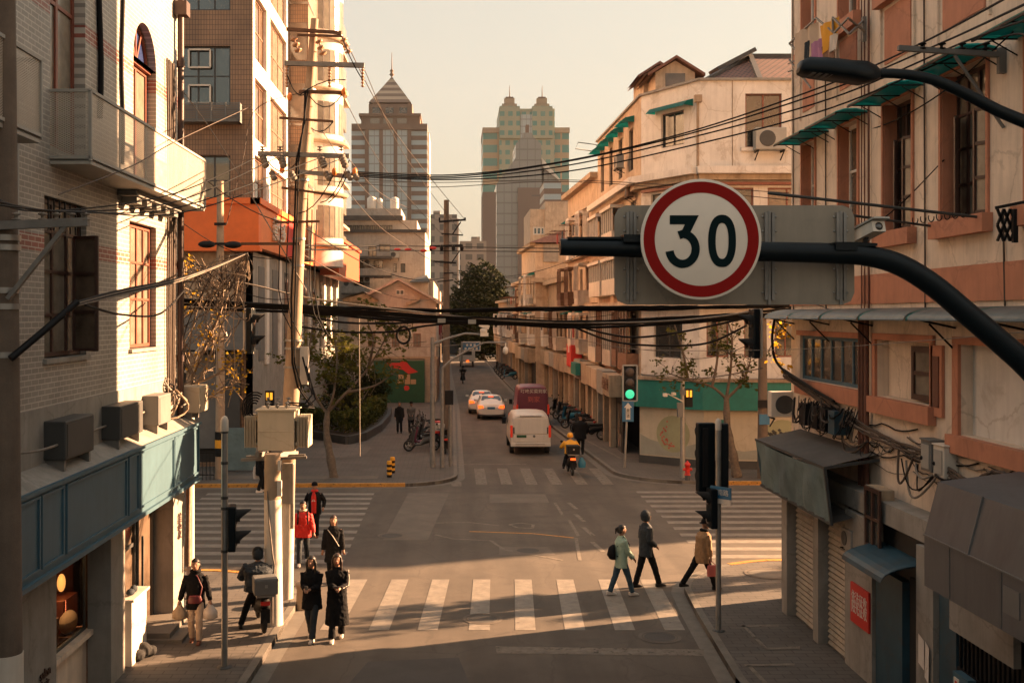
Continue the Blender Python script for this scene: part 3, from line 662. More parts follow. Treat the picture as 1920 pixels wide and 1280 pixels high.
for i, (a, c) in enumerate(bays):
    for zz, zb_ in ((7.95, 10.2), (12.2, 14.6)):
        s = MB(); t_ = .07
        s.box(XR-.035, XR+.29, a-t_, a-.002, zb_ and zz, zb_); s.box(XR-.035, XR+.29, c+.002, c+t_, zz, zb_); s.box(XR-.035, XR+.25, a-t_, c+t_, zb_+.002, zb_+.08)
        s.box(XR+.1, XR+.294, a+.0, a+.012, zz, zb_); s.box(XR+.0, XR+.294, c-.012, c+.0, zz, zb_)
        s.build('window_surround', MT['terracotta'], Rb)
        s = MB(); s.box(XR-.16, XR+.2, a-.16, c+.16, zz-.27, zz-.003); s.build('sill', MT['terracotta'], Rb)
        gm = ['glass_curtain', 'glass_warm', 'glass', 'glass_curtain', 'glass', 'glass'][i]
        if i in (0, 1): window(Rb, (XR, 0, 0), Y3, Z3, N_, (a, zz, c, zb_), .2, 2, 2, 'plaster_white', gm, .07, vsplit=[zz+1.35])
        elif i in (2, 3): window(Rb, (XR, 0, 0), Y3, Z3, N_, (a, zz, c, zb_), .24, 4 if i == 3 else 3, 4, 'wood_dark', gm, .06, vsplit=[zz+.55, zz+1.1, zz+1.62])
        else: window(Rb, (XR, 0, 0), Y3, Z3, N_, (a, zz, c, zb_), .2, 2, 2, 'wood_dark', gm, .07)
    s = MB(); s.box(XR-.02, XR+.01, a+.05, c-.05, 10.9, 11.85); s.build('spandrel', MT['terracotta'], Rb)
    s = MB(); s.box(XR-.045, XR+.0, a-.12, c+.12, 11.97, 12.05)
    for yy in (a-.12, c+.08): s.box(XR-.04, XR+.0, yy, yy+.04, 10.75, 11.97)
    s.build('spandrel_trim', MT['plaster_cream'], Rb)
# casements standing ajar in the two dark wood windows
for a, c in bays[2:4]:
    for (yy, sgn) in ((a+.12, 1), (c-.12, -1)):
        s = MB(); t0 = V((XR+.16, yy, 8.0)); t1 = V((XR+.02, yy+sgn*.3, 8.0))
        for z_ in (0, .5, 1.0, 1.5): s.bar(t0+Z3*z_, t1+Z3*z_, .05)
        s.bar(t0, t0+Z3*1.5, .05); s.bar(t1, t1+Z3*1.5, .05); f = s.build('casement', MT['wood_dark'], Rb)
        g = MB(); g.poly(t0, t1, t1+Z3*1.5, t0+Z3*1.5); g.build('pane', MT['glass_curtain'], f)
# canopies over the upper windows
for yf in (24.0, 21.9, 19.5, 17.1, 14.8, 12.5):
    s = MB(); ya = yf-1.8; n = 4
    ring = [(7.0, 10.24), (7.15, 10.29), (7.38, 10.3), (XR-.003, 10.25)]
    vs = [V((x, y_, z_)) for y_ in (ya, yf) for x, z_ in ring]; k = len(ring)
    s.add(vs+[p-Z3*.02 for p in vs], [(i, i+1, i+1+k, i+k) for i in range(k-1)]+[(i+2*k, i+k+2*k, i+1+k+2*k, i+1+2*k) for i in range(k-1)]+[(0, k, 3*k, 2*k)], False)
    s.poly((7.0, yf, 10.23), (7.15, yf, 10.28), (7.38, yf, 10.29), (XR-.003, yf, 10.23))
    cnp = s.build('window_canopy', MT['teal_sheet'], Rb)
    t = MB()
    for yy in (ya+.03, (ya+yf)/2, yf-.03): t.bar((7.0, yy, 10.22), (XR, yy, 10.22), .02); t.bar((7.25, yy, 10.2), (XR, yy, 10.0), .015)
    t.bar((7.0, ya, 10.2), (7.0, yf, 10.2), .03); t.build('canopy_bracket', MT['black'], cnp)
# long grey corrugated canopy at mid height
def curved(name, ya, yb, m, parent, r=.62):
    s = MB(); rings = []
    n = 8
    prof = [(XR-.003-r*math.sin(PI/2*i/n), 6.42+.2*math.cos(PI/2*i/n)) for i in range(n+1)]
    k = len(prof); vs = [V((x, y_, z_)) for y_ in (ya, yb) for x, z_ in prof]; vs += [p-Z3*.015 for p in vs]
    s.add(vs, [(i, i+1, i+1+k, i+k) for i in range(k-1)]+[(i+2*k, i+3*k, i+1+3*k, i+1+2*k) for i in range(k-1)]+[(k-1, 2*k-1, 4*k-1, 3*k-1)], True)
    return s.build(name, MT[m], parent)
mat('canopy_grey', (.105, .12, .115), .5, var=.3, scale=3, streak=.3)
yy = 9.0
while yy < 24.6:
    curved('canopy', yy, min(yy+1.85, 24.7), 'canopy_grey', Rb); 
    if yy+2.0 < 24.6: curved('canopy', yy+1.853, yy+2.0, 'teal_sheet', Rb, .6)
    yy += 2.003
for yy in (14.6, 16.6, 19.9, 22.2, 24.5): s = MB(); s.bar((7.05, yy, 6.42), (XR, yy, 6.3), .03); s.bar((7.2, yy, 6.36), (XR, yy, 5.95), .025); s.build('canopy_bracket', MT['black'], Rb)
# first floor windows
a, c = Ry(1615), Ry(1500)
window(Rb, (XR, 0, 0), Y3, Z3, N_, (a, 5.1, c, 6.05), .08, 6, 1, 'teal_fascia', 'glass_warm', .07)
s = MB(); s.box(XR-.06, XR, a-.1, c+.08, 6.055, 6.16); s.box(XR-.06, XR, a-.1, a-.003, 5.0, 6.05); s.box(XR-.1, XR+.0, a-.15, c+.1, 4.78, 5.09); s.build('window_surround', MT['terracotta'], Rb)
a, c = Ry(1748), Ry(1645)
s = MB(); s.box(XR-.05, XR+.29, c+.002, c+.14, 5.0, 6.05); s.box(XR-.05, XR, a-.12, c+.14, 6.055, 6.17); s.box(XR-.05, XR+.28, a-.12, a-.002, 5.0, 6.05); s.box(XR-.14, XR+.2, a-.15, c+.16, 4.75, 5.04); s.build('window_surround', MT['terracotta'], Rb)
s = MB(); s.poly((XR+.2, a, 5.05), (XR+.2, c, 5.05), (XR+.2, c, 6.05), (XR+.2, a, 6.05)); s.build('blind', MT['plaster_cream'], Rb)
window(Rb, (XR, 0, 0), Y3, Z3, N_, (a+.25, 5.08, a+1.05, 5.98), .12, 1, 2, 'wood_dark', 'glass_curtain', .1)
a, c = 13.0, Ry(1802)
s = MB(); s.poly((XR+.18, a, 4.7), (XR+.18, c, 4.7), (XR+.18, c, 6.05), (XR+.18, a, 6.05)); s.build('blocked_window', MT['plaster_white'], Rb)
s = MB(); s.box(XR-.05, XR+.29, c+.002, c+.2, 4.6, 6.05); s.box(XR-.05, XR, a, c+.2, 6.055, 6.17); s.box(XR-.14, XR+.2, a, c+.24, 4.42, 4.69); s.build('window_surround', MT['terracotta'], Rb)
yo = (Ry(1750)+Ry(1772))/2
s = MB(); s.box(XR-.05, XR, yo-.2, yo+.2, 4.9, 6.02); s.m = 1; s.box(XR-.065, XR-.05, yo-.11, yo+.11, 5.05, 5.85); s.build('ornament_panel', [MT['terracotta'], MT['terracotta_dark']], Rb)
k = MB()
for yy, r in ((19.95, .05), (20.15, .035), (20.3, .03)): k.cyl((XR-.09, yy, 3.0), (XR-.09, yy, 6.4), r, n=8); k.cyl((XR-.05, yy, 6.6), (XR-.05, yy, 16), r*.4, n=6)
k.build('drain_pipe', MT['terracotta_dark'], Rb)
k = MB()
for yy, z1 in ((13.4, 9), (15.05, 7.9), (24.45, 15), (22.3, 12), (17.6, 12)): k.cyl((XR-.03, yy, 6.6), (XR-.03, yy+.05, z1), .015, n=5)
k.build('wall_cable', MT['cable_brown'], Rb)
# ground floor of the right building
boxes('pillar', [(7.04, 7.4, 23.2, 23.55, .1, 3.0), (7.04, 7.4, 21.2, 21.5, .1, 3.0), (7.15, 7.6, 18.75, 20.05, .1, 2.95), (7.15, 7.6, 16.35, 16.95, .1, 2.95)], 'plaster_grey', Rb)
boxes('lintel', [(7.2, XR-.003, 8, 24.69, 3.0, 3.35)], 'plaster_grey', Rb)
for ya, yb in ((21.55, 23.15), (20.1, 21.15)):
    s = MB(); n = 26; pr = []
    for i in range(n+1): z_ = .12+2.85*i/n; pr += [(7.25, z_), (7.21, z_+1.4/n)]
    for (x1, z1), (x2, z2) in zip(pr, pr[1:]): s.poly((x1, ya, z1), (x1, yb, z1), (x2, yb, z2), (x2, ya, z2))
    s.build('rolling_shutter', MT['shutter'], Rb)
s = MB(); s.box(7.35, 7.6, 8, 24.6, .1, 3.0); s.build('shop_wall', MT['shop_dark'], Rb)
s = MB(); s.box(7.2, 7.5, 17.6, 18.7, .1, 2.2); s.build('door', MT['blue_metal'], Rb, label='dark blue metal door beside the red notice')
s = MB(); s.box(7.22, 7.5, 15.75, 16.3, .1, 2.4); s.build('door', MT['blue_metal'], Rb)
s = MB(); n = 8; ra = [(7.62-1.0*math.sin(PI/2*i/n)*1.0, 2.35+.28*math.cos(PI/2*i/n)) for i in range(n+1)]
for (x1, z1), (x2, z2) in zip(ra, ra[1:]): s.poly((x1, 17.0, z1), (x1, 18.72, z1), (x2, 18.72, z2), (x2, 17.0, z2)); s.poly((x1, 17.0, z1-.02), (x1, 18.72, z1-.02), (x2, 18.72, z2-.02), (x2, 17.0, z2-.02))
s.poly((7.62, 18.72, 2.63), (7.62, 18.72, 2.3), (6.62, 18.72, 2.33)); s.build('door_canopy', MT['blue_metal'], Rb)
s = MB(); s.box(7.3, 7.45, 17.0, 17.55, .1, 2.3); s.build('passage', MT['black_matt'], Rb)
window(Rb, (7.14, 0, 0), Y3, Z3, N_, (18.3, 2.5, 18.98, 3.55), -.02, 2, 2, 'wood_dark', 'glass', .07)
for i in range(46):
    if i == 0: s = MB()
    s.box(7.22, 7.25, 10.0+i*.125, 10.03+i*.125, .1, 2.9)
s.box(7.21, 7.26, 9.9, 15.7, 1.4, 1.46); s.build('iron_gate', MT['black'], Rb)
s = MB(); s.box(7.1, 7.2, 13.9, 15.7, 2.0, 2.95); s.build('shop_panel', MT['plaster_grey'], Rb)
# tarpaulin awning on the corner shop, and the big sloping metal awning nearer the camera
aw = thing('tarp_awning', 'faded green tarpaulin awning sagging over the shuttered corner shop', 'awning', (7, 21.8, 2.8))
s = MB(); nu, nv = 22, 7; vs = []
for i in range(nu+1):
    for j in range(nv+1):
        y_ = 24.0-4.4*i/nu; t_ = j/nv; x_ = 6.6+.13*t_+.045*math.sin(i*.9+j*.5)*(t_*(1-t_)*4)+.03*math.sin(i*2.3)*t_
        z_ = 3.75-.98*t_-.05*math.sin(PI*i/nu)*(1-t_); vs.append((x_, y_, z_))
s.add(vs, [(i*(nv+1)+j, (i+1)*(nv+1)+j, (i+1)*(nv+1)+j+1, i*(nv+1)+j+1) for i in range(nu) for j in range(nv)], True)
s.poly((6.6, 24.0, 3.75), (6.73, 24.0, 2.77), (XR-.3, 24.0, 3.0), (XR-.01, 24.0, 3.95))
s.build('sheet', MT['tarp'], aw)
s = MB(); s.poly((6.6, 19.6, 3.77), (6.6, 24.0, 3.77), (XR-.01, 24.0, 4.0), (XR-.01, 19.6, 4.0)); s.poly((6.75, 19.6, 2.76), (6.75, 24.0, 2.76), (7.3, 24.0, 2.9), (7.3, 19.6, 2.9)); s.build('roof_board', MT['roof_grey'], aw)
s = MB(); s.bar((6.62, 19.55, 3.76), (6.62, 24.05, 3.76), .05); s.bar((6.74, 19.55, 2.76), (6.74, 24.05, 2.76), .05); s.bar((6.62, 19.58, 3.76), (XR, 19.58, 3.9), .05); s.bar((6.74, 19.58, 2.76), (6.62, 19.58, 3.76), .05); s.build('frame', MT['grey_dark'], aw)
aw = thing('metal_awning', 'big grey sheet metal awning with a sloping top over the barred shop front', 'awning', (7, 12, 2.9))
s = MB(); ya, yb = 8.5, 14.44
pr = [(6.2, 2.93), (6.2, 3.6), (6.38, 4.3), (XR-.01, 4.45)]
for (x1, z1), (x2, z2) in zip(pr, pr[1:]): s.poly((x1, ya, z1), (x1, yb, z1), (x2, yb, z2), (x2, ya, z2))
s.poly((6.2, yb, 2.93), (6.2, yb, 3.6), (6.38, yb, 4.3), (XR-.01, yb, 4.45), (XR-.01, yb, 2.93)); s.poly((6.2, ya, 2.93), (6.2, yb, 2.93), (XR-.01, yb, 2.95), (XR-.01, ya, 2.95))
s.build('sheet', mat('awning_grey', (.095, .1, .107), .5, metal=.2, var=.14, scale=1.1, streak=.3), aw)
s = MB()
for yy in (9.3, 10.6, 11.9, 13.2): s.bar((6.19, yy, 3.6), (6.37, yy, 4.31), .02); s.bar((6.193, yy+.5, 2.95), (6.193, yy+.5, 3.6), .008)
s.bar((6.193, ya, 3.6), (6.193, yb, 3.6), .02); s.box(6.19, 6.2, 12.0, 12.35, 3.15, 3.45); s.build('seam', MT['grey_mid'], aw)
# boxes, meters, notices
def simple(name, label, cat, parts, group=None, loc=None):
    c = V((0, 0, 0)) if loc is None else V(loc)
    t = thing(name, label, cat, c, 0, group)
    for nm, fn, m_ in parts:
        q = MB(); fn(q); q.build(nm, MT[m_], t)
    return t
nb = thing('notice_board', 'red notice with two rows of white characters on the wall beside the blue door', 'sign', (7.13, 19.2, 1.0))
q = MB(); q.box(7.11, 7.145, 18.8, 19.66, 1.02, 1.72); q.build('board', MT['red'], nb)
text('lettering', '依法征收\n阳光征收', MT['text_white'], nb, (7.106, 19.23, 1.38), -Y3, Z3, .23, .006, sx=.8)
nb = thing('paper_notice', 'pair of white papers pasted on the grey wall right of the blue door', 'notice', (7.15, 16.6, 1.2))
q = MB(); q.poly((7.14, 16.85, 1.6), (7.13, 16.62, 1.55), (7.13, 16.62, 1.1), (7.14, 16.85, 1.15)); q.poly((7.14, 16.6, 1.55), (7.11, 16.4, 1.5), (7.12, 16.44, .95), (7.14, 16.62, 1.0)); q.build('paper', MT['plaster_white'], nb)
for (ya, lb, z_) in ((16.95, 'grey meter box under the cable bundle, left of the white one', 4.05), (16.5, 'white meter box under the cable bundle, right of the grey one', 4.02)):
    t = thing('meter_box', lb, 'meter box', (XR, ya, z_))
    q = MB(); q.box(XR-.22, XR, ya, ya+.38, z_, z_+.48); q.box(XR-.24, XR, ya-.02, ya+.4, z_+.48, z_+.51); bevel(q.build('case', MT['grey_mid'] if 'grey meter' in lb[:12] else MT['white_paint'], t), .015)
    q = MB(); q.box(XR-.235, XR-.221, ya+.05, ya+.33, z_+.05, z_+.42); q.build('door', MT['grey_light'], t); q = MB(); q.ball((XR-.24, ya+.3, z_+.2), .03); q.build('lock', MT['black'], t)
for k in range(2):
    t = thing('small_meter', ['upper green meter with a red mark beside the iron gate', 'lower green meter with a red mark beside the iron gate'][k], 'meter', (7.1, 15.3, 1.15-.36*k))
    q = MB(); q.box(7.08, 7.2, 15.1, 15.55, 1.15-.36*k, 1.45-.36*k); q.build('case', MT['teal_fascia'], t); q = MB(); q.box(7.07, 7.08, 15.35, 15.5, 1.22-.36*k, 1.38-.36*k); q.build('label', MT['text_white'], t)
    q = MB(); q.box(7.062, 7.07, 15.4, 15.45, 1.25-.36*k, 1.34-.36*k); q.build('mark', MT['red'], t)
# ------------------------------------------------------------------ middle distance, left side
tb = brickmat('tile_brown', (.27, .16, .09), (.23, .135, .08), (.09, .055, .035), .12, .21, 'XZ', .012, .5, offset=0)
tbs = brickmat('tile_brown_side', (.22, .125, .07), (.19, .105, .06), (.07, .045, .03), .34, .2, 'YZ', .02, .55)
Mb = thing('brown_tiled_building', 'tall brown tiled building with a white flank and a bright orange shop band', 'building', (-16, 46, 0))
YF, XE = 46.0, -8.5
def zat(py, d): return H-(py-HY)*d/F
def xat(px, d): return (px-CX)*d/F
wx = [(xat(352, YF), xat(432, YF))]
hol = []
for zb_, zt_ in ((15.3, 17.8), (19.3, 21.8), (11.1, 13.2), (23, 25)):
    hol.append((xat(340, YF), zb_, xat(432, YF), zt_)); hol.append((-17, zb_, -14, zt_))
x0 = -26
b = MB(); b.wall((x0, YF, 0), X3, Z3, -Y3, XE-x0, 30, [(h[0]-x0, h[1], h[2]-x0, h[3]) for h in hol]+[(7.0, .3, 16.6, 5.4)], .25)
b.build('front_wall', tb, Mb)
for i, h in enumerate(hol): window(Mb, (0, YF, 0), X3, Z3, -Y3, h, .15, 3 if i % 2 == 0 else 2, 2, 'grey_dark', ['glass_sky', 'glass_warm', 'glass_sky', 'glass_curtain'][i % 4], .07)
for z_ in (15.4, 16.9):
    q = MB(); q.bar((-11.2, YF+.02, z_), (-10.3, YF+.02, z_), .07); q.bar((-11.2, YF+.02, z_+.75), (-10.3, YF+.02, z_+.75), .07); q.bar((-11.2, YF+.02, z_), (-11.2, YF+.02, z_+.75), .07); q.bar((-10.3, YF+.02, z_), (-10.3, YF+.02, z_+.75), .07)
    q.build('casement', MT['white_paint'], Mb)
q = MB(); q.box(-11.9, -8.95, YF-.7, YF, 14.5, 14.6)
for i in range(9): q.box(-11.9, -8.95, YF-.72, YF-.69, 14.6+i*.08, 14.64+i*.08)
for i in range(6): q.box(-11.9+i*.59, -11.84+i*.59, YF-.74, YF-.68, 14.5, 15.3)
q.box(-8.99, -8.93, YF-.7, YF, 14.5, 15.3); q.build('unit_rack', MT['grey_mid'], Mb)
# white flank receding along the far street, with long windows
fl = []
for zb_, zt_ in ((14.0, 16.6), (17.4, 20.2), (21.0, 23.8)): fl += [(.45, zb_, 3.4, zt_), (4.3, zb_-.1, 9.2, zt_)]
fl += [(.4, 11.25, 3.3, 13.3), (4.3, 11.25, 9.2, 13.3)]
b = MB(); b.wall((XE, YF, 9.3), Y3, Z3, X3, 36, 20.7, [(h[0], h[1]-9.3, h[2], h[3]-9.3) for h in fl], .25)
b.build('flank_wall', MT['plaster_white'], Mb)
for i, h in enumerate(fl): window(Mb, (XE, YF, 0), Y3, Z3, X3, h, .18, 3, 2, 'wood_panel', ['glass_warm', 'glass_curtain'][i % 2], .08)
b = MB(); b.box(XE-12, XE-.27, YF+.3, YF+35.8, .2, 29.9); b.build('core', MT['interior'], Mb)
b = MB(); b.box(XE+.002, XE+1.0, YF+9.9, YF+12.0, 9.3, 30)
b.build('stair_tower', tb, Mb)
for k in range(6):
    q = MB(); z_ = 10.2+3.1*k; q.box(XE+.0, XE+1.03, YF+9.85, YF+12.1, z_-.25, z_-.12); q.box(XE+.1, XE+.95, YF+9.86, YF+9.9, z_, z_+1.9); q.build('window', MT['glass_warm'], Mb)
for k, (yc, rr) in enumerate(((64.5, 1.75),)):
    q = MB(); q.lathe((XE+.15, yc, 0), [(rr, 9.3), (rr, 30)], 28); q.build('round_bay', MT['plaster_white'], Mb)
    for j in range(7):
        z_ = 10.4+3.0*j
        q = MB(); q.lathe((XE+.15, yc, z_), [(rr+.25, 0), (rr+.3, .08), (rr+.3, .18), (rr+.05, .24)], 28); q.build('ledge', MT['plaster_beige'], Mb)
        g_ = MB(); w0, w1 = R(-75), R(25); n = 8
        for i in range(n):
            a0 = w0+(w1-w0)*i/n; a1 = w0+(w1-w0)*(i+.86)/n; rr2 = rr+.02
            g_.poly(*[(XE+.15+rr2*math.cos(a), yc+rr2*math.sin(a), z_+zz) for a, zz in ((a0, .55), (a1, .55), (a1, 2.4), (a0, 2.4))])
        g_.build('window', MT['glass_curtain'], Mb)
for k in range(6):
    q = MB(); z_ = 9.8+3*k; q.box(XE+.0, XE+.8, 67.5, 80, z_-.2, z_); q.build('ledge', MT['plaster_beige'], Mb)
    q = MB(); q.box(XE+.0, XE+.6, 68, 79.5, z_+.9, z_+2.3); q.build('window', MT['glass_curtain'], Mb)
# orange band
b = MB(); b.box(x0, XE+.35, YF-.6, YF-.02, 9.35, 11.1); b.build('orange_fascia', MT['orange'], Mb)
b = MB(); b.box(x0, XE+.42, YF-.7, YF-.01, 11.1, 11.35); b.box(XE+.02, XE+.46, YF-.7, 66, 11.1, 11.35); b.box(x0, XE+.4, YF-.65, YF-.02, 9.15, 9.35); b.build('orange_cornice', MT['orange'], Mb)
b = MB(); b.box(XE+.01, XE+.35, YF-.015, 66, 9.3, 11.1); b.build('orange_flank', MT['orange_light'], Mb)
b = MB(); b.box(XE+.36, XE+1.5, 66, 80, 8.9, 11.0); b.box(XE+.3, XE+1.65, 65.9, 80, 11.0, 11.2); b.build('orange_box', MT['orange_deep'], Mb)
b = MB(); b.box(XE+.355, XE+.362, 53.0, 57.5, 9.35, 11.08); b.build('orange_panel', MT['red'], Mb)
text('lettering', '喜士多', MT['text_white'], Mb, (XE+.42, 50.3, 10.25), Y3, Z3, 1.15, .12)
# ground storeys
b = MB(); b.box(XE-.3, XE-.0, YF+.0, 80, 0, 9.14)
b.build('lower_wall', MT['plaster_grey'], Mb)
for i in range(9):
    q = MB(); ya = YF+1.3+i*3.6; q.box(XE-.01, XE+.03, ya, ya+1.4, 4.5, 8.6); q.build('window', MT['glass' if i > 1 else 'grey_mid'], Mb)
    q = MB(); q.box(XE-.005, XE+.1, ya+1.5, ya+2.2, 4.3, 9.1); q.build('pilaster', MT['plaster_white'], Mb)
b = MB(); b.box(x0, XE+.5, YF-.95, YF-.02, 5.05, 5.5); b.box(x0, XE+.3, YF-.6, YF-.01, 5.5, 6.6); b.build('shop_canopy', MT['grey_mid'], Mb)
b = MB(); b.box(-26, -9.3, YF-.015, YF+.2, 6.6, 9.14); b.build('lintel_wall', MT['plaster_beige'], Mb)
b = MB(); b.box(-20, XE-.3, YF+.1, YF+.3, .1, 5.05); b.build('shop_front', MT['shop_dark'], Mb)
b = MB(); b.box(-11.2, -9.4, YF-.12, YF+.1, .9, 4.8); b.build('shop_panel', MT['grey_mid'], Mb)
boxes('column', [(-9.9, -9.0, YF-.3, YF-.1, .1, 4.9), (-17, -16.4, YF-.3, YF-.1, .1, 4.9)], 'grey_dark', Mb)
b = MB(); b.box(-9.7, -8.1, YF-1.6, YF-1.45, .2, 1.9); b.build('hoarding', MT['tarp'], Mb)
q = MB(); q.box(-12.3, -11.9, YF-.08, YF-.02, 7.6, 8.4); q.box(-13.0, -11.4, YF-.05, YF-.02, 7.2, 7.5); q.build('lower_window', MT['wood_panel'], Mb)
# ---- grey mid-rise behind
G1 = thing('grey_flats', 'grey rendered block of flats with water tanks on its roof, behind the gabled house', 'building', (-6.5, 95, 0))
d = 95.0
def wbox(par, name, d, px0, px1, py0, py1, depth, m, base=None):
    q = MB(); q.box(xat(px0, d), xat(px1, d), d, d+depth, zat(py1, d) if base is None else base, zat(py0, d)); return q.build(name, MT[m], par)
hw = [(95, 640, 700, 486, 510, 2), ]
q = MB(); xa, xb = xat(600, d), xat(797, d); zt_ = zat(432, d)
hs = [(650, 462, 667, 482), (690, 462, 706, 482), (711, 458, 732, 472), (738, 494, 744, 511), (751, 494, 760, 511)]
hs += [(664, 488, 682, 503), (701, 488, 718, 503), (664, 520, 682, 538), (701, 520, 718, 538), (738, 522, 744, 538), (751, 522, 760, 538)]
q.wall((xa, d, 0), X3, Z3, -Y3, xb-xa, zt_, [(xat(a, d)-xa, zat(b2, d), xat(c, d)-xa, zat(b1, d)) for a, b1, c, b2 in hs], .2)
q.poly((xb, d, 0), (xb, d+15, 0), (xb, d+15, zt_), (xb, d, zt_)); q.poly((xa, d, zt_), (xb, d, zt_), (xb, d+15, zt_), (xa, d+15, zt_)); q.build('wall', MT['plaster_pale'], G1)
for a, b1, c, b2 in hs: window(G1, (0, d, 0), X3, Z3, -Y3, (xat(a, d), zat(b2, d), xat(c, d), zat(b1, d)), .1, 2, 1, 'grey_dark', GL[rnd.randrange(4)], .05)
wbox(G1, 'parapet', d-.2, 600, 799, 430, 434, .6, 'roof_grey', base=zat(436, d)); wbox(G1, 'roof_storey', d+3, 635, 782, 413, 434, 10, 'plaster_pale', base=zt_-.3)
wbox(G1, 'roof_storey', d+4, 632, 752, 391, 414, 8, 'plaster_pale', base=zt_-.3)
wbox(G1, 'eaves', d+2.6, 632, 755, 404, 407, 1, 'roof_grey', base=zat(408, d))
for i in range(8): window(G1, (0, d+2.98, 0), X3, Z3, -Y3, (xat(645+i*11, d), zat(428, d), xat(655+i*11, d), zat(417, d)), 0, 2, 1, 'black', 'glass_curtain', .05)
for a, b1 in ((640, 485), (640, 518)):
    wbox(G1, 'balcony', d-1.0, a, 733, b1+18, b1+32, .12, 'plaster_grey', base=zat(b1+32, d-1)); wbox(G1, 'balcony_floor', d-1.0, a, 733, b1+31, b1+34, 1, 'roof_grey', base=zat(b1+34, d-1))
wbox(G1, 'awning', d-1.2, 645, 735, 480, 484, 1.2, 'roof_grey', base=zat(485, d-1.2))
def acunit(par_label, c, face=(0, -1, 0), s=1.0, top=True, m='white_paint', group=None, rz=0):
    """outdoor air conditioner: case, round grille and wall bracket; local frame faces -Y"""
    t = thing('air_conditioner', par_label, 'air conditioner', c, rz, group, world=False)
    q = MB(); q.box(-.42*s, .42*s, -.32*s, 0, 0, .6*s); bevel(q.build('case', MT[m], t), .02*s)
    q = MB(); q.lathe((-.1*s, -.321*s, .3*s), [(.22*s, 0), (.22*s, .012), (.2*s, .012), (.03*s, .004)], 20, (0, -1, 0)); q.build('fan_grille', MT['grey_dark'], t)
    q = MB(); q.bar((-.35*s, -.36*s, -.03*s), (-.35*s, .05*s, -.03*s), .035*s); q.bar((.35*s, -.36*s, -.03*s), (.35*s, .05*s, -.03*s), .035*s); q.bar((-.35*s, -.34*s, -.03*s), (-.35*s, .04*s, -.25*s), .025*s); q.bar((.35*s, -.34*s, -.03*s), (.35*s, .04*s, -.25*s), .025*s)
    q.build('bracket', MT['black'], t); return t
ac0 = acunit('white air conditioner fixed high on the grey flats at the corner of the balconies', P(740, 484, d-.05), m='grey_light')
for k, (a, b1) in enumerate(((652, 496), (652, 506), (691, 498), (652, 528), (652, 538), (691, 530))):
    dup(ac0, P(a, b1, d-.1), label=['top left', 'second from top', 'right hand upper', 'third down on the left', 'lowest left', 'right hand lower'][k]+' air conditioner on the balcony wall of the grey flats', group='air conditioners on the grey flats')
for k, (a, wd, b1) in enumerate(((697, 17, 373), (712, 11, 376), (740, 16, 374))):
    q = MB(); c = P(a, b1+18, d+6); q.lathe(c, [(wd*.5*101/F, 0), (wd*.5*101/F, .95), (wd*.2*101/F, 1.1)], 16)
    q.build('water_tank', MT['white_paint'], label=['left white water tank on the roof of the grey flats', 'smaller middle water tank on the roof of the grey flats', 'right white water tank on the roof of the grey flats'][k], cat='water tank')
# ---- gabled house with mural
d = 80.0
Gb = thing('gabled_house', 'beige rendered house with a wide gable behind the street trees', 'house', (-5, 80, 0))
xa, xb, xp = xat(652, d), xat(818, d), xat(747, d); ze = zat(566, d); zp = zat(527, d)
q = MB(); q.poly((xa, d, 0), (xb, d, 0), (xb, d, ze), (xp, d, zp), (xa+.4, d, ze+.3), (xa, d, ze+.1)); q.poly((xb, d, 0), (xb, d+12, 0), (xb, d+12, ze), (xb, d, ze)); q.build('wall', MT['plaster_pale'], Gb)
q = MB()
for (x1, z1, x2, z2) in ((xp, zp, xb+.5, ze-.3), (xp, zp, xa+1.4, ze+.35)):
    q.poly((x1, d-.5, z1+.25), (x2, d-.5, z2+.25), (x2, d+12, z2+.25), (x1, d+12, z1+.25)); q.poly((x1, d-.5, z1+.05), (x2, d-.5, z2+.05), (x2, d+12, z2+.05), (x1, d+12, z1+.05)); q.poly((x1, d-.5, z1+.05), (x2, d-.5, z2+.05), (x2, d-.5, z2+.25), (x1, d-.5, z1+.25))
q.build('roof', MT['plaster_pale'], Gb)
q = MB(); q.poly((xa-.3, d-.6, ze+.25), (xat(683, d), d-.6, ze+.6), (xat(710, d), d-.6, ze+.15), (xat(710, d), d-.6, ze), (xa-.3, d-.6, ze)); q.poly((xa-.5, d-.9, ze+.2), (xat(683, d), d-.9, ze+.75), (xat(683, d), d+6, ze+.75), (xa-.5, d+6, ze+.2)); q.poly((xat(683, d), d-.9, ze+.75), (xat(712, d), d-.9, ze+.15), (xat(712, d), d+6, ze+.15), (xat(683, d), d+6, ze+.75)); q.build('side_gable', MT['plaster_old'], Gb)
window(Gb, (0, d-.02, 0), X3, Z3, -Y3, (xat(742, d), zat(553, d), xat(758, d), zat(543, d)), 0, 2, 1, 'plaster_white', 'glass', .06)
for a in (690, 735, 775): window(Gb, (0, d-.02, 0), X3, Z3, -Y3, (xat(a, d), zat(650, d), xat(a+14, d), zat(625, d)), 0, 2, 1, 'wood_panel', 'glass_curtain', .06)
q = MB(); q.box(xa, xb+.1, d-.15, d, zat(584, d), zat(580, d)); q.box(xa, xb+.1, d-.15, d, zat(672, d), zat(668, d)); q.bar((xat(762, d), d-.2, zat(570, d)), (xat(787, d), d-.2, zat(560, d)), .25); q.build('cornice', MT['plaster_beige'], Gb)
q = MB(); q.box(xat(797, d), xat(806, d), d-.3, d, 0, zat(672, d)); q.box(xat(650, d), xat(716, d), d-.3, d, 0, .8); q.build('gate_post', MT['plaster_beige'], Gb)
mu = thing('painted_hoarding', 'dark green hoarding painted with a red roof, in front of the gabled house', 'hoarding', (-4, 79.5, 0))
dm = 79.4; q = MB(); q.box(xat(700, dm), xat(796, dm), dm, dm+.08, PAV, zat(676, dm)); q.build('board', MT['mural_green'], mu)
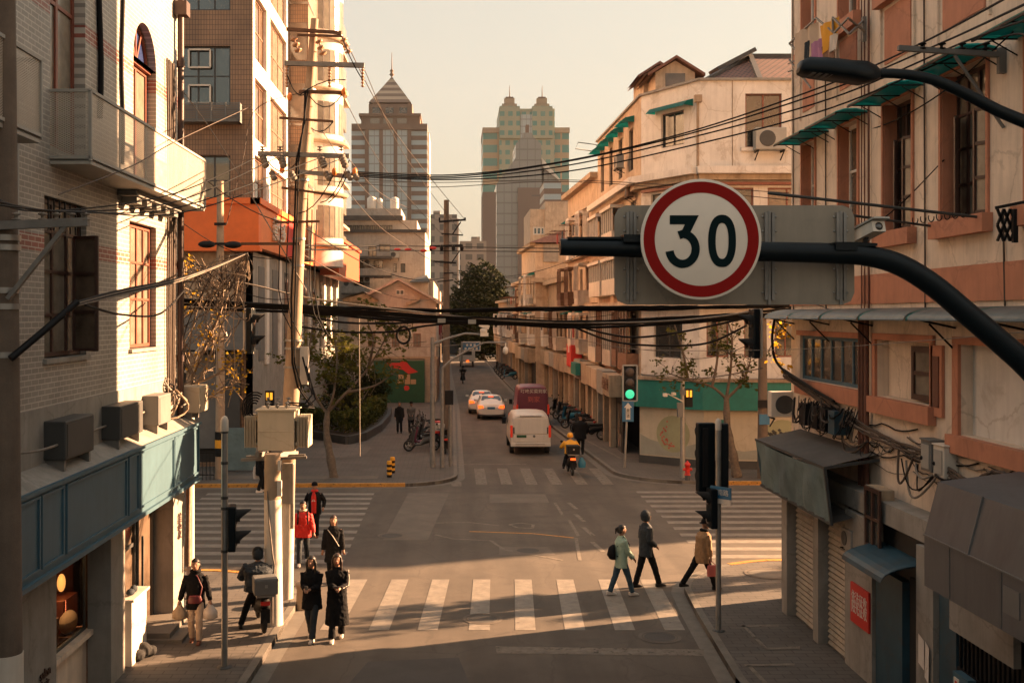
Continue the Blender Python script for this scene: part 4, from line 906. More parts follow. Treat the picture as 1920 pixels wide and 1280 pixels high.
def flat(par, name, pts, dd, m):
    q = MB(); q.poly(*[P(a, b_, dd) for a, b_ in pts]); return q.build(name, MT[m], par)
flat(mu, 'painted_roof', [(725, 680), (750, 680), (752, 676), (762, 678), (770, 688), (784, 697), (766, 701), (755, 693), (735, 690)], dm-.006, 'red')
for a, b1, c, b2 in ((747, 702, 757, 710), (759, 702, 769, 720), (770, 711, 780, 720), (745, 712, 757, 718)): flat(mu, 'painted_house', [(a, b1), (c, b1), (c, b2), (a, b2)], dm-.005, 'mural_cream')
flat(mu, 'painted_lantern', [(757, 726), (760, 722), (766, 723), (768, 728), (765, 732), (759, 732)], dm-.005, 'red')
# low house beyond, beside the pole
Sh = thing('small_house', 'small cream house with a dark sloping roof behind the right side of the gable', 'house', (-2.5, 88, 0))
d = 88; q = MB(); q.box(xat(775, d), xat(803, d), d, d+6, 0, zat(527, d)); q.build('wall', MT['plaster_warm'], Sh)
q = MB(); q.poly(P(768, 528, d-.4), P(806, 527, d-.4), P(800, 515, d+3), P(776, 522, d+3)); q.poly(P(768, 530, d-.4), P(806, 529, d-.4), P(806, 527, d-.4), P(768, 528, d-.4)); q.build('roof', MT['roof_grey'], Sh)
Rr = thing('red_shop_row', 'narrow row of shop fronts with red signs glimpsed behind the utility pole', 'building', (-2, 100, 0))
q = MB(); q.box(-7, -1.9, 90, 150, 0, 9.5); q.build('wall', MT['plaster_warm'], Rr)
for i in range(8): q = MB(); q.box(-1.9, -1.7, 92+i*7, 96.5+i*7, 3.0, 6.5 if i % 2 else 4.2); q.build('sign_board', MT['cloth_darkred' if i % 2 else 'plaster_old'], Rr)
for i in range(8): q = MB(); q.box(-1.9, -1.86, 92+i*7, 96+i*7, .2, 2.8); q.build('shop_opening', MT['shop_dark'], Rr)
Rs = thing('street_shop', 'narrow beige shop front with an arched doorway beside the parked motorcycles', 'building', (-2, 83, 0))
q = MB(); q.box(-3.1, -1.3, 80.5, 90, 0, 4.2); q.build('wall', MT['plaster_beige'], Rs)
for i in range(3): q = MB(); q.box(-1.3, -1.26, 81+i*3, 83.2+i*3, .2, 3.2); q.build('door', MT['wood_panel'], Rs)
# ------------------------------------------------------------------ far towers
def grid_mat(name, wall, glass, bw, bh, fx=.7, fz=.6, rough=.3):
    m = mat(name, wall, .7, var=0); t = m.node_tree; b = t.nodes['Principled BSDF']
    g = t.nodes.new('ShaderNodeNewGeometry'); s = t.nodes.new('ShaderNodeSeparateXYZ'); t.links.new(g.outputs['Position'], s.inputs[0])
    ad = t.nodes.new('ShaderNodeMath'); ad.operation = 'ADD'; t.links.new(s.outputs[0], ad.inputs[0]); t.links.new(s.outputs[1], ad.inputs[1])
    res = []
    for src, wd, fr_ in ((ad.outputs[0], bw, fx), (s.outputs[2], bh, fz)):
        a = t.nodes.new('ShaderNodeMath'); a.operation = 'DIVIDE'; a.inputs[1].default_value = wd; t.links.new(src, a.inputs[0])
        f = t.nodes.new('ShaderNodeMath'); f.operation = 'FRACT'; t.links.new(a.outputs[0], f.inputs[0])
        l = t.nodes.new('ShaderNodeMath'); l.operation = 'LESS_THAN'; l.inputs[1].default_value = fr_; t.links.new(f.outputs[0], l.inputs[0]); res.append(l)
    mu_ = t.nodes.new('ShaderNodeMath'); mu_.operation = 'MULTIPLY'; t.links.new(res[0].outputs[0], mu_.inputs[0]); t.links.new(res[1].outputs[0], mu_.inputs[1])
    x_ = t.nodes.new('ShaderNodeMix'); x_.data_type = 'RGBA'; t.links.new(mu_.outputs[0], x_.inputs[0]); x_.inputs[6].default_value = tuple(wall)+(1,); x_.inputs[7].default_value = tuple(glass)+(1,)
    t.links.new(x_.outputs[2], b.inputs['Base Color'])
    r_ = t.nodes.new('ShaderNodeMapRange'); r_.inputs[3].default_value = .75; r_.inputs[4].default_value = rough; t.links.new(mu_.outputs[0], r_.inputs[0]); t.links.new(r_.outputs[0], b.inputs['Roughness'])
    return m
grid_mat('tower_strip', (.15, .1, .075), (.3, .37, .39), 400, 4.05, 1.1, .5)
grid_mat('tower_glass', (.2, .2, .185), (.32, .37, .38), 2.4, 4.05, .88, .86, .15)
grid_mat('twin_green', (.34, .25, .16), (.06, .2, .18), 9, 7.6, .9, .58)
grid_mat('twin_mid', (.26, .27, .2), (.06, .19, .17), 4.6, 5.4, .55, .5)
grid_mat('glass_tower', (.16, .15, .135), (.24, .235, .215), 3.2, 4.4, .9, .86, .2)
grid_mat('far_flats', (.27, .22, .18), (.1, .09, .08), 3.4, 3.3, .6, .5)
grid_mat('brown_tower', (.17, .12, .095), (.1, .085, .075), 60, 5.5, .5, .12)
mat('tower_brown', (.14, .09, .065), .8, var=.05); mat('tower_cream', (.32, .24, .17), .8, var=.05)
def tbox(par, nm, d, px0, px1, py0, py1, depth, m, back=0, base=None):
    q = MB(); q.box(xat(px0, d), xat(px1, d), d+back, d+back+depth, zat(py1, d) if base is None else base, zat(py0, d)); return q.build(nm, MT[m], par)
T1 = thing('pyramid_tower', 'tall brown office tower with a striped pyramid roof and needle mast', 'skyscraper', (-30, 480, 0)); d = 480.
tbox(T1, 'shaft', d, 659, 801, 236, 560, 34, 'tower_strip', base=0)
for a in (691, 718, 744): tbox(T1, 'window_strip', d-.8, a, a+20, 243, 420, 1, 'tower_glass')
for a in (684, 711, 738, 764): tbox(T1, 'pier', d-1.2, a, a+7, 236, 430, 1.4, 'tower_brown')
tbox(T1, 'cornice', d-1.5, 659, 801, 232, 243, 36, 'tower_brown'); tbox(T1, 'upper_block', d, 676, 787, 212, 234, 34, 'tower_brown', 3); tbox(T1, 'crown_block', d, 690, 772, 192, 214, 30, 'tower_brown', 4)
tbox(T1, 'ledge', d, 672, 789, 211, 216, 33, 'tower_brown', 2)
for a in (697, 722, 748): tbox(T1, 'crown_window', d, a, a+15, 199, 210, 1, 'glass', 3.4); tbox(T1, 'crown_window', d, a-4, a+14, 220, 231, 1, 'glass_curtain', 2.4)
q = MB(); n = 9; bx0, bx1 = xat(690, d), xat(770, d); cx_ = (bx0+bx1)/2; hb = (bx1-bx0)/2; zb_, zt_ = zat(192, d), zat(142, d); yc = d+4+15; zt_ = zat(142, yc-2); zb_ = zat(192, d+4)
for i in range(n):
    a = 1-i/n; c = 1-(i+1)/n; z1 = zb_+(zt_-zb_)*i/n; z2 = zb_+(zt_-zb_)*(i+1)/n; q.m = i % 2
    ra = [(cx_-hb*a, yc-15*a, z1), (cx_+hb*a, yc-15*a, z1), (cx_+hb*a, yc+15*a, z1), (cx_-hb*a, yc+15*a, z1)]; rb = [(cx_-hb*c-.01, yc-15*c, z2), (cx_+hb*c+.01, yc-15*c, z2), (cx_+hb*c+.01, yc+15*c, z2), (cx_-hb*c-.01, yc+15*c, z2)]
    q.loft([[V(p) for p in ra], [V(p) for p in rb]], False, False)
q.build('pyramid_roof', [MT['tower_brown'], MT['tower_cream']], T1)
q = MB(); q.cyl((cx_, yc, zt_-.5), (cx_, yc, zt_+11), .35, .1, 6); q.lathe((cx_, yc, zt_), [(.3, 0), (1.2, .8), (.5, 1.8), (1.0, 2.6), (.2, 3.5)], 10); q.build('mast', MT['tower_brown'], T1)
tbox(T1, 'side_slab', d, 801, 804, 244, 560, 30, 'white_paint', 6, base=0)
T2 = thing('twin_tower', 'green and cream skyscraper with two stepped turrets', 'skyscraper', (38, 620, 0)); d = 620.
tbox(T2, 'shaft', d, 906, 1068, 247, 560, 40, 'twin_green', 3, base=0); tbox(T2, 'shaft_centre', d, 936, 1040, 204, 560, 38, 'twin_mid', base=0)
tbox(T2, 'cornice', d, 905, 936, 238, 248, 42, 'tower_cream', 2); tbox(T2, 'cornice', d, 1040, 1069, 238, 248, 42, 'tower_cream', 2)
tbox(T2, 'recess', d-.6, 976, 998, 215, 560, 1, 'tower_glass', base=0)
for c_ in (955.5, 1016.5):
    for (h_, y1, y2, m_) in ((19, 200, 260, 'twin_mid'), (14, 194, 201, 'tower_cream'), (9.5, 183, 195, 'tower_cream'), (7, 181, 184, 'tower_brown')): tbox(T2, 'turret', d, c_-h_, c_+h_, y1, y2, h_*.6, m_, -1.5 if h_ == 19 else 1)
    q = MB(); p = P(c_, 182, d+5); q.cyl(p, p+Z3*6.5, .35, .12, 5); q.build('mast', MT['tower_brown'], T2)
T3 = thing('glass_tower', 'grey glass tower with stepped sloping shoulders standing in front of the green twin tower', 'skyscraper', (28, 450, 0)); d = 450.
def slab(par, nm, pts, d, depth, m):
    q = MB(); q.prism([(xat(a, d), zat(b_, d)) for a, b_ in pts], (0, d, 0), X3, Z3, Y3, depth); return q.build(nm, MT[m], par)
slab(T3, 'shaft', [(931, 600), (931, 345), (950, 320), (967, 296), (967, 270), (978, 258), (1001, 258), (1015, 270), (1015, 296), (1020, 600)], d, 25, 'glass_tower')
slab(T3, 'right_wing', [(1020, 600), (1020, 300), (1050, 338), (1050, 600)], d+1, 24, 'glass_tower')
slab(T3, 'lit_slope', [(1016, 296), (1050, 336), (1050, 340), (1017, 312)], d-.5, 22, 'white_paint')  # white colour stands in for sunlight on the tower's sloping shoulder
slab(T3, 'brown_core', [(971, 600), (971, 352), (1020, 352), (1020, 600)], d-1.5, 4, 'brown_tower')
slab(T3, 'crown', [(978, 259), (981, 249), (997, 249), (1001, 259)], d+4, 14, 'glass_tower'); slab(T3, 'finial', [(986, 250), (986, 234), (992, 234), (992, 250)], d+8, 4, 'tower_brown')
B1 = thing('brown_tower_block', 'plain brown tower block at the foot of the glass tower', 'building', (15, 380, 0)); d = 380.
tbox(B1, 'shaft', d, 905, 930, 360, 600, 20, 'brown_tower', base=0)
B2 = thing('dark_office_block', 'dark office block right of the glass tower', 'building', (35, 400, 0)); d = 400.
tbox(B2, 'shaft', d, 1020, 1052, 340, 600, 20, 'tower_strip', base=0); tbox(B2, 'shaft', d+1, 1052, 1102, 360, 600, 20, 'tower_brown', base=0)
B3 = thing('far_flats', 'cream high rise flats between the pyramid tower and the utility pole', 'building', (-5, 300, 0)); d = 300.
tbox(B3, 'shaft', d, 807, 857, 402, 600, 15, 'far_flats', base=0); tbox(B3, 'roof_block', d, 812, 825, 394, 403, 6, 'far_flats', 2); tbox(B3, 'shaft', d+1, 835, 860, 410, 600, 15, 'far_flats', base=0)
B4 = thing('low_flats', 'low pale flats behind the dark tree at the end of the street', 'building', (2, 320, 0)); d = 330.
tbox(B4, 'shaft', d, 862, 912, 452, 600, 15, 'far_flats', base=0); tbox(B4, 'roof_block', d, 884, 900, 443, 453, 6, 'far_flats', 2)
B5 = thing('beige_block', 'plain beige block stepping up behind the houses on the right of the far street', 'building', (15, 130, 0)); d = 130.
tbox(B5, 'wall', d, 1022, 1125, 378, 600, 12, 'plaster_warm', base=0); tbox(B5, 'wing', d+.5, 994, 1030, 392, 600, 12, 'plaster_warm', base=0); window(B5, (0, d+.45, 0), X3, Z3, -Y3, (xat(1000, d), zat(440, d), xat(1022, d), zat(425, d)), 0, 3, 1, 'white_paint', 'glass_sky', .15)
# ------------------------------------------------------------------ right side of the far street
Wc = thing('white_corner_building', 'white corner building with a chamfered front, tiled hip roof and teal shop band', 'building', (11, 50, 0))
A0 = V((10.4, 46.5, 0)); A1 = V((8.5, 49.9, 0)); A2 = V((8.25, 63.2, 0)); AE = V((46, 46.5, 0))
ZP = 16.45
def fac(par, a, c, z0, z1, holes, m, nm='wall', depth=.2):
    u = (c-a); L_ = u.length; u.normalize(); n = V((u.y, -u.x, 0))
    q = MB(); q.wall(a+Z3*z0, u, Z3, n, L_, z1-z0, [(h[0], h[1]-z0, h[2], h[3]-z0) for h in holes], depth); q.build(nm, MT[m], par); return u, n, L_
def wins(par, a, c, rects, fm='wood_red', nx=2, ny=1, inset=.12, fw=.06, gl=None):
    u = (c-a).normalized(); n = V((u.y, -u.x, 0))
    for r in rects: window(par, a, u, Z3, n, r[:4], inset, nx, ny, fm, gl or GL[rnd.randrange(4)], fw)
# front (towards the camera), chamfer, and street side; seen from outside u runs left to right
fr_h = [(1.95, 13.0+.6, 3.5, 15.9)]+[(k, 10.0, k+1.7, 11.9) for k in (.6, 2.9, 5.2, 7.5)]+[(k, 4.7, k+.95, 6.4) for k in (.3, 1.9, 3.2, 4.9, 6.2, 7.9, 9.5)]+[(k, 7.6, k+1.2, 9.2) for k in (.6, 2.9, 5.2, 7.5)]
fac(Wc, A0, AE, 2.6, ZP, fr_h, 'plaster_white'); wins(Wc, A0, AE, fr_h, 'wood_red'); 
ch_h = [(1.4, 13.9, 2.9, 15.4), (.7, 10.0, 3.0, 11.9), (.8, 7.2, 2.9, 9.0), (.9, 4.6, 2.8, 6.4)]
fac(Wc, A1, A0, 2.6, ZP, ch_h, 'plaster_white'); wins(Wc, A1, A0, ch_h, 'grey_dark')
ss_h = [(k, 13.4, k+1.1, 15.4) for k in (1.2, 4.2, 7.2, 10.2)]+[(k, 10.1, k+1.4, 11.9) for k in (.8, 3.2, 5.6, 8.0, 10.6)]+[(k, 4.6, k+1.5, 6.6) for k in (.6, 3.0, 5.4, 7.8, 10.4)]
u_s, n_s, L_s = fac(Wc, A2, A1, 2.6, ZP, ss_h, 'plaster_warm'); wins(Wc, A2, A1, ss_h, 'wood_dark')
q = MB(); q.poly(A0+Z3*(ZP-.6), A1+Z3*(ZP-.6), A2+Z3*(ZP-.6), V((46, 63, ZP-.6)), AE+Z3*(ZP-.6)); q.poly(A2, A2+Z3*ZP, V((46, 63, ZP)), V((46, 63, 0))); q.poly(AE, AE+Z3*ZP, V((46, 63, ZP)), V((46, 63, 0))); q.build('roof_deck', MT['plaster_grey'], Wc)
q = MB(); q.prism([(10.75, 46.9), (8.85, 50.1), (8.6, 63), (45.8, 63), (45.8, 46.9)], (0, 0, .1), X3, Y3, Z3, ZP-1); q.build('core', MT['interior'], Wc)
def belt(par, pts, z0, z1, out, m, nm='cornice'):
    q = MB()
    for a, c in zip(pts, pts[1:]):
        u = (c-a).normalized(); n = V((u.y, -u.x, 0)); q.obox((a+c)/2+Z3*(z0+z1)/2+n*out/2, u*((c-a).length/2+out*.3), n*(out/2), Z3*(z1-z0)/2)
    return q.build(nm, MT[m], par)
path = [A2, A1, A0, AE]
belt(Wc, path, ZP, ZP+.1, .12, 'plaster_grey', 'coping'); belt(Wc, path, 12.45, 12.75, .6, 'plaster_white'); belt(Wc, path, 12.2, 12.449, .35, 'plaster_beige'); belt(Wc, path, 6.85, 7.1, .7, 'plaster_warm', 'balcony_slab'); belt(Wc, path, 9.45, 9.65, .3, 'plaster_old')
belt(Wc, [A1+(A0-A1)*.1, A0, A0+X3*9], 12.0, 12.12, .25, 'wood_red', 'lintel'); belt(Wc, [A0+X3*.3, A0+X3*14], 7.101, 7.9, .12, 'plaster_old', 'parapet')
# teal shop band and illustrated panels
S0 = V((8.1, 47.4, 0)); S1 = V((10.4, 45.6, 0)); S2 = V((13.6, 45.2, 0)); S3 = V((30, 45.2, 0))
belt(Wc, [V((8.0, 50, 0)), S0, S1, S2, S3], 2.55, 3.72, .35, 'teal', 'shop_fascia')
belt(Wc, [V((8.0, 50, 0)), S0, S1, S2, S3], 3.72, 3.85, .42, 'plaster_old', 'fascia_top')
belt(Wc, [S0, S1, S2, S3], .45, 2.55, .12, 'panel_cream', 'hoarding'); belt(Wc, [S0, S1, S2, S3], .1, .45, .16, 'grey_dark', 'plinth')
q = MB(); q.poly(*[p+Z3*3.8 for p in (S0, S1, S2, S3, AE, A0, A1)]); q.build('shop_roof', MT['roof_grey'], Wc)
def on(a, c, s_, z_, out): u = (c-a).normalized(); n = V((u.y, -u.x, 0)); return a+u*s_+n*out+Z3*z_
def disc(a, c, s_, z_, r, m, out=.128, nm='painted_disc', n=24, sq=1): 
    q = MB(); u = (c-a).normalized(); nn = V((u.y, -u.x, 0)); o = on(a, c, s_, z_, out); q.poly(*[o+u*r*math.cos(2*PI*i/n)*sq+Z3*r*math.sin(2*PI*i/n) for i in range(n)]); return q.build(nm, MT[m], Wc)
disc(S0, S1, 1.55, 1.45, .78, 'panel_disc'); disc(S1, S2, 3.15, 1.4, .78, 'panel_disc')
q = MB(); rr = random.Random(3)
for i in range(34):
    a_ = R(120+rr.random()*150); rad = .55+rr.uniform(-.16, .1); o = on(S0, S1, 1.6+rad*math.cos(a_), 1.45+rad*math.sin(a_), .135); u = (S1-S0).normalized(); s_ = .05
    q.poly(o-u*s_, o-Z3*s_, o+u*s_, o+Z3*s_)
q.build('painted_blossom', MT['blossom'], Wc)
q = MB()
for i in range(60):
    a_ = rr.random()*6.3; rad = rr.random()**.5*.36; o = on(S1, S2, 2.95+rad*math.cos(a_)*1.2, 1.5+rad*math.sin(a_)*.8, .135); u = (S2-S1).normalized(); s_ = rr.uniform(.03, .08)
    q.poly(o-u*s_, o-Z3*s_, o+u*s_*1.4, o+Z3*s_)
q.poly(*[on(S1, S2, s_, z_, .134) for s_, z_ in ((2.9, 1.5), (3.05, 1.2), (3.2, .98), (3.3, .95), (3.2, 1.15), (3.0, 1.5))]); q.poly(*[on(S1, S2, s_, z_, .134) for s_, z_ in ((2.5, .98), (3.7, .96), (3.7, .93), (2.5, .94))]); q.build('painted_pine', MT['grey_dark'], Wc)
for (a, c, pts) in ((S0, S1, [(.0, .5), (.0, 1.35), (.5, 1.15), (1.0, 1.05), (1.9, .9), (2.9, 1.2), (2.9, .5)]), (S1, S2, [(0, .5), (0, 1.0), (.8, .95), (1.6, .85), (2.4, .95), (3.2, .8), (3.2, .5)])):
    q = MB(); q.poly(*[on(a, c, s_, z_, .124) for s_, z_ in pts]); q.build('painted_hill', MT['panel_hill'], Wc)
q = MB(); o = [on(S1, S2, s_, z_, .13) for s_, z_ in ((.55, 2.15), (.85, 2.15), (.85, 1.95), (.55, 1.95))]; q.poly(*o); o = [on(S1, S2, s_, z_, .13) for s_, z_ in ((.55, 1.9), (.85, 1.9), (.85, 1.8), (.55, 1.8))]; q.poly(*o); q.build('poster', MT['teal'], Wc)
# hip roof and dormers
q = MB(); zb_ = ZP+.05; hp = [V((10.2, 50.2, zb_)), V((13.2, 47.2, zb_)), V((40, 47.2, zb_)), V((40, 62, zb_)), V((9.4, 62, zb_))]; r1 = V((14.6, 54, 19.2)); r2 = V((34, 54, 19.2))
for a, b_, c in ((hp[0], hp[1], r1), (hp[4], hp[0], r1)): q.poly(a, b_, c)
q.poly(hp[1], hp[2], r2, r1); q.poly(hp[3], hp[4], r1, r2); q.poly(hp[2], hp[3], r2)
q.build('hip_roof', brickmat('tiles_roof', (.2, .085, .055), (.16, .07, .048), (.05, .025, .02), .3, .28, 'XY', .05, .8, bump=.6), Wc)
q = MB(); q.bar(r1-V((0, 0, -.05)), hp[0]+Z3*.05, .22); q.bar(r1+Z3*.05, hp[1]+Z3*.05, .22); q.bar(r1+Z3*.05, r2+Z3*.05, .22); q.build('ridge_tile', MT['roof_grey'], Wc)
q = MB(); q.bar(P(1338, 134, 53), P(1409, 97, 53.6), .9, .2, V((-.3, 0, 1))); q.build('raised_verge', MT['roof_grey'], Wc)
for k, (c_, s_) in enumerate(((P(1235, 140, 54), 1.), (P(1266, 136, 52), 1.25))):
    q = MB(); w_ = .75*s_; hh = .75*s_; x_, y_, z_ = c_
    q.poly((x_-w_, y_, z_-1.0), (x_+w_, y_, z_-1.0), (x_+w_, y_, z_), (x_, y_, z_+hh*.6), (x_-w_, y_, z_)); q.box(x_-w_, x_+w_, y_+.01, y_+3, z_-1.2, z_); q.build('dormer', MT['plaster_warm'], Wc)
    q = MB()
    for sg in (-1, 1):
        a = V((x_, y_-.35, z_+hh*.8)); b_ = V((x_+sg*w_*1.45, y_-.35, z_-.1)); q.poly(a, b_, b_+Y3*3.4, a+Y3*3.4); q.poly(a-Z3*.13, b_-Z3*.13, b_+Y3*3.4-Z3*.13, a+Y3*3.4-Z3*.13); q.poly(a, b_, b_-Z3*.13, a-Z3*.13)
    q.build('dormer_roof', MT['roof_tile'], Wc)
    q = MB(); q.box(x_-w_*.5, x_+w_*.5, y_-.03, y_-.005, z_-.7, z_-.05); q.build('dormer_window', MT['glass_warm'], Wc)
# awnings on the upper floor
def shade(par, a, c, s0, s1, z_, out=.7, m='teal_sheet', drop=.3):
    u = (c-a).normalized(); n = V((u.y, -u.x, 0)); q = MB(); p0 = a+u*s0+Z3*z_+n*.01; p1 = a+u*s1+Z3*z_+n*.01; e0 = p0+n*out-Z3*drop; e1 = p1+n*out-Z3*drop; mm = n*out*.6-Z3*drop*.3
    for a_, b_, c_, d_ in ((p0, p1, p1+mm, p0+mm), (p0+mm, p1+mm, e1, e0)): q.poly(a_, b_, c_, d_); q.poly(*[x-Z3*.03 for x in (a_, b_, c_, d_)])
    q.poly(p0, p0+mm, e0, p0-Z3*drop); q.poly(p1, p1+mm, e1, p1-Z3*drop); return q.build('window_awning', MT[m], par)
shade(Wc, A1, A0, 1.0, 3.5, 15.75, .55)
for k in (1.0, 4.0, 7.0, 10.0): shade(Wc, A2, A1, k, k+1.6, 15.9)
belt(Wc, [A0+X3*1.8, A0+X3*3.7], 13.45, 13.6, .15, 'plaster_white', 'sill')
q = MB(); q.cyl((A0+V((-.1, -.12, 12.8))), (A0+V((-.1, -.12, 15.6))), .06); q.box(A0.x-.25, A0.x+.05, A0.y-.3, A0.y-.02, 15.5, 15.8)
for k in (1.4, 4.0): q.cyl(A0+V((k, -.02, 12.8)), A0+V((k, -.02, ZP)), .015, n=4)
q.build('drain_pipe', MT['plaster_old'], Wc)
# small sign boards and street-side shop fascia of this building
Q0 = V((7.9, 63, 0)); Q1 = V((7.75, 50.4, 0))
def shoprow(par, a, c, units, ztop=3.7, zsign=2.7, mats=('plaster_beige', 'plaster_old', 'plaster_grey', 'plaster_warm')):
    L_ = (c-a).length; u = (c-a).normalized(); n = V((u.y, -u.x, 0)); w_ = L_/units
    for i in range(units):
        s0 = i*w_; o = a+u*(s0+w_/2)
        q = MB(); q.obox(o+n*.3+Z3*(ztop+zsign)/2, u*(w_/2-.04), n*.34, Z3*(ztop-zsign)/2*(1 if i % 3 else 1.15)); q.build('sign_board', MT[mats[(i*7+units) % len(mats)]], par)
        q = MB(); q.obox(o-n*.02+Z3*(zsign/2+.05), u*(w_/2), n*.03, Z3*(zsign/2)); q.build('shop_opening', MT['shop_dark'], par)
        q = MB(); q.obox(a+u*s0+n*.12+Z3*(zsign/2+.05), u*.22, n*.16, Z3*(zsign/2)); q.build('pilaster', MT[mats[(i*3) % len(mats)]], par)
        if i % 2 == 0: q = MB(); q.obox(o+u*w_*.15+n*.02+Z3*1.2, u*w_*.25, n*.03, Z3*1.15); q.build('shop_door', MT['wood_panel' if i % 4 else 'glass_warm'], par)
shoprow(Wc, Q0, Q1, 5)
us_ = (A1-A2).normalized(); ns_ = V((us_.y, -us_.x, 0))
for (s0, s1, z0_, z1_, m) in ((.3, 3.0, 3.9, 6.9, 'white_paint'), (3.3, 5.2, 4.0, 6.9, 'rust'), (5.6, 8.2, 3.9, 6.9, 'plaster_pale'), (8.6, 9.9, 4.0, 6.8, 'wood_panel'), (10.4, 12.7, 3.9, 6.9, 'wood_panel'), (.6, 4.6, 7.5, 9.4, 'white_paint'), (5.4, 9.6, 7.5, 9.4, 'white_paint'), (.5, 3.6, 9.9, 12.0, 'plaster_white'), (5.2, 8.6, 9.9, 12.0, 'white_paint')):
    o = A2+us_*(s0+s1)/2+ns_*.3; q = MB(); q.obox(o+Z3*(z0_+.4), us_*(s1-s0)/2, ns_*.3, Z3*.4); q.obox(o+Z3*(z1_-.08), us_*((s1-s0)/2+.1), ns_*.38, Z3*.08); n_ = max(3, int((s1-s0)/.6))
    for t_ in range(n_+1): q.obox(A2+us_*(s0+(s1-s0)*t_/n_)+ns_*.57+Z3*(z0_+z1_)/2, us_*.035, ns_*.03, Z3*(z1_-z0_)/2)
    q.obox(A2+us_*s1+ns_*.3+Z3*(z0_+z1_)/2, us_*.02, ns_*.28, Z3*(z1_-z0_)/2) if m == 'rust' else None
    bb = q.build('enclosed_balcony', MT[m], Wc); q = MB(); q.poly(*[A2+us_*s_+ns_*.54+Z3*z_ for s_, z_ in ((s0, z0_+.8), (s1, z0_+.8), (s1, z1_-.1), (s0, z1_-.1))]); q.build('glazing', MT['glass_curtain' if m != 'rust' else 'wood_panel'], bb)
text('lettering', '上海家宴', MT['wood_panel'], Wc, Q1+V((-.66, 1.4, 3.2)), -Y3, Z3, .62, .03, sx=.9)
B = None
def rowhouse(name, label, a, c, ztop, floors, m, back=9, roof='flat', units=4, seed=1, bayw=1.6, extra=None):
    """street building from far end a to near end c, facade looking towards the road"""
    par = thing(name, label, 'building', ((a.x+c.x)/2+2, (a.y+c.y)/2, 0)); rr = random.Random(seed)
    L_ = (c-a).length; u = (c-a).normalized(); n = V((u.y, -u.x, 0)); hs = []
    for (zb_, zt_) in floors:
        k = max(1, int(L_/2.15)); w_ = L_/k
        for i in range(k):
            ww = rr.uniform(.9, 1.5); hs.append((i*w_+(w_-ww)/2, zb_, i*w_+(w_+ww)/2, zt_))
    fac(par, a, c, 2.5, ztop, hs, m); wins(par, a, c, hs, rr.choice(['wood_panel', 'white_paint', 'wood_dark']), 2 if seed % 2 else 3)
    q = MB(); b0 = c-n*back; b1 = a-n*back
    q.poly(c, b0, b0+Z3*ztop, c+Z3*ztop); q.poly(a, b1, b1+Z3*ztop, a+Z3*ztop); q.poly(a+Z3*ztop, c+Z3*ztop, b0+Z3*ztop, b1+Z3*ztop); q.build('end_wall', MT[m], par)
    q = MB(); i0, i1 = a-n*.3, c-n*.3; q.poly(i0, i1, i1+Z3*ztop, i0+Z3*ztop); q.build('interior', MT['interior'], par)
    for (zb_, zt_) in floors: belt(par, [a, c], zb_-.55, zb_-.4, .35, 'plaster_beige')
    belt(par, [a, c], ztop-.15, ztop+.15, .45, 'plaster_beige', 'eaves')
    # glazed balconies, racks and condensers hung on the facade
    for (zb_, zt_) in floors:
        for h in hs:
            if h[1] == zb_ and rr.random() < .6:
                s0, s1 = h[0]-.2, h[2]+.2; out = rr.uniform(.45, .8); o = a+u*(s0+s1)/2+n*out/2
                q = MB(); q.obox(o+Z3*(zb_-.05), u*(s1-s0)/2, n*out/2, Z3*.45); q.obox(o+Z3*(zt_+.15), u*(s1-s0)/2, n*out/2, Z3*.08)
                for t_ in range(4): q.obox(a+u*(s0+(s1-s0)*t_/3)+n*out+Z3*(zb_+zt_)/2, u*.03, n*.03, Z3*(zt_-zb_)/2+Z3*.1)
                q.build('enclosed_balcony', MT[rr.choice(['white_paint', 'plaster_white', 'wood_panel', 'rust', 'plaster_pale', 'plaster_white'])], par)
            if h[1] == zb_ and rr.random() < .3:
                o = a+u*(h[0]-.35)+n*.2+Z3*(zb_-.2); q = MB(); q.obox(o, u*.38, n*.17, Z3*.28); q.build('condenser', MT['grey_light'], par)
            if h[1] == zb_ and rr.random() < .35:
                o = a+u*(h[0]+.2)+Z3*(zt_-.6); q = MB(); q.bar(o, o+n*1.7, .04); q.bar(o+u*.9, o+u*.9+n*1.7, .04)
                for t_ in (.4, .9, 1.4): q.bar(o+n*t_, o+n*t_+u*.9, .03)
                q.build('drying_frame', MT['rust'], par)
                q = MB(); q.obox(o+u*.45+n*.9-Z3*.35, u*.3, n*.02, Z3*.33); q.build('washing', MT[rr.choice(['cloth_cream', 'cloth_grey', 'cloth_navy', 'cloth_darkred'])], par)
            if h[1] == zb_ and rr.random() < .4: shade(par, a, c, h[0]-.1, h[2]+.1, zt_+.35, .6, rr.choice(['teal_sheet', 'plaster_old', 'roof_grey']), .2)
    if roof == 'hip':
        m0, m1 = (a+b1)/2-u*-1.5, (c+b0)/2-u*1.5; q = MB(); e = .5
        A_, C_, D_, E_ = a+n*e-u*e, c+n*e+u*e, b0-n*e+u*e, b1-n*e-u*e
        A_, C_, D_, E_ = [x+Z3*(ztop+.1) for x in (A_, C_, D_, E_)]; m0 = m0+Z3*(ztop+2); m1 = m1+Z3*(ztop+2)
        q.poly(A_, C_, m1, m0); q.poly(D_, E_, m0, m1); q.poly(C_, D_, m1); q.poly(E_, A_, m0); q.build('roof', MT['roof_tile'], par)
    shoprow(par, a+n*.0, c, units)
    return par, u, n
def rx(y): return 8.25-(y-63.2)*.031
h1, u1_, n1_ = rowhouse('terrace_house', 'terrace building with enclosed balconies next after the white corner building', V((rx(76), 76, 0)), V((rx(63.3), 63.3, 0)), 14.6, [(4.6, 6.4), (7.6, 9.4), (10.6, 12.6)], 'plaster_warm', units=5, seed=2)
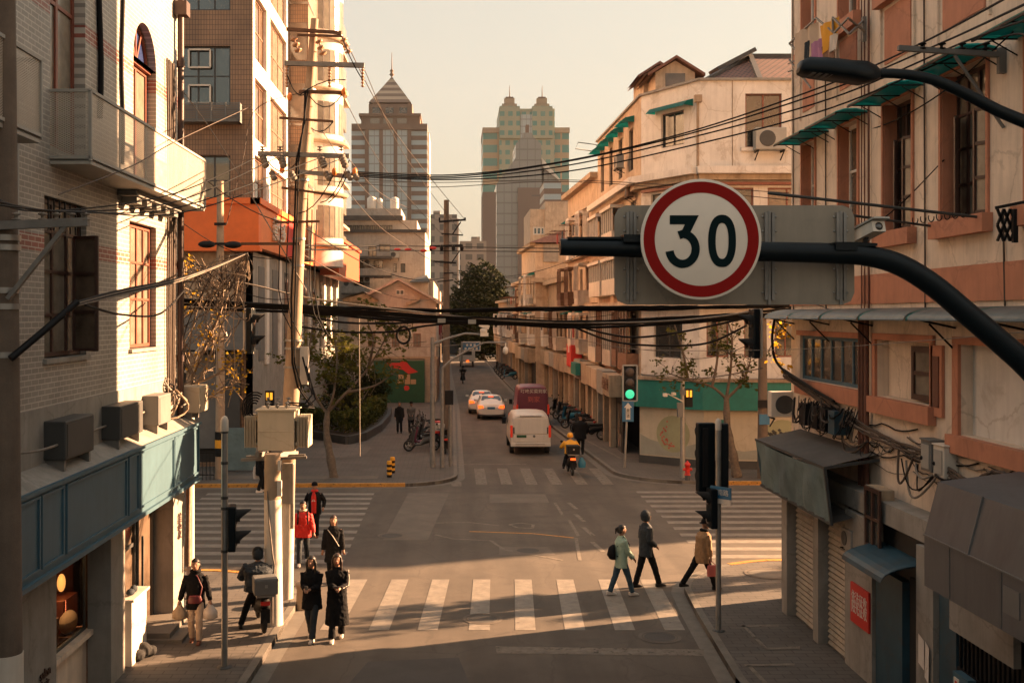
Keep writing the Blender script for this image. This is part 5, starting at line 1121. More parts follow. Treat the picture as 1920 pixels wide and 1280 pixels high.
q = MB(); q.box(rx(70)-.75, rx(70)-.05, 68.6, 71.4, 3.2, 4.6); q.build('red_sign', MT['red'], h1)
q = MB(); q.box(rx(66)-1.0, rx(66)-.7, 65, 67.6, 2.9, 3.6); q.build('teal_sign', MT['teal'], h1)
h2, _, _ = rowhouse('terrace_house', 'lower terrace with wood and rust coloured balconies half way down the street', V((rx(88), 88, 0)), V((rx(76.1), 76.1, 0)), 9.0, [(4.5, 6.6)], 'plaster_old', units=4, seed=5)
h3, _, _ = rowhouse('hipped_house', 'cream house with a tiled hip roof and one small square window facing the camera', V((rx(100)-1.0, 100, 0)), V((rx(88.1)-1.0, 88.1, 0)), 12.2, [(4.5, 6.4), (7.8, 9.6)], 'plaster_warm', roof='hip', units=4, seed=8)
a_ = V((rx(88.1)-1.0, 88.07, 0)); window(h3, (0, 88.05, 0), X3, Z3, -Y3, (xat(1024, 88), zat(487, 88), xat(1042, 88), zat(462, 88)), 0, 2, 2, 'wood_dark', 'glass', .1)
q = MB(); q.box(xat(1019, 88), xat(1047, 88), 87.98, 88.05, zat(491, 88), zat(458, 88)); q.build('window_surround', MT['plaster_grey'], h3)
belt(h3, [V((rx(88)-1.2, 88.05, 0)), V((14, 88.05, 0))], 9.1, 9.45, .6, 'plaster_beige')
h4, _, _ = rowhouse('terrace_house', 'small two storey terrace beyond the hipped house', V((rx(114)-.4, 114, 0)), V((rx(100.1)-.4, 100.1, 0)), 9.6, [(4.4, 6.2), (7.2, 8.8)], 'plaster_beige', units=4, seed=4)
h5, _, _ = rowhouse('terrace_house', 'farthest terrace on the right, where the street meets the dark tree', V((rx(150)+.4, 150, 0)), V((rx(114.1)+.4, 114.1, 0)), 8.2, [(4.4, 6.4)], 'plaster_old', units=9, seed=6)
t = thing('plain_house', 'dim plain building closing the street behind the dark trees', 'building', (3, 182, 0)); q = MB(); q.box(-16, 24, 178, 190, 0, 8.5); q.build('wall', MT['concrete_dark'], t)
for j in range(9): q = MB(); q.box(-14+j*4, -12+j*4, 177.95, 178, 3.5, 5.5); q.build('window', MT['glass_curtain'], t)
for j in range(9): q = MB(); q.box(-14.5+j*4, -11.5+j*4, 177.9, 178, .2, 2.6); q.build('shop_opening', MT['shop_dark'], t)
# the street-side ends close the row behind the cross street trees
for k, (x0_, x1_, y_, z_) in enumerate(((-60, -26.3, 46, 14),)):
    t = thing('plain_house', 'plain grey building at the far left behind the tiled building', 'building', ((x0_+x1_)/2, y_+6, 0)); q = MB(); q.box(x0_, x1_, y_, y_+12, 0, z_); q.build('wall', MT['plaster_grey'], t)
    for j in range(6): window(t, (0, y_-.01, 0), X3, Z3, -Y3, (x0_+3+j*5, 5, x0_+5+j*5, 7), 0, 2, 1, 'grey_dark', 'glass', .08)
# air conditioners
acunit('large cream air conditioner at the right end of the white corner building', P(1470, 232, 40), s=1.55, m='grey_light').location = (13.3, 46.45, 13.45)
acunit('white air conditioner at the building corner above the tarpaulin awning', (7.5, 24.85, 4.2), s=.95)
acunit('beige air conditioner standing behind the end of the tarpaulin awning', (7.45, 18.85, 3.05), s=.8, m='plaster_beige', rz=-PI/2)
acunit('small air conditioner on a bracket beside the street windows of the white corner building', (8.15, 53.2, 13.6), s=1.1, m='plaster_grey', rz=-PI/2)
acunit('rusty air conditioner on the street side of the white corner building', (8.3, 51.2, 12.0), s=.9, m='rust', rz=-PI/2)
acunit('small air conditioner low on the wall left of the blue door canopy', (7.3, 19.9, 2.25), s=.6, m='plaster_grey', rz=-PI/2)

# unseen houses and a footbridge deck added to keep the near ground in shade
for (x0_, x1_, m, lb) in ((-18, -6.02, 'plaster_grey', 'plain building continuing the left side of the street behind the camera'), (7.62, 40, 'plaster_cream', 'plain building continuing the right side of the street behind the camera')):
    t = thing('plain_house', lb, 'building', ((x0_+x1_)/2, -15, 0)); q = MB(); q.box(x0_, x1_, -45, 7.9, 0, 7.5); q.build('wall', MT[m], t)
    xf = x1_ if x0_ < 0 else x0_
    for j in range(8):
        for z_ in (4.6,): q = MB(); q.box(xf-.03, xf+.03, -42+j*6, -40+j*6, z_, z_+1.7); q.build('window', MT['glass'], t)
t = thing('footbridge', 'concrete footbridge deck crossing the street under the camera', 'bridge', (1, -.9, 4.4)); q = MB(); q.box(-9, 11, -3.2, .9, 4.5, 4.95); q.build('deck', MT['concrete'], t)
q = MB(); q.box(-9, 11, .86, .9, 4.95, 5.9); q.build('parapet', MT['grey_light'], t)
# ------------------------------------------------------------------ poles, signals, signs, wires
def insulator(b, p, d=(0, 0, -1), n=4, r=.055, L=.28):
    p = V(p); d = V(d).normalized(); pr = [(.012, 0)]
    for i in range(n): z = L*(i+.3)/n; pr += [(.02, z), (r, z+L*.25/n), (r*.9, z+L*.45/n), (.02, z+L*.55/n)]
    b.lathe(p, pr+[(.012, L)], 10, d)
PZ = 24.6
up = thing('utility_pole', 'tall leaning concrete utility pole with many crossarms above the transformer', 'utility pole', G(536, 1132, 0))
ctr = [(536, 1133), (539, 980), (543, 800), (546, 740), (556, 540), (563, 400), (575, 240), (590, 36)]
wid = [.155, .152, .15, .185, .145, .13, .11, .085]
q = MB(); q.tube([P(a, b_, PZ) for a, b_ in ctr], wid, 18); q.build('pole', MT['concrete'], up)
q = MB(); q.tube([P(a, b_, PZ) for a, b_ in ((536, 1134), (537.6, 1050), (539.5, 940))], [.161, .159, .157], 18); q.build('painted_base', MT['white_paint'], up)
def polex(py):
    for (a, b_), (c, d_) in zip(ctr, ctr[1:]):
        if b_ >= py >= d_: t = (b_-py)/(b_-d_); return a+(c-a)*t
    return ctr[-1][0]
arms = [((537, 55), (640, 62), .07), ((557, 66), (641, 68), .05), ((534, 119), (683, 123), .1), ((560, 172), (648, 174), .07), ((524, 221), (625, 228), .05), ((484, 288), (655, 293), .1), ((560, 322), (665, 332), .09), ((528, 352), (628, 366), .05), ((452, 457), (562, 457), .06), ((515, 417), (600, 415), .05)]
for (a, c, w_) in arms:
    q = MB(); q.bar(P(*a, PZ-.2), P(*c, PZ-.2), w_, w_); q.build('crossarm', MT['rust' if w_ < .08 else 'steel_dull'], up)
q = MB()
for a, b_, dr, n in ((549, 68, (.35, -.2, -.9), 3), (596, 72, (.3, -.1, -.9), 3), (642, 68, (.35, .1, -.9), 3)): insulator(q, P(a, b_, PZ-.2), dr, 3, .09, .42)
for a in (538, 618, 680): insulator(q, P(a, 122, PZ-.2), (0, 0, -1), 7, .045, .5)
q.build('insulator', MT['ceramic'], up, kind='stuff')
q = MB()
for a in (492, 525, 600, 640): insulator(q, P(a, 291, PZ-.25), (.3, -.6, -.7), 4, .085, .4); insulator(q, P(a, 284, PZ-.2), (0, 0, 1), 2, .07, .12)
for a in (508, 545, 610, 650, 662): insulator(q, P(a, 322, PZ-.3), (.3, -.5, -.5), 3, .07, .3)
q.build('post_insulator', MT['cable_grey'], up, kind='stuff')
q = MB()
for a, b_ in ((529, 318), (627, 322), (665, 322), (543, 182), (645, 172)): q.ball(P(a, b_, PZ-.35), .06, .06, .09)
q.build('orange_cap', MT['insul_orange'], up, kind='stuff')
q = MB(); rr = random.Random(5)
q.tube([P(572, 172, PZ-.25), P(571, 230, PZ-.25), P(556, 300, PZ-.25), P(552, 420, PZ-.28), P(546, 560, PZ-.3), P(548, 680, PZ-.32), P(558, 725, PZ-.3), P(580, 757, PZ-.4), P(590, 765, PZ-.4), P(560, 762, PZ-.5)], .022, 6)
q.tube([P(577, 170, PZ-.25), P(560, 300, PZ-.25), P(557, 420, PZ-.28), P(552, 600, PZ-.3), P(552, 680, PZ-.32), P(568, 735, PZ-.3), P(588, 760, PZ-.4), P(556, 766, PZ-.5)], .018, 6)
for a, b_, e_ in ((527, 415, 568), (541, 415, 575), (585, 415, 568), (594, 415, 575)):
    q.tube([P(a, b_-22, PZ-.2), P(a, b_, PZ-.2), P(a-3, 470, PZ-.2), P(a-5, 540, PZ-.2), P(a+4, e_+20, PZ-.2), P(a+22, e_+55, PZ-.2)], .013, 5)
for (a, b_), (c, d_), sg in (((538, 140), (570, 178), 14), ((645, 172), (580, 180), 25), ((640, 68), (680, 150), 6), ((560, 180), (648, 150), -10), ((655, 300), (600, 380), 20), ((628, 322), (560, 400), 18), ((500, 300), (560, 300), 22), ((625, 228), (583, 240), 12), ((650, 330), (615, 380), 8)):
    q.tube([P(a+(c-a)*t, b_+(d_-b_)*t+sg*4*t*(1-t), PZ-.25) for t in (0, .2, .4, .6, .8, 1)], .013, 5)
q.build('down_cable', MT['cable_black'], up, kind='stuff')
q = MB()
for y_ in (172, 340, 450, 500, 640, 655, 690): x_ = polex(y_); q.lathe(P(x_, y_, PZ), [(.21 if y_ > 600 else .155, 0), (.21 if y_ > 600 else .155, .05)], 14)
q.build('pole_band', MT['steel'], up, kind='stuff')
q = MB(); q.obox(P(571, 685, PZ), X3*.09, Y3*.12, Z3*.42); q.build('cabinet', MT['white_paint'], up)
fp = thing('transformer_pole', 'short concrete pole with a white painted foot carrying the front of the transformer', 'utility pole', G(513, 1170, 0.13))
d0 = F*(H-.13)/(1170-HY)
q = MB(); q.tube([P(514, 1170, d0), P(511, 935, d0), P(511, 850, d0)], [.18, .172, .165], 18); q.build('pole', MT['concrete'], fp)
q = MB(); q.tube([P(514, 1171, d0), P(511.3, 935, d0)], [.186, .178], 18); q.build('painted_base', MT['white_paint'], fp)
q = MB(); q.obox(P(524, 915, d0-.15), X3*.045, Y3*.04, Z3*.16); q.build('number_plate', MT['white_paint'], fp); q = MB(); q.obox(P(524, 872, d0-.15), X3*.03, Y3*.03, Z3*.1); q.build('number_plate', MT['white_paint'], fp)
q = MB(); q.tube([P(501, 920, d0-.17), P(505, 980, d0-.2), P(511, 1040, d0-.2), P(515, 1060, d0-.2), P(511, 1120, d0-.19), P(511, 1168, d0-.19)], .014, 6); q.build('cable', MT['cable_grey'], fp)
q = MB(); q.obox(P(541, 905, PZ-.15), X3*.12, Y3*.12, Z3*.45); q.cyl(P(548, 990, PZ-.2), P(549, 870, PZ-.2), .05); q.build('meter_cabinet', MT['plaster_grey'], up)
tf = thing('transformer', 'cream pole mounted transformer with finned radiators and coiled cables on a steel platform', 'transformer', P(520, 850, 23.9))
dt = 23.6
c = P(523, 804, dt); hw, hh = .39, .42
q = MB(); q.box(c.x-hw, c.x+hw, c.y-.4, c.y+.4, c.z-hh, c.z+hh); q.box(c.x-hw-.04, c.x+hw+.04, c.y-.44, c.y+.44, c.z+hh, c.z+hh+.04); q.box(c.x-hw-.012, c.x+hw+.012, c.y-.41, c.y+.41, c.z-.02, c.z+.0); bevel(q.build('tank', MT['panel_cream'], tf), .012)
for sg in (-1, 1):
    q = MB()
    for i in range(8):
        x_ = c.x+sg*(hw+.05+i*.032); q.box(x_, x_+sg*.012, c.y-.36, c.y+.34, c.z-.36, c.z+.3)
    q.box(c.x+sg*hw, c.x+sg*(hw+.08), c.y-.3, c.y+.3, c.z+.2, c.z+.26); q.box(c.x+sg*hw, c.x+sg*(hw+.08), c.y-.3, c.y+.3, c.z-.32, c.z-.26); q.build('radiator', MT['panel_cream'], tf)
q = MB()
for i in range(3): insulator(q, c+V((-.25+i*.22, .1, hh+.04)), (0, 0, 1), 3, .06, .22); insulator(q, c+V((-.2+i*.2, -.2, hh+.04)), (0, 0, 1), 2, .05, .14)
q.build('bushing', MT['grey_mid'], tf, kind='stuff')
q = MB()
for i in range(5): 
    r_ = .12+.05*i; cc = c+V((-hw-.12, -.1+.03*i, hh+.02)); q.tube([cc+V((-r_*math.sin(a)*.9, 0, r_*math.cos(a)*1.1)) for a in [R(-30+20*k) for k in range(11)]], .018, 6)
q.tube([c+V((.3, 0, hh+.1)), c+V((.6, .1, hh+.05)), c+V((.75, .3, hh+.2)), c+V((.5, .7, hh+.9))], .02, 6); q.tube([c+V((.2, 0, hh+.15)), c+V((.55, .1, hh+.12)), c+V((.68, .3, hh+.3)), c+V((.4, .8, hh+1.1))], .02, 6)
q.build('cable_coil', MT['cable_black'], tf)
q = MB()
q.bar((P(500, 855, dt-.3)), P(556, 852, dt+.9), .09, .16); q.bar(P(482, 852, dt-.2), P(500, 850, dt+1.1), .08, .1); q.bar(P(452, 862, dt+.1), P(575, 857, dt+.1), .06, .06); q.bar(P(462, 856, dt+.5), P(572, 853, dt+.5), .05, .05); q.build('platform', MT['steel_dull'], tf)
# ---- near left pole with steel arm
lp = thing('utility_pole', 'brown concrete utility pole at the left edge of the picture, close to the camera', 'utility pole', (-5.42, 13.2, 0))
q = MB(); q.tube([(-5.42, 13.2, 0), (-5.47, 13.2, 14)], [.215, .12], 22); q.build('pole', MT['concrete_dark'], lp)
q = MB(); q.tube([(-5.42, 13.2, .0), (-5.428, 13.2, 2.42)], [.222, .207], 22); q.build('painted_base', MT['white_paint'], lp)
q = MB(); q.bar(P(-30, 424, 13.0), P(166, 416, 13.0), .1, .1); q.bar(P(15, 560, 13.0), P(128, 418, 13.0), .07, .05); q.build('crossarm', MT['steel_dull'], lp)
q = MB()
for y_ in (452, 470, 550, 580, 670): q.lathe((-5.44, 13.2, zat(y_, 13.2)), [(.19, 0), (.19, .07)], 20)
q.build('pole_band', MT['steel'], lp, kind='stuff')
q = MB(); q.tube([P(20, 672, 12.9), P(80, 622, 13.2), P(145, 566, 13.6)], .045, 8); q.build('cable_guard', MT['black'], lp)
q = MB()
for a in (30, 80, 106, 133, 160): insulator(q, P(a, 418, 13.0), (0, 0, 1), 2, .06, .13)
q.build('insulator', MT['cable_grey'], lp, kind='stuff')
# ---- distant poles
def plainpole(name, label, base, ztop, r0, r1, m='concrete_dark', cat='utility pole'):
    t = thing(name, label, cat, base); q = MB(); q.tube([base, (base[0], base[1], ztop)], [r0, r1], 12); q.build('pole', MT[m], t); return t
fpz = 52.
fpole = plainpole('utility_pole', 'dark utility pole with orange lit edge and many crossarms beside the parked motorcycles', P(837, 842, fpz), 11.95, .19, .12)
for a, c, w_ in (((823, 416), (872, 412), .09), ((827, 438), (868, 441), .06), ((806, 462), (868, 460), .1), ((812, 490), (855, 493), .08), ((832, 512), (852, 512), .06), ((820, 528), (850, 525), .06)):
    q = MB(); q.bar(P(*a, fpz-.15), P(*c, fpz-.15), w_, w_); q.build('crossarm', MT['black'], fpole)
q = MB(); q.bar(P(848, 440, fpz-.15), P(864, 416, fpz-.15), .06); q.bar(P(845, 495, fpz-.15), P(862, 470, fpz-.15), .05)
for a in (824, 872): q.bar(P(a, 414, fpz-.15), P(a, 408, fpz-.15), .08)
for a in (808, 828, 850, 866): q.ball(P(a, 465, fpz-.2), .09, .09, .16)
q.build('fittings', MT['black'], fpole, kind='stuff')
bp = plainpole('utility_pole', 'utility pole with a striped foot in front of the grey shop canopy', P(413, 905, 42.6), zat(340, 42.6), .2, .13, 'concrete')
q = MB()
for i in range(3): q.m = i % 2; q.lathe((bp.location.x, bp.location.y, 1.0+i*.32), [(.21, 0), (.21, .32)], 14)
q.build('stripe_band', [MT['black'], MT['cloth_yellow']], bp)
q = MB(); q.bar(P(402, 420, 42.4), P(424, 420, 42.4), .1); q.bar(P(378, 457, 42.4), P(450, 457, 42.4), .09); q.ball(P(388, 458, 42.3), .35, .15, .14); q.ball(P(437, 459, 42.3), .35, .15, .14); q.build('crossarm', MT['black'], bp)
# ---- thin poles and signals
def visor(b, p, d, r=.13, L=.24):
    """hood of one lamp: a short cowl, longer on top, open below"""
    p = V(p); d = V(d).normalized(); s_ = d.cross(Z3).normalized(); n = 12; vs = []
    for i in range(n+1):
        a = R(-25)+R(230)*i/n; o = s_*math.cos(a)*r+Z3*math.sin(a)*r; ln = L*(.28+.72*max(0, math.sin(a))); vs += [p+o, p+o+d*ln, p+o*.93, p+o*.93+d*ln]
    fs = []
    for i in range(n): a = 4*i; fs += [(a, a+1, a+5, a+4), (a+2, a+6, a+7, a+3), (a+1, a+3, a+7, a+5)]
    b.add(vs, fs, True)
def signal(par, p, d, n=3, w_=.34, hstep=.33, lit=None, m='black_paint', dep=.14, vis=True, back=True):
    p = V(p); d = V(d).normalized(); s_ = d.cross(Z3).normalized()
    q = MB(); q.obox(p-d*dep/2, s_*w_/2, d*dep/2, Z3*(n*hstep/2+.02)); h_ = bevel(q.build('housing', MT[m], par), .025)
    for i in range(n):
        c = p+Z3*hstep*((n-1)/2-i)
        q = MB(); q.lathe(c+d*.002, [(w_*.38, 0), (w_*.36, .02), (w_*.2, .035), (.01, .04)], 18, d); q.build('lens', MT[lit if lit and i == n-1 else 'lamp_off'], h_)
        if vis: q = MB(); visor(q, c, d, w_*.42, w_*.8); q.build('visor', MT['black_matt'], h_)
    return h_
s1 = thing('signal_post', 'thin grey post with a white domed cap in front of the scooter rider', 'post', G(421, 1250, PAV))
d_ = s1.location.y; b_ = s1.location
q = MB(); q.tube([b_, b_+V((0, 0, zat(805, d_)-PAV))], .058, 14); q.build('pole', MT['steel'], s1)
q = MB(); q.lathe((b_.x, b_.y, zat(808, d_)), [(.07, 0), (.075, .05), (.07, .2), (.045, .26), (.01, .28)], 14); q.build('cap', MT['white_paint'], s1)
q = MB(); q.lathe((b_.x, b_.y, PAV), [(.14, 0), (.13, .02), (.06, .03)], 14); [q.lathe((b_.x, b_.y, zat(y_, d_)), [(.068, 0), (.068, .05)], 12) for y_ in (812, 870, 935, 955, 1035)]; q.build('collar', MT['grey_dark'], s1, kind='stuff')
sg = thing('traffic_signal', 'black traffic signal with two hoods facing right beside the scooter rider', 'traffic light', (b_.x, b_.y, zat(1030, d_)))
signal(sg, (b_.x+.2, b_.y+.05, zat(990, d_)), (1, .15, 0), 2, .34, .39)
s2 = thing('signal_post', 'thin grey post at the right kerb carrying a blue street name plate', 'post', G(1347, 1182, PAV)); d_ = s2.location.y; b2_ = s2.location.copy()
q = MB(); q.tube([b2_, b2_+V((0, 0, zat(800, d_)-PAV))], .055, 14); q.build('pole', MT['steel'], s2)
q = MB(); q.lathe((b2_.x, b2_.y, zat(806, d_)), [(.06, 0), (.065, .05), (.06, .18), (.04, .22), (.01, .24)], 14); q.build('cap', MT['white_paint'], s2)
q = MB(); q.lathe((b2_.x, b2_.y, PAV), [(.13, 0), (.12, .02), (.06, .03)], 14); q.build('foot_plate', MT['grey_dark'], s2)
sg = thing('traffic_signal', 'tall black traffic signal seen from behind at the right kerb, left of the post', 'traffic light', (b2_.x-.25, b2_.y+.25, 2.9))
h_ = signal(sg, (b2_.x-.2, b2_.y+.42, (zat(797, d_)+zat(925, d_))/2), (-.12, 1, 0), 3, .36, .46, dep=.2)
q = MB(); q.obox((b2_.x-.22, b2_.y+.18, zat(860, d_)), X3*.05, Y3*.03, Z3*.6); q.build('back_box', MT['black'], sg)
sg = thing('traffic_signal', 'narrow black traffic signal seen from behind at the right kerb, right of the post', 'traffic light', (b2_.x+.14, b2_.y+.25, 2.9))
signal(sg, (b2_.x+.14, b2_.y+.3, (zat(797, d_)+zat(925, d_))/2), (.1, 1, 0), 3, .24, .46, dep=.16)
sg = thing('traffic_signal', 'small black pedestrian signal with two hoods facing left under the street name plate', 'traffic light', (b2_.x-.1, b2_.y, zat(990, d_)))
signal(sg, (b2_.x-.2, b2_.y, zat(952, d_)), (-1, -.1, 0), 2, .34, .38)
nm = thing('street_name_plate', 'blue and white street name plate fixed at an angle to the right kerb post', 'sign', (b2_.x, b2_.y-.06, zat(950, d_)))
u = V((.66, -.75, 0)).normalized(); c = V((b2_.x+.02, b2_.y-.12, zat(927, d_))); nn = u.cross(Z3)
q = MB(); q.obox(c+Z3*.06, u*.24, nn*.015, Z3*.12); q.build('plate', MT['sign_blue'], nm)
q = MB(); q.obox(c-Z3*.11, u*.24, nn*.015, Z3*.05); q.build('plate_foot', MT['sign_white'], nm)
text('lettering', '河南路', MT['text_white'], nm, c+Z3*.06+nn*.02, u, Z3, .13, .004)
def vehsig(label, c, facing, m=1):
    t = thing('traffic_signal', label, 'traffic light', c); c = V(c)
    signal(t, c+V((facing*.02, 0, 0)), (facing, -.1, 0), 2, .34, .5)
    q = MB(); x_ = -facing*.2; hh = .5
    for a, b_ in (((x_, 0, -hh), (x_, 0, hh)), ((x_, 0, hh), (x_+facing*.22, 0, hh)), ((x_, 0, -hh), (x_+facing*.22, 0, -hh))): q.bar(c+V(a), c+V(b_), .04)
    q.build('bracket', MT['white_paint'], t); return t
vehsig('hanging traffic signal in a white bracket left of the leaning pole', P(474, 620, 25.0), 1)
vehsig('hanging traffic signal in a white bracket facing left, above the right corner tree', P(1410, 625, 23.0), -1)
# mast arms carrying them
t = thing('signal_mast', 'white bent mast arm reaching out from behind the left shop sign', 'mast', (P(358, 900, 24.6).x, 24.6, 0))
q = MB(); x_ = P(357, 700, 24.6).x; q.tube([(x_, 24.6, 0), (x_, 24.6, zat(660, 24.6))], .09, 12); q.tube([P(353, 700, 24.6), P(368, 668, 24.6), P(390, 642, 24.6), P(410, 630, 24.5), P(425, 626, 24.5)], [.1, .1, .085, .07, .05], 10); q.build('pole', MT['white_paint'], t)
t = thing('signal_mast', 'slim brown mast beside the right hanging signal and the right corner tree', 'mast', (P(1432, 880, 24.0).x+.0, 42, 0))
q = MB(); c = G(1430, 896, PAV); q.tube([c, (c.x, c.y, zat(600, c.y))], [.22, .15], 12); q.build('pole', MT['concrete_dark'], t); q = MB(); q.obox((c.x, c.y-.22, zat(756, c.y)), X3*.25, Y3*.02, Z3*.15); q.build('number_plate', MT['black'], t); q = MB(); q.obox((c.x, c.y-.25, zat(785, c.y)), X3*.2, Y3*.02, Z3*.2); q.build('notice', MT['sign_blue'], t)
# green light with one-way plate
t = thing('signal_post', 'slim grey post carrying the green traffic light and the one-way plate', 'post', G(1171, 876, PAV)); b_ = t.location.copy(); d_ = b_.y
q = MB(); q.tube([b_, (b_.x+.2, b_.y+.1, zat(700, d_))], .05, 10); q.build('pole', MT['steel'], t)
t = thing('traffic_signal', 'vertical traffic light showing green at the far right corner', 'traffic light', (b_.x+.2, d_, zat(750, d_)))
h_ = signal(t, P(1181, 718, d_-.15), (0, -1, 0), 3, .5, .46, 'lamp_green', vis=False)
q = MB(); c = P(1181, 718, d_-.1)
for x_ in (-.29, .29): q.box(c.x+x_-.025, c.x+x_+.025, c.y-.1, c.y+.05, c.z-.74, c.z+.74)
for z_ in (-.74, .74): q.box(c.x-.29, c.x+.29, c.y-.1, c.y+.05, c.z+z_-.025, c.z+z_+.025)
q.build('rim', MT['grey_light'], t)
t = thing('one_way_plate', 'blue one-way plate with a white up arrow under the green traffic light', 'sign', P(1177, 790, d_-.2)); c = P(1177.5, 771, d_-.2)
q = MB(); q.box(c.x-.24, c.x+.24, c.y, c.y+.03, c.z-.43, c.z+.43); bevel(q.build('plate', MT['sign_blue'], t), .01)
q = MB(); y_ = c.y-.006; q.poly(*[(c.x+a, y_, c.z+b1) for a, b1 in ((-.17, .16), (0, .36), (.17, .16), (.09, .16), (.09, -.34), (-.09, -.34), (-.09, .16))]); q.build('arrow', MT['text_white'], t)
text('lettering', '单\n行\n道', MT['black'], t, (c.x, y_-.006, c.z-.08), X3, Z3, .15, .004)
# crossing signal post far right, and the one far left
for (a, b1, lb, zt_) in ((1280, 894, 'grey post with two cameras and an amber countdown signal before the painted panels', 640),):
    t = thing('signal_post', lb, 'post', G(a, b1, PAV)); b_ = t.location.copy(); d_ = b_.y
    q = MB(); q.tube([b_, (b_.x, b_.y, zat(zt_, d_))], [.11, .07], 12); q.build('pole', MT['steel'], t)
    q = MB(); q.obox(P(a-5, 768, d_-.1), X3*.1, Y3*.12, Z3*.28); q.build('control_box', MT['grey_mid'], t); q = MB(); q.obox(P(a, 735, d_-.12), X3*.1, Y3*.1, Z3*.1); q.build('control_box', MT['grey_mid'], t)
    q = MB(); q.bar(P(a, 752, d_-.1), P(1252, 738, d_-.1), .04); q.obox(P(1247, 740, d_-.2), X3*.07, Y3*.14, Z3*.06); q.obox(P(1263, 738, d_-.2), X3*.07, Y3*.14, Z3*.05); q.build('camera', MT['white_paint'], t)
    t2 = thing('countdown_signal', 'black countdown signal showing two amber bars on the far right post', 'traffic light', P(1293, 760, d_)); c = P(1292, 746, d_-.1)
    q = MB(); q.box(c.x-.15, c.x+.15, c.y, c.y+.2, c.z-.36, c.z+.36); bevel(q.build('housing', MT['black'], t2), .02); q = MB()
    for x_ in (-.07, .07): q.box(c.x+x_-.04, c.x+x_+.04, c.y-.02, c.y-.001, c.z+.04, c.z+.3)
    q.build('lamp', MT['lamp_amber'], t2)
t2 = thing('countdown_signal', 'amber countdown signal peeping over the coiled cables of the transformer', 'traffic light', P(505, 742, 43)); c = P(505, 742, 43); b1 = G(505, 900, PAV)
q = MB(); q.box(c.x-.17, c.x+.17, c.y, c.y+.2, c.z-.6, c.z+.2); q.cyl((c.x, c.y+.1, PAV), (c.x, c.y+.1, c.z), .06); q.build('housing', MT['black'], t2); q = MB()
for x_ in (-.075, .075): q.box(c.x+x_-.05, c.x+x_+.05, c.y-.02, c.y-.001, c.z-.15, c.z+.13)
q.build('lamp', MT['lamp_amber'], t2)
# camera mast and thin posts beside the motorcycles
t = thing('camera_mast', 'grey mast with a long arm holding white traffic cameras over the far street', 'mast', G(811, 876, PAV)); b_ = t.location.copy(); d_ = b_.y
q = MB(); q.tube([b_, (b_.x, b_.y, zat(632, d_))], [.12, .08], 12); q.build('pole', MT['steel_dull'], t)
q = MB(); q.tube([P(812, 645, d_), P(840, 634, d_), P(873, 625, d_), P(905, 627, d_)], [.06, .05, .045, .04], 8); q.build('arm', MT['steel_dull'], t)
q = MB(); q.obox(P(908, 627, d_), X3*.17, Y3*.14, Z3*.07); q.ball(P(907, 620, d_), .16, .14, .13); q.obox(P(908, 611, d_), V((.2, 0, -.07)), Y3*.1, V((.03, 0, .08))); q.build('camera', MT['white_paint'], t)
t = thing('lamp_arm_pole', 'slim post whose long bent arm carries a pale globe beyond the cameras', 'street lamp', P(829, 878, 47)); t.location = G(829, 876, PAV); OFF[t.name] = V(t.location)
q = MB(); d2 = t.location.y; q.tube([t.location, (t.location.x, d2, zat(690, d2))], [.09, .06], 10); q.tube([P(829, 690, d2), P(850, 672, d2), P(880, 655, d2), P(908, 642, d2), P(948, 642, d2)], [.05, .05, .04, .035, .03], 8); q.build('pole', MT['steel_dull'], t)
q = MB(); q.ball(P(948, 657, d2), .12, .12, .17); q.cyl(P(948, 642, d2), P(948, 650, d2), .03); q.build('globe', MT['white_paint'], t)
t = thing('thin_post', 'bare thin grey post at the kerb right of the motorcycles', 'post', G(844, 874, PAV)); b_ = t.location; q = MB(); q.tube([b_, (b_.x, b_.y, zat(760, b_.y))], .07, 10); q.build('pole', MT['steel_dull'], t)
q = MB(); q.obox(P(842, 745, b_.y-.1), X3*.18, Y3*.1, Z3*.3); q.build('signal_box', MT['black'], t)
# striped bollards and hydrant
for k, (a, b1) in enumerate(((730, 894), (736, 886))):
    c = G(a, b1, PAV); t = thing('striped_bollard', ['front one of two yellow and black striped bollards near the kerb', 'rear one of two yellow and black striped bollards near the kerb'][k], 'bollard', c, group='striped bollards')
    q = MB()
    for i in range(6): q.m = i % 2; q.lathe((c.x, c.y, PAV+.1*i), [(.1, 0), (.1, .1)], 14)
    q.lathe((c.x, c.y, PAV+.6), [(.1, 0), (.08, .04), (.01, .05)], 14); q.build('post', [MT['black'], MT['cloth_yellow']], t)
c = G(1289, 900, PAV); t = thing('fire_hydrant', 'red fire hydrant beside the far right signal post', 'hydrant', c)
q = MB(); q.lathe(c, [(.1, 0), (.1, .22), (.01, .22)], 14); q.build('foot', MT['grey_dark'], t)
q = MB(); q.lathe(c+Z3*.2, [(.12, 0), (.12, .03), (.09, .05), (.09, .36), (.12, .38), (.12, .42), (.09, .47), (.03, .52), (.02, .56)], 16); q.cyl(c+V((-.17, 0, .42)), c+V((.17, 0, .42)), .055); q.cyl(c+V((0, -.16, .35)), c+V((0, 0, .35)), .065); q.build('barrel', MT['red'], t)
# railing on the far left pavement
t = thing('railing', 'black iron railing on the far left pavement behind the striped pole foot', 'railing', (-10, 42.2, PAV)); q = MB()
for z_ in (.2, 1.05): q.bar((-12, 42.2, PAV+z_), (-9.3, 42.2, PAV+z_), .035)
for i in range(19): q.bar((-12+i*.15, 42.2, PAV), (-12+i*.15, 42.2, PAV+1.05), .022)
q.build('bars', MT['black'], t)
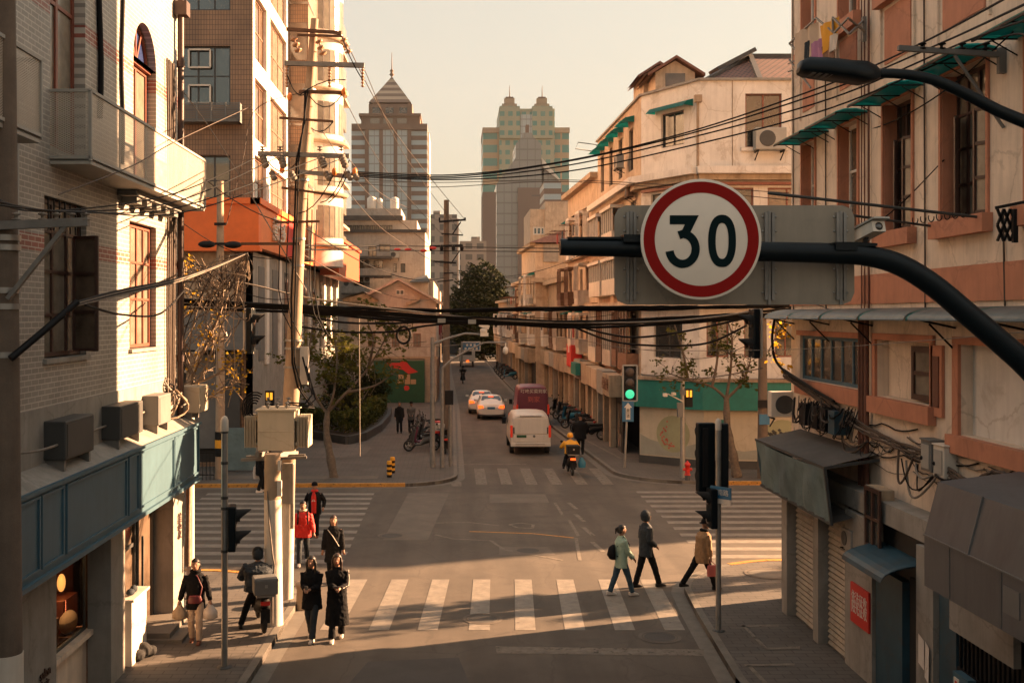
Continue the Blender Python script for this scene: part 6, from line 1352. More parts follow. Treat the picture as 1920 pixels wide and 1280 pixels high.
# far blue direction sign
t = thing('direction_sign', 'blue direction sign over the far end of the street', 'sign', (1.5, 128, 0)); d2 = 128.
q = MB(); q.box(xat(866, d2), xat(901, d2), d2, d2+.1, zat(658, d2), zat(640, d2)); q.build('rim', MT['white_paint'], t); q = MB(); q.box(xat(868, d2), xat(899, d2), d2-.02, d2, zat(656, d2), zat(642, d2)); q.build('board', MT['sign_blue'], t)
q = MB()
for j, n in ((0, 3), (1, 4)):
    for i in range(n): x_ = xat(871+i*7+(3 if j == 0 else 0), d2); z_ = zat(647+j*6.5, d2); q.box(x_, x_+.24, d2-.03, d2-.021, z_-.12, z_+.14)
q.build('lettering', MT['text_white'], t, kind='stuff'); q = MB(); q.cyl((xat(866, d2), d2, 0), (xat(866, d2), d2, zat(640, d2)), .12); q.build('post', MT['steel'], t)
# ------------------------------------------------------------------ the 30 sign on its black arm, close to the camera
DS = 9.0
ma = thing('sign_mast', 'thick black curved mast arm holding the speed limit sign and its back panel', 'mast', (5.55, 8.9, 0))
pts = [P(1050, 463, DS), P(1200, 466, DS), P(1400, 471, DS), P(1560, 475, DS), P(1630, 480, DS), P(1690, 498, DS), P(1750, 535, DS), P(1810, 585, DS), P(1870, 636, DS), P(1930, 690, DS), P(1990, 760, DS), P(2040, 860, DS), P(2070, 1000, DS), P(2080, 1200, DS), V((5.42, DS, 0))]
rd = [.07, .073, .08, .085, .087, .09, .092, .094, .096, .1, .105, .11, .115, .12, .13]
# resample for smoothness
def smooth(pts, rs, k=4):
    o = []; r_ = []
    for i in range(len(pts)-1):
        p0 = pts[max(i-1, 0)]; p1 = pts[i]; p2 = pts[i+1]; p3 = pts[min(i+2, len(pts)-1)]
        for j in range(k):
            t = j/k; o.append(.5*((2*p1)+(p2-p0)*t+(2*p0-5*p1+4*p2-p3)*t*t+(3*p1-p0-3*p2+p3)*t*t*t)); r_.append(rs[i]+(rs[i+1]-rs[i])*t)
    return o+[pts[-1]], r_+[rs[-1]]
a, b1 = smooth(pts, rd); q = MB(); q.tube(a, b1, 20); q.build('arm', MT['black_paint'], ma)
boxes('bracket', [(P(1063, 0, DS).x, P(1165, 0, DS).x, DS-.05, DS+.05, zat(449, DS), zat(447, DS)+.01), (P(1166, 0, DS).x, P(1204, 0, DS).x, DS-.1, DS+.1, zat(455, DS), zat(441, DS)), (P(1560, 0, DS).x, P(1600, 0, DS).x, DS-.1, DS+.1, zat(470, DS), zat(455, DS)), (P(1552, 0, DS).x, P(1640, 0, DS).x, DS-.06, DS+.06, zat(462, DS), zat(457, DS))], 'black_paint', ma)
bk = thing('back_panel', 'large grey rear face of a road sign behind the black arm', 'sign', P(1376, 572, DS+.22)); D2 = DS+.22
def panel_outline(x0, x1, y0, y1, cut):
    A = [(x0+cut, y0), (x1-cut, y0), (x1-cut*.3, y0+cut*.3), (x1, y0+cut), (x1, y1-cut), (x1-cut*.3, y1-cut*.3), (x1-cut, y1), (x0+cut, y1), (x0+cut*.3, y1-cut*.3), (x0, y1-cut), (x0, y0+cut), (x0+cut*.3, y0+cut*.3)]; return A
x0_, x1_ = P(1152, 0, D2).x, P(1602, 0, D2).x; z0_, z1_ = zat(571, D2), zat(385, D2)
q = MB(); q.prism(panel_outline(x0_, x1_, z0_, z1_, .1), (0, D2, 0), X3, Z3, Y3, .012); q.build('sheet', MT['sign_back'], bk)
for a in (1183, 1442, 1576):
    q = MB(); xx = P(a, 0, D2).x
    for s_ in (-.03, .03): q.box(xx+s_-.012, xx+s_+.012, D2-.03, D2-.001, z0_+.04, z1_-.06)
    q.box(xx-.012, xx+.012, D2-.018, D2-.001, z0_+.0, z1_-.05); q.build('rail', MT['steel_dull'], bk)
    q = MB()
    for z_ in (.1, .3, .62, .74):
        for s_ in (-.055, .055): q.lathe((xx+s_, D2-.001, z0_+z_), [(.01, 0), (.008, .008), (.001, .01)], 8, (0, -1, 0))
    q.build('rivet', MT['steel'], bk, kind='stuff')
ss = thing('speed_limit_sign', 'round white speed limit sign with a red ring and black 30', 'sign', P(1314, 563, DS-.16)); cs_ = P(1314, 449, DS-.16); sc = (DS-.16)/F; RR = 113*sc
q = MB(); q.lathe(cs_, [(RR, -.012), (RR, .012), (RR-.004, .014), (.001, .014)], 72, (0, -1, 0)); q.build('plate', MT['sign_white'], ss)
q = MB(); r0, r1 = 108*sc, 87*sc; n = 96; c = cs_+V((0, -.0155, 0))
vs = [c+V((r*math.cos(2*PI*i/n), 0, r*math.sin(2*PI*i/n))) for r in (r0, r1) for i in range(n)]
q.add(vs, [(i, (i+1) % n, n+(i+1) % n, n+i) for i in range(n)], False); q.build('ring', MT['sign_red'], ss)
def stroke(b, pts, w_, y, o=None):
    L_ = []; R_ = []; k = len(pts)
    for i, p in enumerate(pts):
        a = V((pts[max(i-1, 0)][0], 0, pts[max(i-1, 0)][1])); c = V((pts[min(i+1, k-1)][0], 0, pts[min(i+1, k-1)][1])); t = (c-a).normalized(); n_ = V((-t.z, 0, t.x)); q_ = V((p[0], y, p[1])); L_.append(q_+n_*w_/2); R_.append(q_-n_*w_/2)
    b.add(L_+R_, [(i, i+1, k+i+1, k+i) for i in range(k-1)], False)
def spx(a, b_): return ((a-CX)*sc, H-(b_-HY)*sc)
yy = cs_.y-.017; q = MB()
# zero: ring between an outer and an inner superellipse
n = 64; ox, oz = spx(1353, 452)
def sup(rx_, rz_): return [V((ox+rx_*sc*math.copysign(abs(math.cos(t))**.86, math.cos(t)), yy, oz+rz_*sc*math.copysign(abs(math.sin(t))**.86, math.sin(t)))) for t in [2*PI*i/n for i in range(n)]]
q.add(sup(26, 49)+sup(12, 33.5), [(i, (i+1) % n, n+(i+1) % n, n+i) for i in range(n)], False); q.build('digit_zero', MT['sign_ink'], ss)
q = MB(); top = [spx(*p) for p in ((1255, 404), (1309, 404), (1299, 421), (1255, 421))]; q.poly(*[(a, yy, b_) for a, b_ in top])
q.poly(*[(a, yy-.0004, b_) for a, b_ in [spx(*p) for p in ((1291, 404.5), (1309.5, 404), (1293, 437), (1273, 442.5))]])
bx, bz = 1279, 467
pts = [spx(bx+24.5*math.cos(R(t)), bz-28*math.sin(R(t))) for t in range(98, -176, -9)]
stroke(q, [spx(1272, 441.5)]+pts[1:], 15.5*sc, yy-.0008); q.build('digit_three', MT['sign_ink'], ss)
# camera on the arm
cc = thing('security_camera', 'white box camera on the black arm at the right end of the back panel', 'camera', P(1620, 460, DS+.1)); D3 = DS+.1
q = MB(); a = P(1606, 446, D3+.25); c = P(1648, 424, D3-.05); q.bar(a, c, .12, .09); q.build('body', MT['white_paint'], cc)
q = MB(); q.bar(a+Z3*.06, c+Z3*.06+(c-a)*.12, .15, .015); q.build('hood', MT['grey_light'], cc); q = MB(); q.bar(P(1626, 440, D3+.1), P(1620, 458, D3+.1), .03); q.bar(P(1585, 456, D3), P(1640, 458, D3), .04, .02); q.build('bracket', MT['black'], cc)
q = MB(); q.lathe(c, [(.035, 0), (.03, .01), (.01, .012)], 14, (c-a)); q.build('lens', MT['glass'], cc)
# street lamp
DL = 9.4
sl_ = thing('street_lamp', 'black LED street lamp with a flat head reaching in from the upper right', 'street lamp', (5.9, 9.4, 0))
pts = [P(1632, 138, DL), P(1690, 139, DL), P(1750, 150, DL), P(1810, 176, DL), P(1870, 207, DL), P(1930, 232, DL), P(2010, 265, DL), P(2080, 330, DL), P(2110, 480, DL), P(2115, 800, DL), V((5.82, DL, 0))]
a, b1 = smooth(pts, [.04, .043, .046, .05, .052, .055, .06, .065, .07, .08, .1]); q = MB(); q.tube(a, b1, 16); q.build('arm', MT['black_paint'], sl_)
rings = []
for (a, y0_, y1_, hw_) in ((1496, 128, 136, .05), (1500, 115, 137, .1), (1512, 110, 140, .14), (1545, 112, 144, .165), (1590, 117, 150, .165), (1618, 118, 155, .15), (1638, 124, 152, .09), (1648, 130, 148, .05)):
    x_ = P(a, 0, DL).x; zb_, zt_ = zat(y1_, DL), zat(y0_, DL); zm = (zb_+zt_)/2
    rings.append([V((x_, DL+dy*hw_, z_)) for dy, z_ in ((-1, zb_+.015), (-.9, zb_), (0, zb_), (.9, zb_), (1, zb_+.015), (1, zm), (.75, zt_-.01), (0, zt_), (-.75, zt_-.01), (-1, zm))])
q = MB(); q.loft(rings); q.build('head', MT['black_paint'], sl_)
q = MB()
for i in range(4): x_ = P(1516+i*12, 0, DL).x; z_ = zat(140+i*1.0, DL)-.004; q.box(x_, x_+.03, DL-.11, DL+.11, z_-.006, z_)
q.build('led_strip', MT['grey_mid'], sl_, kind='stuff')
# ------------------------------------------------------------------ overhead wires
def wire(pts, r=.012, m='cable_black', label=None, group=None, k=10, name='overhead_wire', sag=0., jit=0., cat='cable'):
    P_ = [P(*p) if len(p) == 3 and not isinstance(p, Vector) else V(p) for p in pts]; o, _ = smooth(P_, [r]*len(P_), k)
    if sag or jit:
        n = len(o)-1; o = [p-Z3*(sag*4*(i/n)*(1-i/n))+V((0, 0, random.uniform(-jit, jit))) for i, p in enumerate(o)]
    q = MB(); q.tube(o, r, 6); return q.build(name, MT[m], None, label, cat, group)
GW = 'black lines from the wall bracket to the leaning pole'
br = thing('wire_bracket', 'steel arm with black insulators on the cream building wall, below the street lamp', 'bracket', (7.6, 15.1, 9.8)); yb_ = 15.1; zb_ = 10.08
q = MB(); q.bar((6.12, yb_, zb_+.1), (7.6, yb_, zb_), .07, .07); q.bar((6.9, yb_, zb_), (7.58, yb_+.0, zb_-1.0), .035); q.box(7.5, 7.6, yb_-.04, yb_+.04, zb_-.25, zb_+.1); q.build('arm', MT['grey_mid'], br)
q = MB(); xs = [6.45, 6.72, 7.0, 7.33]
for x_ in xs: insulator(q, (x_, yb_, zb_+.05), (0, 0, 1), 2, .06, .13)
q.build('insulator', MT['black'], br, kind='stuff')
mids = [((1560, 156, 18.2), (1060, 302, 22.5)), ((1560, 167, 18.2), (1060, 303.5, 22.6)), ((1560, 184, 18.2), (1060, 311, 22.5)), ((1560, 202, 18.2), (1060, 322, 22.5))]
for k in range(4):
    x_ = xs[k]; a = V((x_, yb_, zb_+.17)); 
    o = wire([P(1935, -30+k*32, 10.5), a, P(*mids[k][0]), P(1300, [245, 249, 257, 272][k], 20.3), P(*mids[k][1]), P(850, [328, 331, 334, 337][k], 23.6), P(664, 322+k*3, PZ-.2)], .014, label=['uppermost of the four black lines between wall bracket and leaning pole', 'second from the top of the four black lines running from wall bracket to pole', 'third from the top of the four black lines running from wall bracket to pole', 'lowest of the four black lines between wall bracket and leaning pole'][k], group=GW)
GT = 'thin wires from the leaning pole to the far pole'
for k, (a, b1, c, d2) in enumerate(((645, 72, 872, 412), (683, 130, 868, 440), (640, 175, 850, 462), (600, 240, 812, 465), (640, 345, 852, 512), (655, 300, 823, 414))):
    wire([P(a, b1, PZ-.2), P((a+c)/2-12, (b1+d2)/2+14, 34), P(c, d2, fpz-.2)], .009 if k else .012, 'cable_brown', ['topmost', 'second', 'third', 'fourth', 'lowest', 'fifth'][k]+' thin wire on the leaning pole, running down to the far pole', GT)
for k, (y0_, y1_, y2_) in enumerate(((336, 340, 362), (345, 343, 375))):
    wire([P(590, y0_-8, PZ), P(800, y0_+6, PZ-.5), P(1080, y1_-2, 23.5), P(1480, y2_, 21.5)], .008, 'cable_brown', ['upper hair-thin level wire crossing behind the speed limit sign', 'lower hair-thin level wire crossing behind the speed limit sign'][k])
for k, (y_, e_) in enumerate(((462, 466), (470, 472))):
    wire([P(560, y_-2, PZ), P(806, y_, fpz-.3), P(1048, e_, 40), P(1152, e_, 35)], .02, 'cable_black', ['upper dark level wire through the insulators of the far pole', 'lower dark level wire through the insulators of the far pole'][k])
q = MB()
for a, b1 in ((745, 468), (765, 468), (794, 470), (812, 465)): q.ball(P(a, b1, 49), .16, .1, .07)
q.build('line_clamp', MT['red'], None, 'row of small red clamps on the level wires left of the far pole', 'clamp', kind='stuff')
GL_ = 'lines from the near left pole to the leaning pole'
for k, (a, b1, m1, e1) in enumerate(((80, 396, (330, 362), (492, 290)), (106, 396, (340, 375), (525, 293)), (133, 397, (350, 385), (600, 296)), (160, 398, (370, 392), (640, 298)))):
    wire([P(-40, 350+k*10, 9.5), P(a, b1, 13.0), P(m1[0], m1[1], 18.5), P(*e1, PZ-.4)], .011, 'cable_black', ['highest', 'second highest', 'third highest', 'lowest'][k]+' of the lines between the near left pole and the leaning pole', GL_)
wire([P(335, 160, 23.5), P(400, 250, 23.8), P(470, 365, 24.2), P(575, 545, 24.5)], .012, 'cable_grey', 'pale guy wire slanting from the drain pipe down to the leaning pole')
wire([P(575, 172, PZ), P(480, 205, 24), P(455, 300, 23.8), P(425, 420, 23.7)], .009, 'cable_brown', 'slack brown wire dropping in front of the brown tiled wall')
wire([P(110, 365, 14), P(250, 310, 17), P(330, 265, 20), P(470, 200, 24)], .009, 'cable_brown', 'thin twisted wire rising across the front of the mesh balcony')
# heavy dark bundle across the junction
bund = [((340, 572), (560, 580), (700, 590), (830, 600), (950, 602), (1060, 607), (1200, 603), (1330, 597), (1420, 588), (1490, 580)), 
        ((300, 560), (560, 574), (700, 578), (830, 582), (950, 581), (1060, 580), (1200, 578), (1330, 577), (1420, 576), (1490, 572))]
labs = ['thick black cable bundle crossing the whole junction just below the speed limit sign', 'thinner dark cable bundle running level just above the thick one']
for j, path_ in enumerate(bund):
    t = thing('cable_bundle', labs[j], 'cable', P(900, 600, 26))
    for i in range(6 if j == 0 else 3):
        dy = (i-2.5)*2.2 if j == 0 else (i-1)*1.8; o, _ = smooth([P(a, b1+dy+random.uniform(-2, 2), 25.5+.06*i) for a, b1 in path_], [.02]*len(path_), 7)
        q = MB(); q.tube([p+V((0, 0, random.uniform(-.008, .008))) for p in o], random.choice([.03, .022, .035]), 6); q.build('strand', MT['cable_black'], t)
wire([P(345, 528, 24), P(450, 530, 24.4), P(600, 562, 25), P(850, 592, 25.5), P(1000, 603, 25.5), P(1190, 604, 25.4), P(1330, 595, 24.5), P(1430, 580, 23)], .022, 'cable_grey', 'pale sunlit cable riding over the thick black bundle')
for k, (pp, lb) in enumerate(((((560, 612), (640, 622), (730, 622), (790, 612), (850, 605)), 'sagging black cable below the bundle left of the far pole'), (((570, 590), (640, 604), (720, 606), (800, 604), (880, 606)), 'short black cable close under the bundle above the left tree'),
        (((1060, 606), (1150, 640), (1250, 648), (1330, 642), (1400, 610)), 'deep black loop sagging under the bundle above the right tree'), (((1060, 604), (1140, 626), (1200, 632), (1290, 620), (1400, 596)), 'shallow black loop under the bundle above the right tree'))):
    wire([P(a, b1, 26) for a, b1 in pp], .028, 'cable_black', lb)
wire([P(560, 648, 24), P(800, 650, 24), P(1030, 632, 23), P(1200, 655, 22), P(1480, 655, 19), P(1740, 638, 16), P(1920, 622, 13)], .006, 'cable_grey', 'very thin pale wire strung low across the junction to the cream building')
wire([P(673, 585, 30), P(674, 700, 30), P(675, 855, 30)], .014, 'cable_grey', 'pale cable hanging straight down before the hedge', name='hanging_cable')
for (a, b1, lb) in ((757, 628, 'small coil of cable hung under the bundle'), (1180, 590, ''),):
    if lb: c = P(a, b1, 26); q = MB(); q.tube([c+V((.16*math.cos(2*PI*i/20), 0, .2*math.sin(2*PI*i/20))) for i in range(20)], .03, 6, closed=True); q.build('cable_coil', MT['cable_black'], None, lb, 'cable')
q = MB()
for a, b1 in ((828, 601), (885, 603)): q.obox(P(a, b1, 25.2), X3*.09, Y3*.04, Z3*.05)
q.build('cable_tag', MT['grey_light'], None, 'two small white tags on the thick black cable bundle', 'tag', kind='stuff')
# left: grey bundle from the near pole, the fan of pale cables and the tangle at the building corner
for k in range(4):
    wire([P(145, 566+k*2, 13.6), P(230, 546+k*3-3, 16), P(330, 523+k*2, 20), P(400, 500+k, 22), P(464, 474, 24)], .016, 'cable_grey' if k % 2 else 'cable_black', ['top', 'second', 'third', 'bottom'][k]+' strand of the grey bundle rising from the near left pole', 'strands of the rising grey bundle')
wire([P(160, 572, 14), P(230, 590, 16.5), P(300, 588, 19.5), P(345, 545, 22)], .018, 'cable_black', 'black cable sagging under the rising grey bundle before the narrow red window')
tg = thing('cable_tangle', 'dense tangle of pale cables hanging beside the tiled building corner', 'cable', P(390, 700, 24)); rr = random.Random(9)
for k in range(80):
    a = P(rr.uniform(345, 462), rr.uniform(478, 525), 24+rr.uniform(-.3, .3)); c = P(rr.uniform(322, 440), rr.uniform(560, 780) if k % 2 else rr.uniform(520, 600), 24+rr.uniform(-.3, .3))
    if k % 5 == 0: a = P(464, 475, 24)
    if k % 2 == 0: c = P(rr.uniform(330, 470), rr.uniform(490, 600), 24+rr.uniform(-.3, .3))

    m1 = a.lerp(c, .35)+V((rr.uniform(-.35, .35), 0, rr.uniform(-.5, .1))); m2 = a.lerp(c, .7)+V((rr.uniform(-.3, .3), 0, rr.uniform(-.5, .1)))
    o, _ = smooth([a, m1, m2, c], [.01]*4, 6); q = MB(); q.tube(o, rr.uniform(.006, .014), 5); q.build('cable', MT[rr.choice(['vine', 'cable_grey', 'cable_brown', 'vine'])], tg)
tg = thing('cable_tangle', 'looped black and grey cables hanging off the corner of the teal fascia ledge', 'cable', P(310, 760, 23)); 
for k in range(14):
    c = P(rr.uniform(290, 325), rr.uniform(725, 765), 22.6); rx_, rz_ = rr.uniform(.1, .3), rr.uniform(.15, .4); ph = rr.uniform(0, 6)
    q = MB(); q.tube([c+V((rx_*math.cos(2*PI*i/16+ph), .2*math.sin(i), rz_*math.sin(2*PI*i/16+ph))) for i in range(14)], rr.uniform(.01, .022), 5); q.build('cable', MT[rr.choice(['cable_black', 'cable_grey', 'vine'])], tg)
wire([P(30, 850, 14.6), P(90, 840, 15.5), P(180, 805, 18), P(250, 780, 20), P(300, 760, 22.3)], .02, 'cable_grey', 'pale cable trailing along the ledge above the teal fascia')
# condenser boxes on the ledge
for k, (y_, w_, m, lb) in enumerate(((15.9, 1.25, 'grey_dark', 'dark grey box standing on the ledge above the teal fascia, nearest the camera'), (18.5, 1.35, 'grey_dark', 'second dark grey box on the ledge above the teal fascia'), (20.9, .9, 'grey_mid', 'third box on the fascia ledge, where the sunlight starts'), (23.6, .8, 'panel_cream', 'pale sunlit box at the street corner end of the fascia ledge'))):
    t = thing('ledge_box', lb, 'utility box', (-5.8, y_, 4.3)); q = MB(); q.box(-6.0, -5.66+(.15 if k == 3 else 0), y_, y_+w_, 4.38, 4.95); bevel(q.build('case', MT[m], t), .02)
    boxes('foot', [(-6.0, -5.7, y_+.05, y_+.12, 4.22, 4.38), (-6.0, -5.7, y_+w_-.12, y_+w_-.05, 4.22, 4.38)], 'steel_dull', t)
    q = MB(); q.box(-5.66+(.15 if k == 3 else 0), -5.65+(.15 if k == 3 else 0), y_+.06, y_+w_-.06, 4.42, 4.9); q.build('cover', MT[m], t)
# right: cable bundle under the first floor sills, black knot, boxes
tg = thing('cable_bundle', 'brown cable bundle looping along the cream building above the shop awnings', 'cable', (7.5, 18, 4.2))
for k in range(13):
    dz = rr.uniform(-.1, .1); o, _ = smooth([P(1470, 700, 24.4)+Z3*dz, V((7.5, 22.2, 4.75+dz)), V((7.48, 20.3, 4.45+dz)), V((7.45, 18.5, 4.3+dz*.6)), V((7.45, 17.2, 4.22+dz*1.2)), V((7.45, 15.9, 4.02+dz)), V((7.45, 15.0, 4.32+dz*.4)), V((7.45, 14.2, 4.0+dz*2)), V((7.5, 12.5, 4.1+dz*2)), V((7.5, 9, 4.3+dz*3))], [.01]*10, 6)
    q = MB(); q.tube([p+V((rr.uniform(-.02, .02), 0, rr.uniform(-.02, .02))) for p in o], rr.uniform(.012, .024), 5); q.build('cable', MT[rr.choice(['cable_brown', 'cable_black', 'cable_brown', 'cable_grey'])], tg)
tg = thing('cable_knot', 'dense black knot of cables and junction boxes hanging over the tarpaulin awning', 'cable', (7.5, 21.5, 4.3))
for k in range(34):
    a = V((7.45+rr.uniform(-.15, .05), rr.uniform(20.4, 23.0), 4.72+rr.uniform(-.05, .05))); c = a+V((rr.uniform(-.08, .08), rr.uniform(-1.3, 1.3), rr.uniform(-.15, .15))); c.z = 4.72+rr.uniform(-.05, .05); c.y = min(max(c.y, 20.2), 23.6); sg_ = rr.uniform(.2, .6); o = [a.lerp(c, t_)-Z3*sg_*4*t_*(1-t_)+X3*(-.12*math.sin(PI*t_)) for t_ in [i/9 for i in range(10)]]
    q = MB(); q.tube([p+V((rr.uniform(-.015, .015), rr.uniform(-.02, .02), rr.uniform(-.02, .02))) for p in o], rr.choice((.006, .009, .012, .02)), 5); q.build('cable', MT[rr.choice(('cable_black', 'cable_black', 'cable_brown'))], tg)
for k, y_ in enumerate((20.9, 21.4, 21.9, 22.7)):
    q = MB(); q.box(7.25, 7.55, y_, y_+.35, 4.2, 4.65); q.build('junction_box', MT['black' if k else 'blue_metal'], tg)
tg = thing('cable_loops', 'black cable loops hanging down the wall left of the meter boxes', 'cable', (7.4, 18, 3.3))
for k in range(17):
    y_ = rr.uniform(15.2, 20.1); zb_ = 4.25 if y_ > 17 else 4.08; a = V((7.46, y_, zb_)); c = V((7.46, y_+rr.choice((-1, 1))*rr.uniform(.15, 1.0), zb_)); c.y = y_+(c.y-y_)*rr.uniform(.8, 1.6); sg_ = rr.choice((.06, .12, .2, .35, .5)); o = [a.lerp(c, t_)-Z3*sg_*4*t_*(1-t_)+Z3*.03*math.sin(7*t_+k)-X3*.12*math.sin(PI*t_) for t_ in [i/12 for i in range(13)]]; q = MB(); q.tube(o, rr.choice((.007, .009, .013, .02)), 5); q.build('cable', MT[rr.choice(('cable_black', 'cable_brown', 'cable_brown', 'cable_grey'))], tg)
wire([P(1455, 585, 24.5), P(1448, 640, 24.4), P(1465, 690, 24.3), V((7.45, 21.5, 4.8))], .03, 'cable_black', 'black cable hanging off the corner of the grey canopy')
# drying rods, rack with laundry, folded rack
t = thing('drying_rod', 'long grey clothes rod with a row of open hooks below the dark windows', 'clothes rod', (7.5, 15.5, 7.7)); q = MB(); q.cyl(P(1440, 362, 15.3), P(1843, 408, 15.6), .022, n=8)
q.build('rod', MT['grey_dark'], t)
t2 = thing('drying_rod', 'shorter clothes rod crossing just under the longer one', 'clothes rod', (7.5, 17, 7.7)); q = MB(); q.cyl(P(1598, 404, 16.5), P(1762, 426, 17.2), .02, n=8); q.build('rod', MT['grey_dark'], t2)
q = MB()
for i in range(7): c = P(1716+i*15, 412-i*2, 15.8); q.tube([c+V((.04*math.cos(a), 0, .06*math.sin(a))) for a in [R(150+25*k) for k in range(10)]], .008, 5)
q.build('hook', MT['black'], t, kind='stuff')
rk = thing('drying_rack', 'folding scissor drying rack outside the top floor window of the cream building', 'drying rack', (7.3, 22, 12.3))
def PW(a, b1, d=0): x_ = 7.0 if a < 1600 else 7.0+.5*min(1, (a-1600)/20); return P(a, b1, x_*F/(a-CX))
q = MB(); pts = [PW(1480, 82), PW(1530, 34), PW(1564, 62), PW(1590, 34), PW(1622, 60)]; 
for a, b_ in zip(pts, pts[1:]): q.bar(a, b_, .03)
pts2 = [PW(1500, 102), PW(1480, 82)]; q.bar(*pts2, .03); q.bar(PW(1561, 33), PW(1592, 64), .03); q.bar(PW(1562, 62), PW(1561, 34), .03); q.bar(PW(1592, 64), PW(1620, 38), .03); q.bar(PW(1620, 32), PW(1620, 78), .07)
q.bar(PW(1478, 120), PW(1512, 105), .025); q.bar(PW(1478, 135), PW(1512, 120), .025); q.bar(PW(1480, 112), PW(1520, 165), .03); q.build('frame', MT['steel_dull'], rk)
def garment(label, a, b1, w_, h_, m, dd, shape='sheet'):
    """a hanging piece of clothing: thin folded cloth with thickness"""
    q = MB(); o = PW(a, b1); nx, nz = 8, 6; vs = []
    for s_ in (0, 1):
        for i in range(nx+1):
            for j in range(nz+1):
                u = i/nx-.5; t_ = j/nz; ww = w_*(1+.25*t_ if shape == 'shirt' else 1-.15*t_*math.sin(3*t_))
                vs.append((o.x+.35*u*ww+.04*math.sin(i*1.9+t_), o.y-u*ww*2.2+.03*s_, o.z-h_*t_*(1-.06*math.cos(i*2.1))))
    k = (nx+1)*(nz+1); fs = []
    for s_ in (0, 1):
        for i in range(nx):
            for j in range(nz): a0 = s_*k+i*(nz+1)+j; fs.append((a0, a0+nz+1, a0+nz+2, a0+1))
    for j in range(nz): fs += [(j, j+1, k+j+1, k+j), (nx*(nz+1)+j, nx*(nz+1)+j+1, k+nx*(nz+1)+j+1, k+nx*(nz+1)+j)]
    if shape == 'shirt': pass
    q.add(vs, fs, True); return q.build('garment', MT[m], None, label, 'laundry')
garment('pale cream shirt hanging at the outer end of the top floor drying rack', 1512, 52, .42, .9, 'cloth_cream', 24.0, 'shirt'); garment('mustard yellow top on the drying rack, above the lilac one', 1555, 40, .3, .55, 'cloth_yellow', 23.6)
garment('lilac patterned blouse in the middle of the drying rack', 1533, 76, .22, .42, 'laundry_lilac' if 'laundry_lilac' in MT else mat('laundry_lilac', (.36, .16, .28), .8).name, 23.7, 'shirt'); garment('dark trousers hanging beside the cream shirt on the drying rack', 1515, 78, .12, .45, 'cloth_navy', 23.8); garment('brown garment at the inner end of the drying rack', 1553, 82, .22, .35, 'wood_panel', 23.4); garment('white cloth hanging under the mustard top on the drying rack', 1563, 65, .12, .3, 'shoe_white', 23.3)
t = thing('folded_rack', 'black folded scissor rack hanging on the wall at the right edge of the picture', 'drying rack', (7.5, 15, 7.6)); q = MB()
for i in range(3):
    for j in range(2): a = P(1870+i*12, 392+j*30, 14.6); c = P(1882+i*12, 422+j*30, 14.6); q.bar(a, c, .03); q.bar(P(1882+i*12, 392+j*30, 14.6), P(1870+i*12, 422+j*30, 14.6), .03)
q.bar(P(1866, 390, 14.6), P(1925, 378, 14.5), .04); q.bar(P(1903, 392, 14.5), P(1903, 455, 14.5), .06); q.build('frame', MT['black'], t)
# tv aerial style frame left of the terrace roofs
t = thing('roof_frame', 'thin empty rectangular frame sticking out left of the terrace roofline', 'frame', P(1100, 275, 66)); q = MB(); pp = [P(1084, 267, 66), P(1128, 273, 66), P(1120, 285, 66), P(1079, 279, 66)]; q.tube(pp, .03, 5, closed=True); q.build('rod', MT['grey_dark'], t)

# more thin sagging wires over the junction
rr = random.Random(77)
for k, (a, c, sg_, lb) in enumerate((
    ((345, 300, 23.5), (540, 420, PZ), 18, 'thin wire sagging from the tiled building corner to the leaning pole, highest'), ((345, 420, 23.5), (558, 480, PZ), 26, 'thin wire sagging across the orange band to the leaning pole'),
    ((340, 470, 23.5), (556, 560, PZ), 30, 'thin wire sagging over the wire tangle to the leaning pole'), ((555, 470, PZ), (820, 560, fpz), 24, 'thin wire sagging from the leaning pole past the gabled house'),
    ((560, 420, PZ), (835, 520, fpz), 30, 'thin wire sagging past the grey flats to the far pole'), ((550, 600, PZ), (800, 640, 46), 14, 'thin wire sagging in front of the gabled house wall'),
    ((850, 515, fpz), (1105, 470, 60), 22, 'thin wire from the far pole over the street to the terrace'), ((850, 560, fpz), (1150, 590, 50), 20, 'thin wire from the far pole to the white corner building'),
    ((840, 600, fpz), (1000, 640, 75), 10, 'thin wire dipping over the far street beyond the cameras'), ((1150, 640, 46), (1290, 650, 43), 12, 'thin wire sagging before the white corner building, above the green light'),
    ((1230, 650, 43), (1420, 640, 24.5), 26, 'thin wire sagging through the right corner tree'), ((1200, 700, 45), (1430, 690, 24.5), 14, 'thin wire crossing above the teal shop band'),
    ((1440, 520, 24.6), (1640, 600, 20.5), 14, 'thin wire draped over the grey corrugated canopy'), ((1500, 470, 24), (1770, 300, 17), 40, 'thin wire rising across the tall windows of the cream building'),
    ((1490, 560, 24), (1650, 420, 19), 30, 'thin wire looping below the terracotta band'), ((1600, 250, 21), (1900, 60, 14.5), 30, 'thin wire climbing the cream facade past the bracket'))):
    a = P(*a); c = P(*c); m_ = a.lerp(c, .5)-Z3*sg_*((a.y+c.y)/2)/F; q1 = a.lerp(c, .25)-Z3*sg_*.75*((a.y+c.y)/2)/F; q3 = a.lerp(c, .75)-Z3*sg_*.75*((a.y+c.y)/2)/F
    o, _ = smooth([a, q1, m_, q3, c], [.01]*5, 6); q = MB(); q.tube(o, rr.choice([.009, .012, .015]), 5); q.build('overhead_wire', MT[rr.choice(['cable_black', 'cable_brown', 'cable_black'])], None, lb, 'cable')

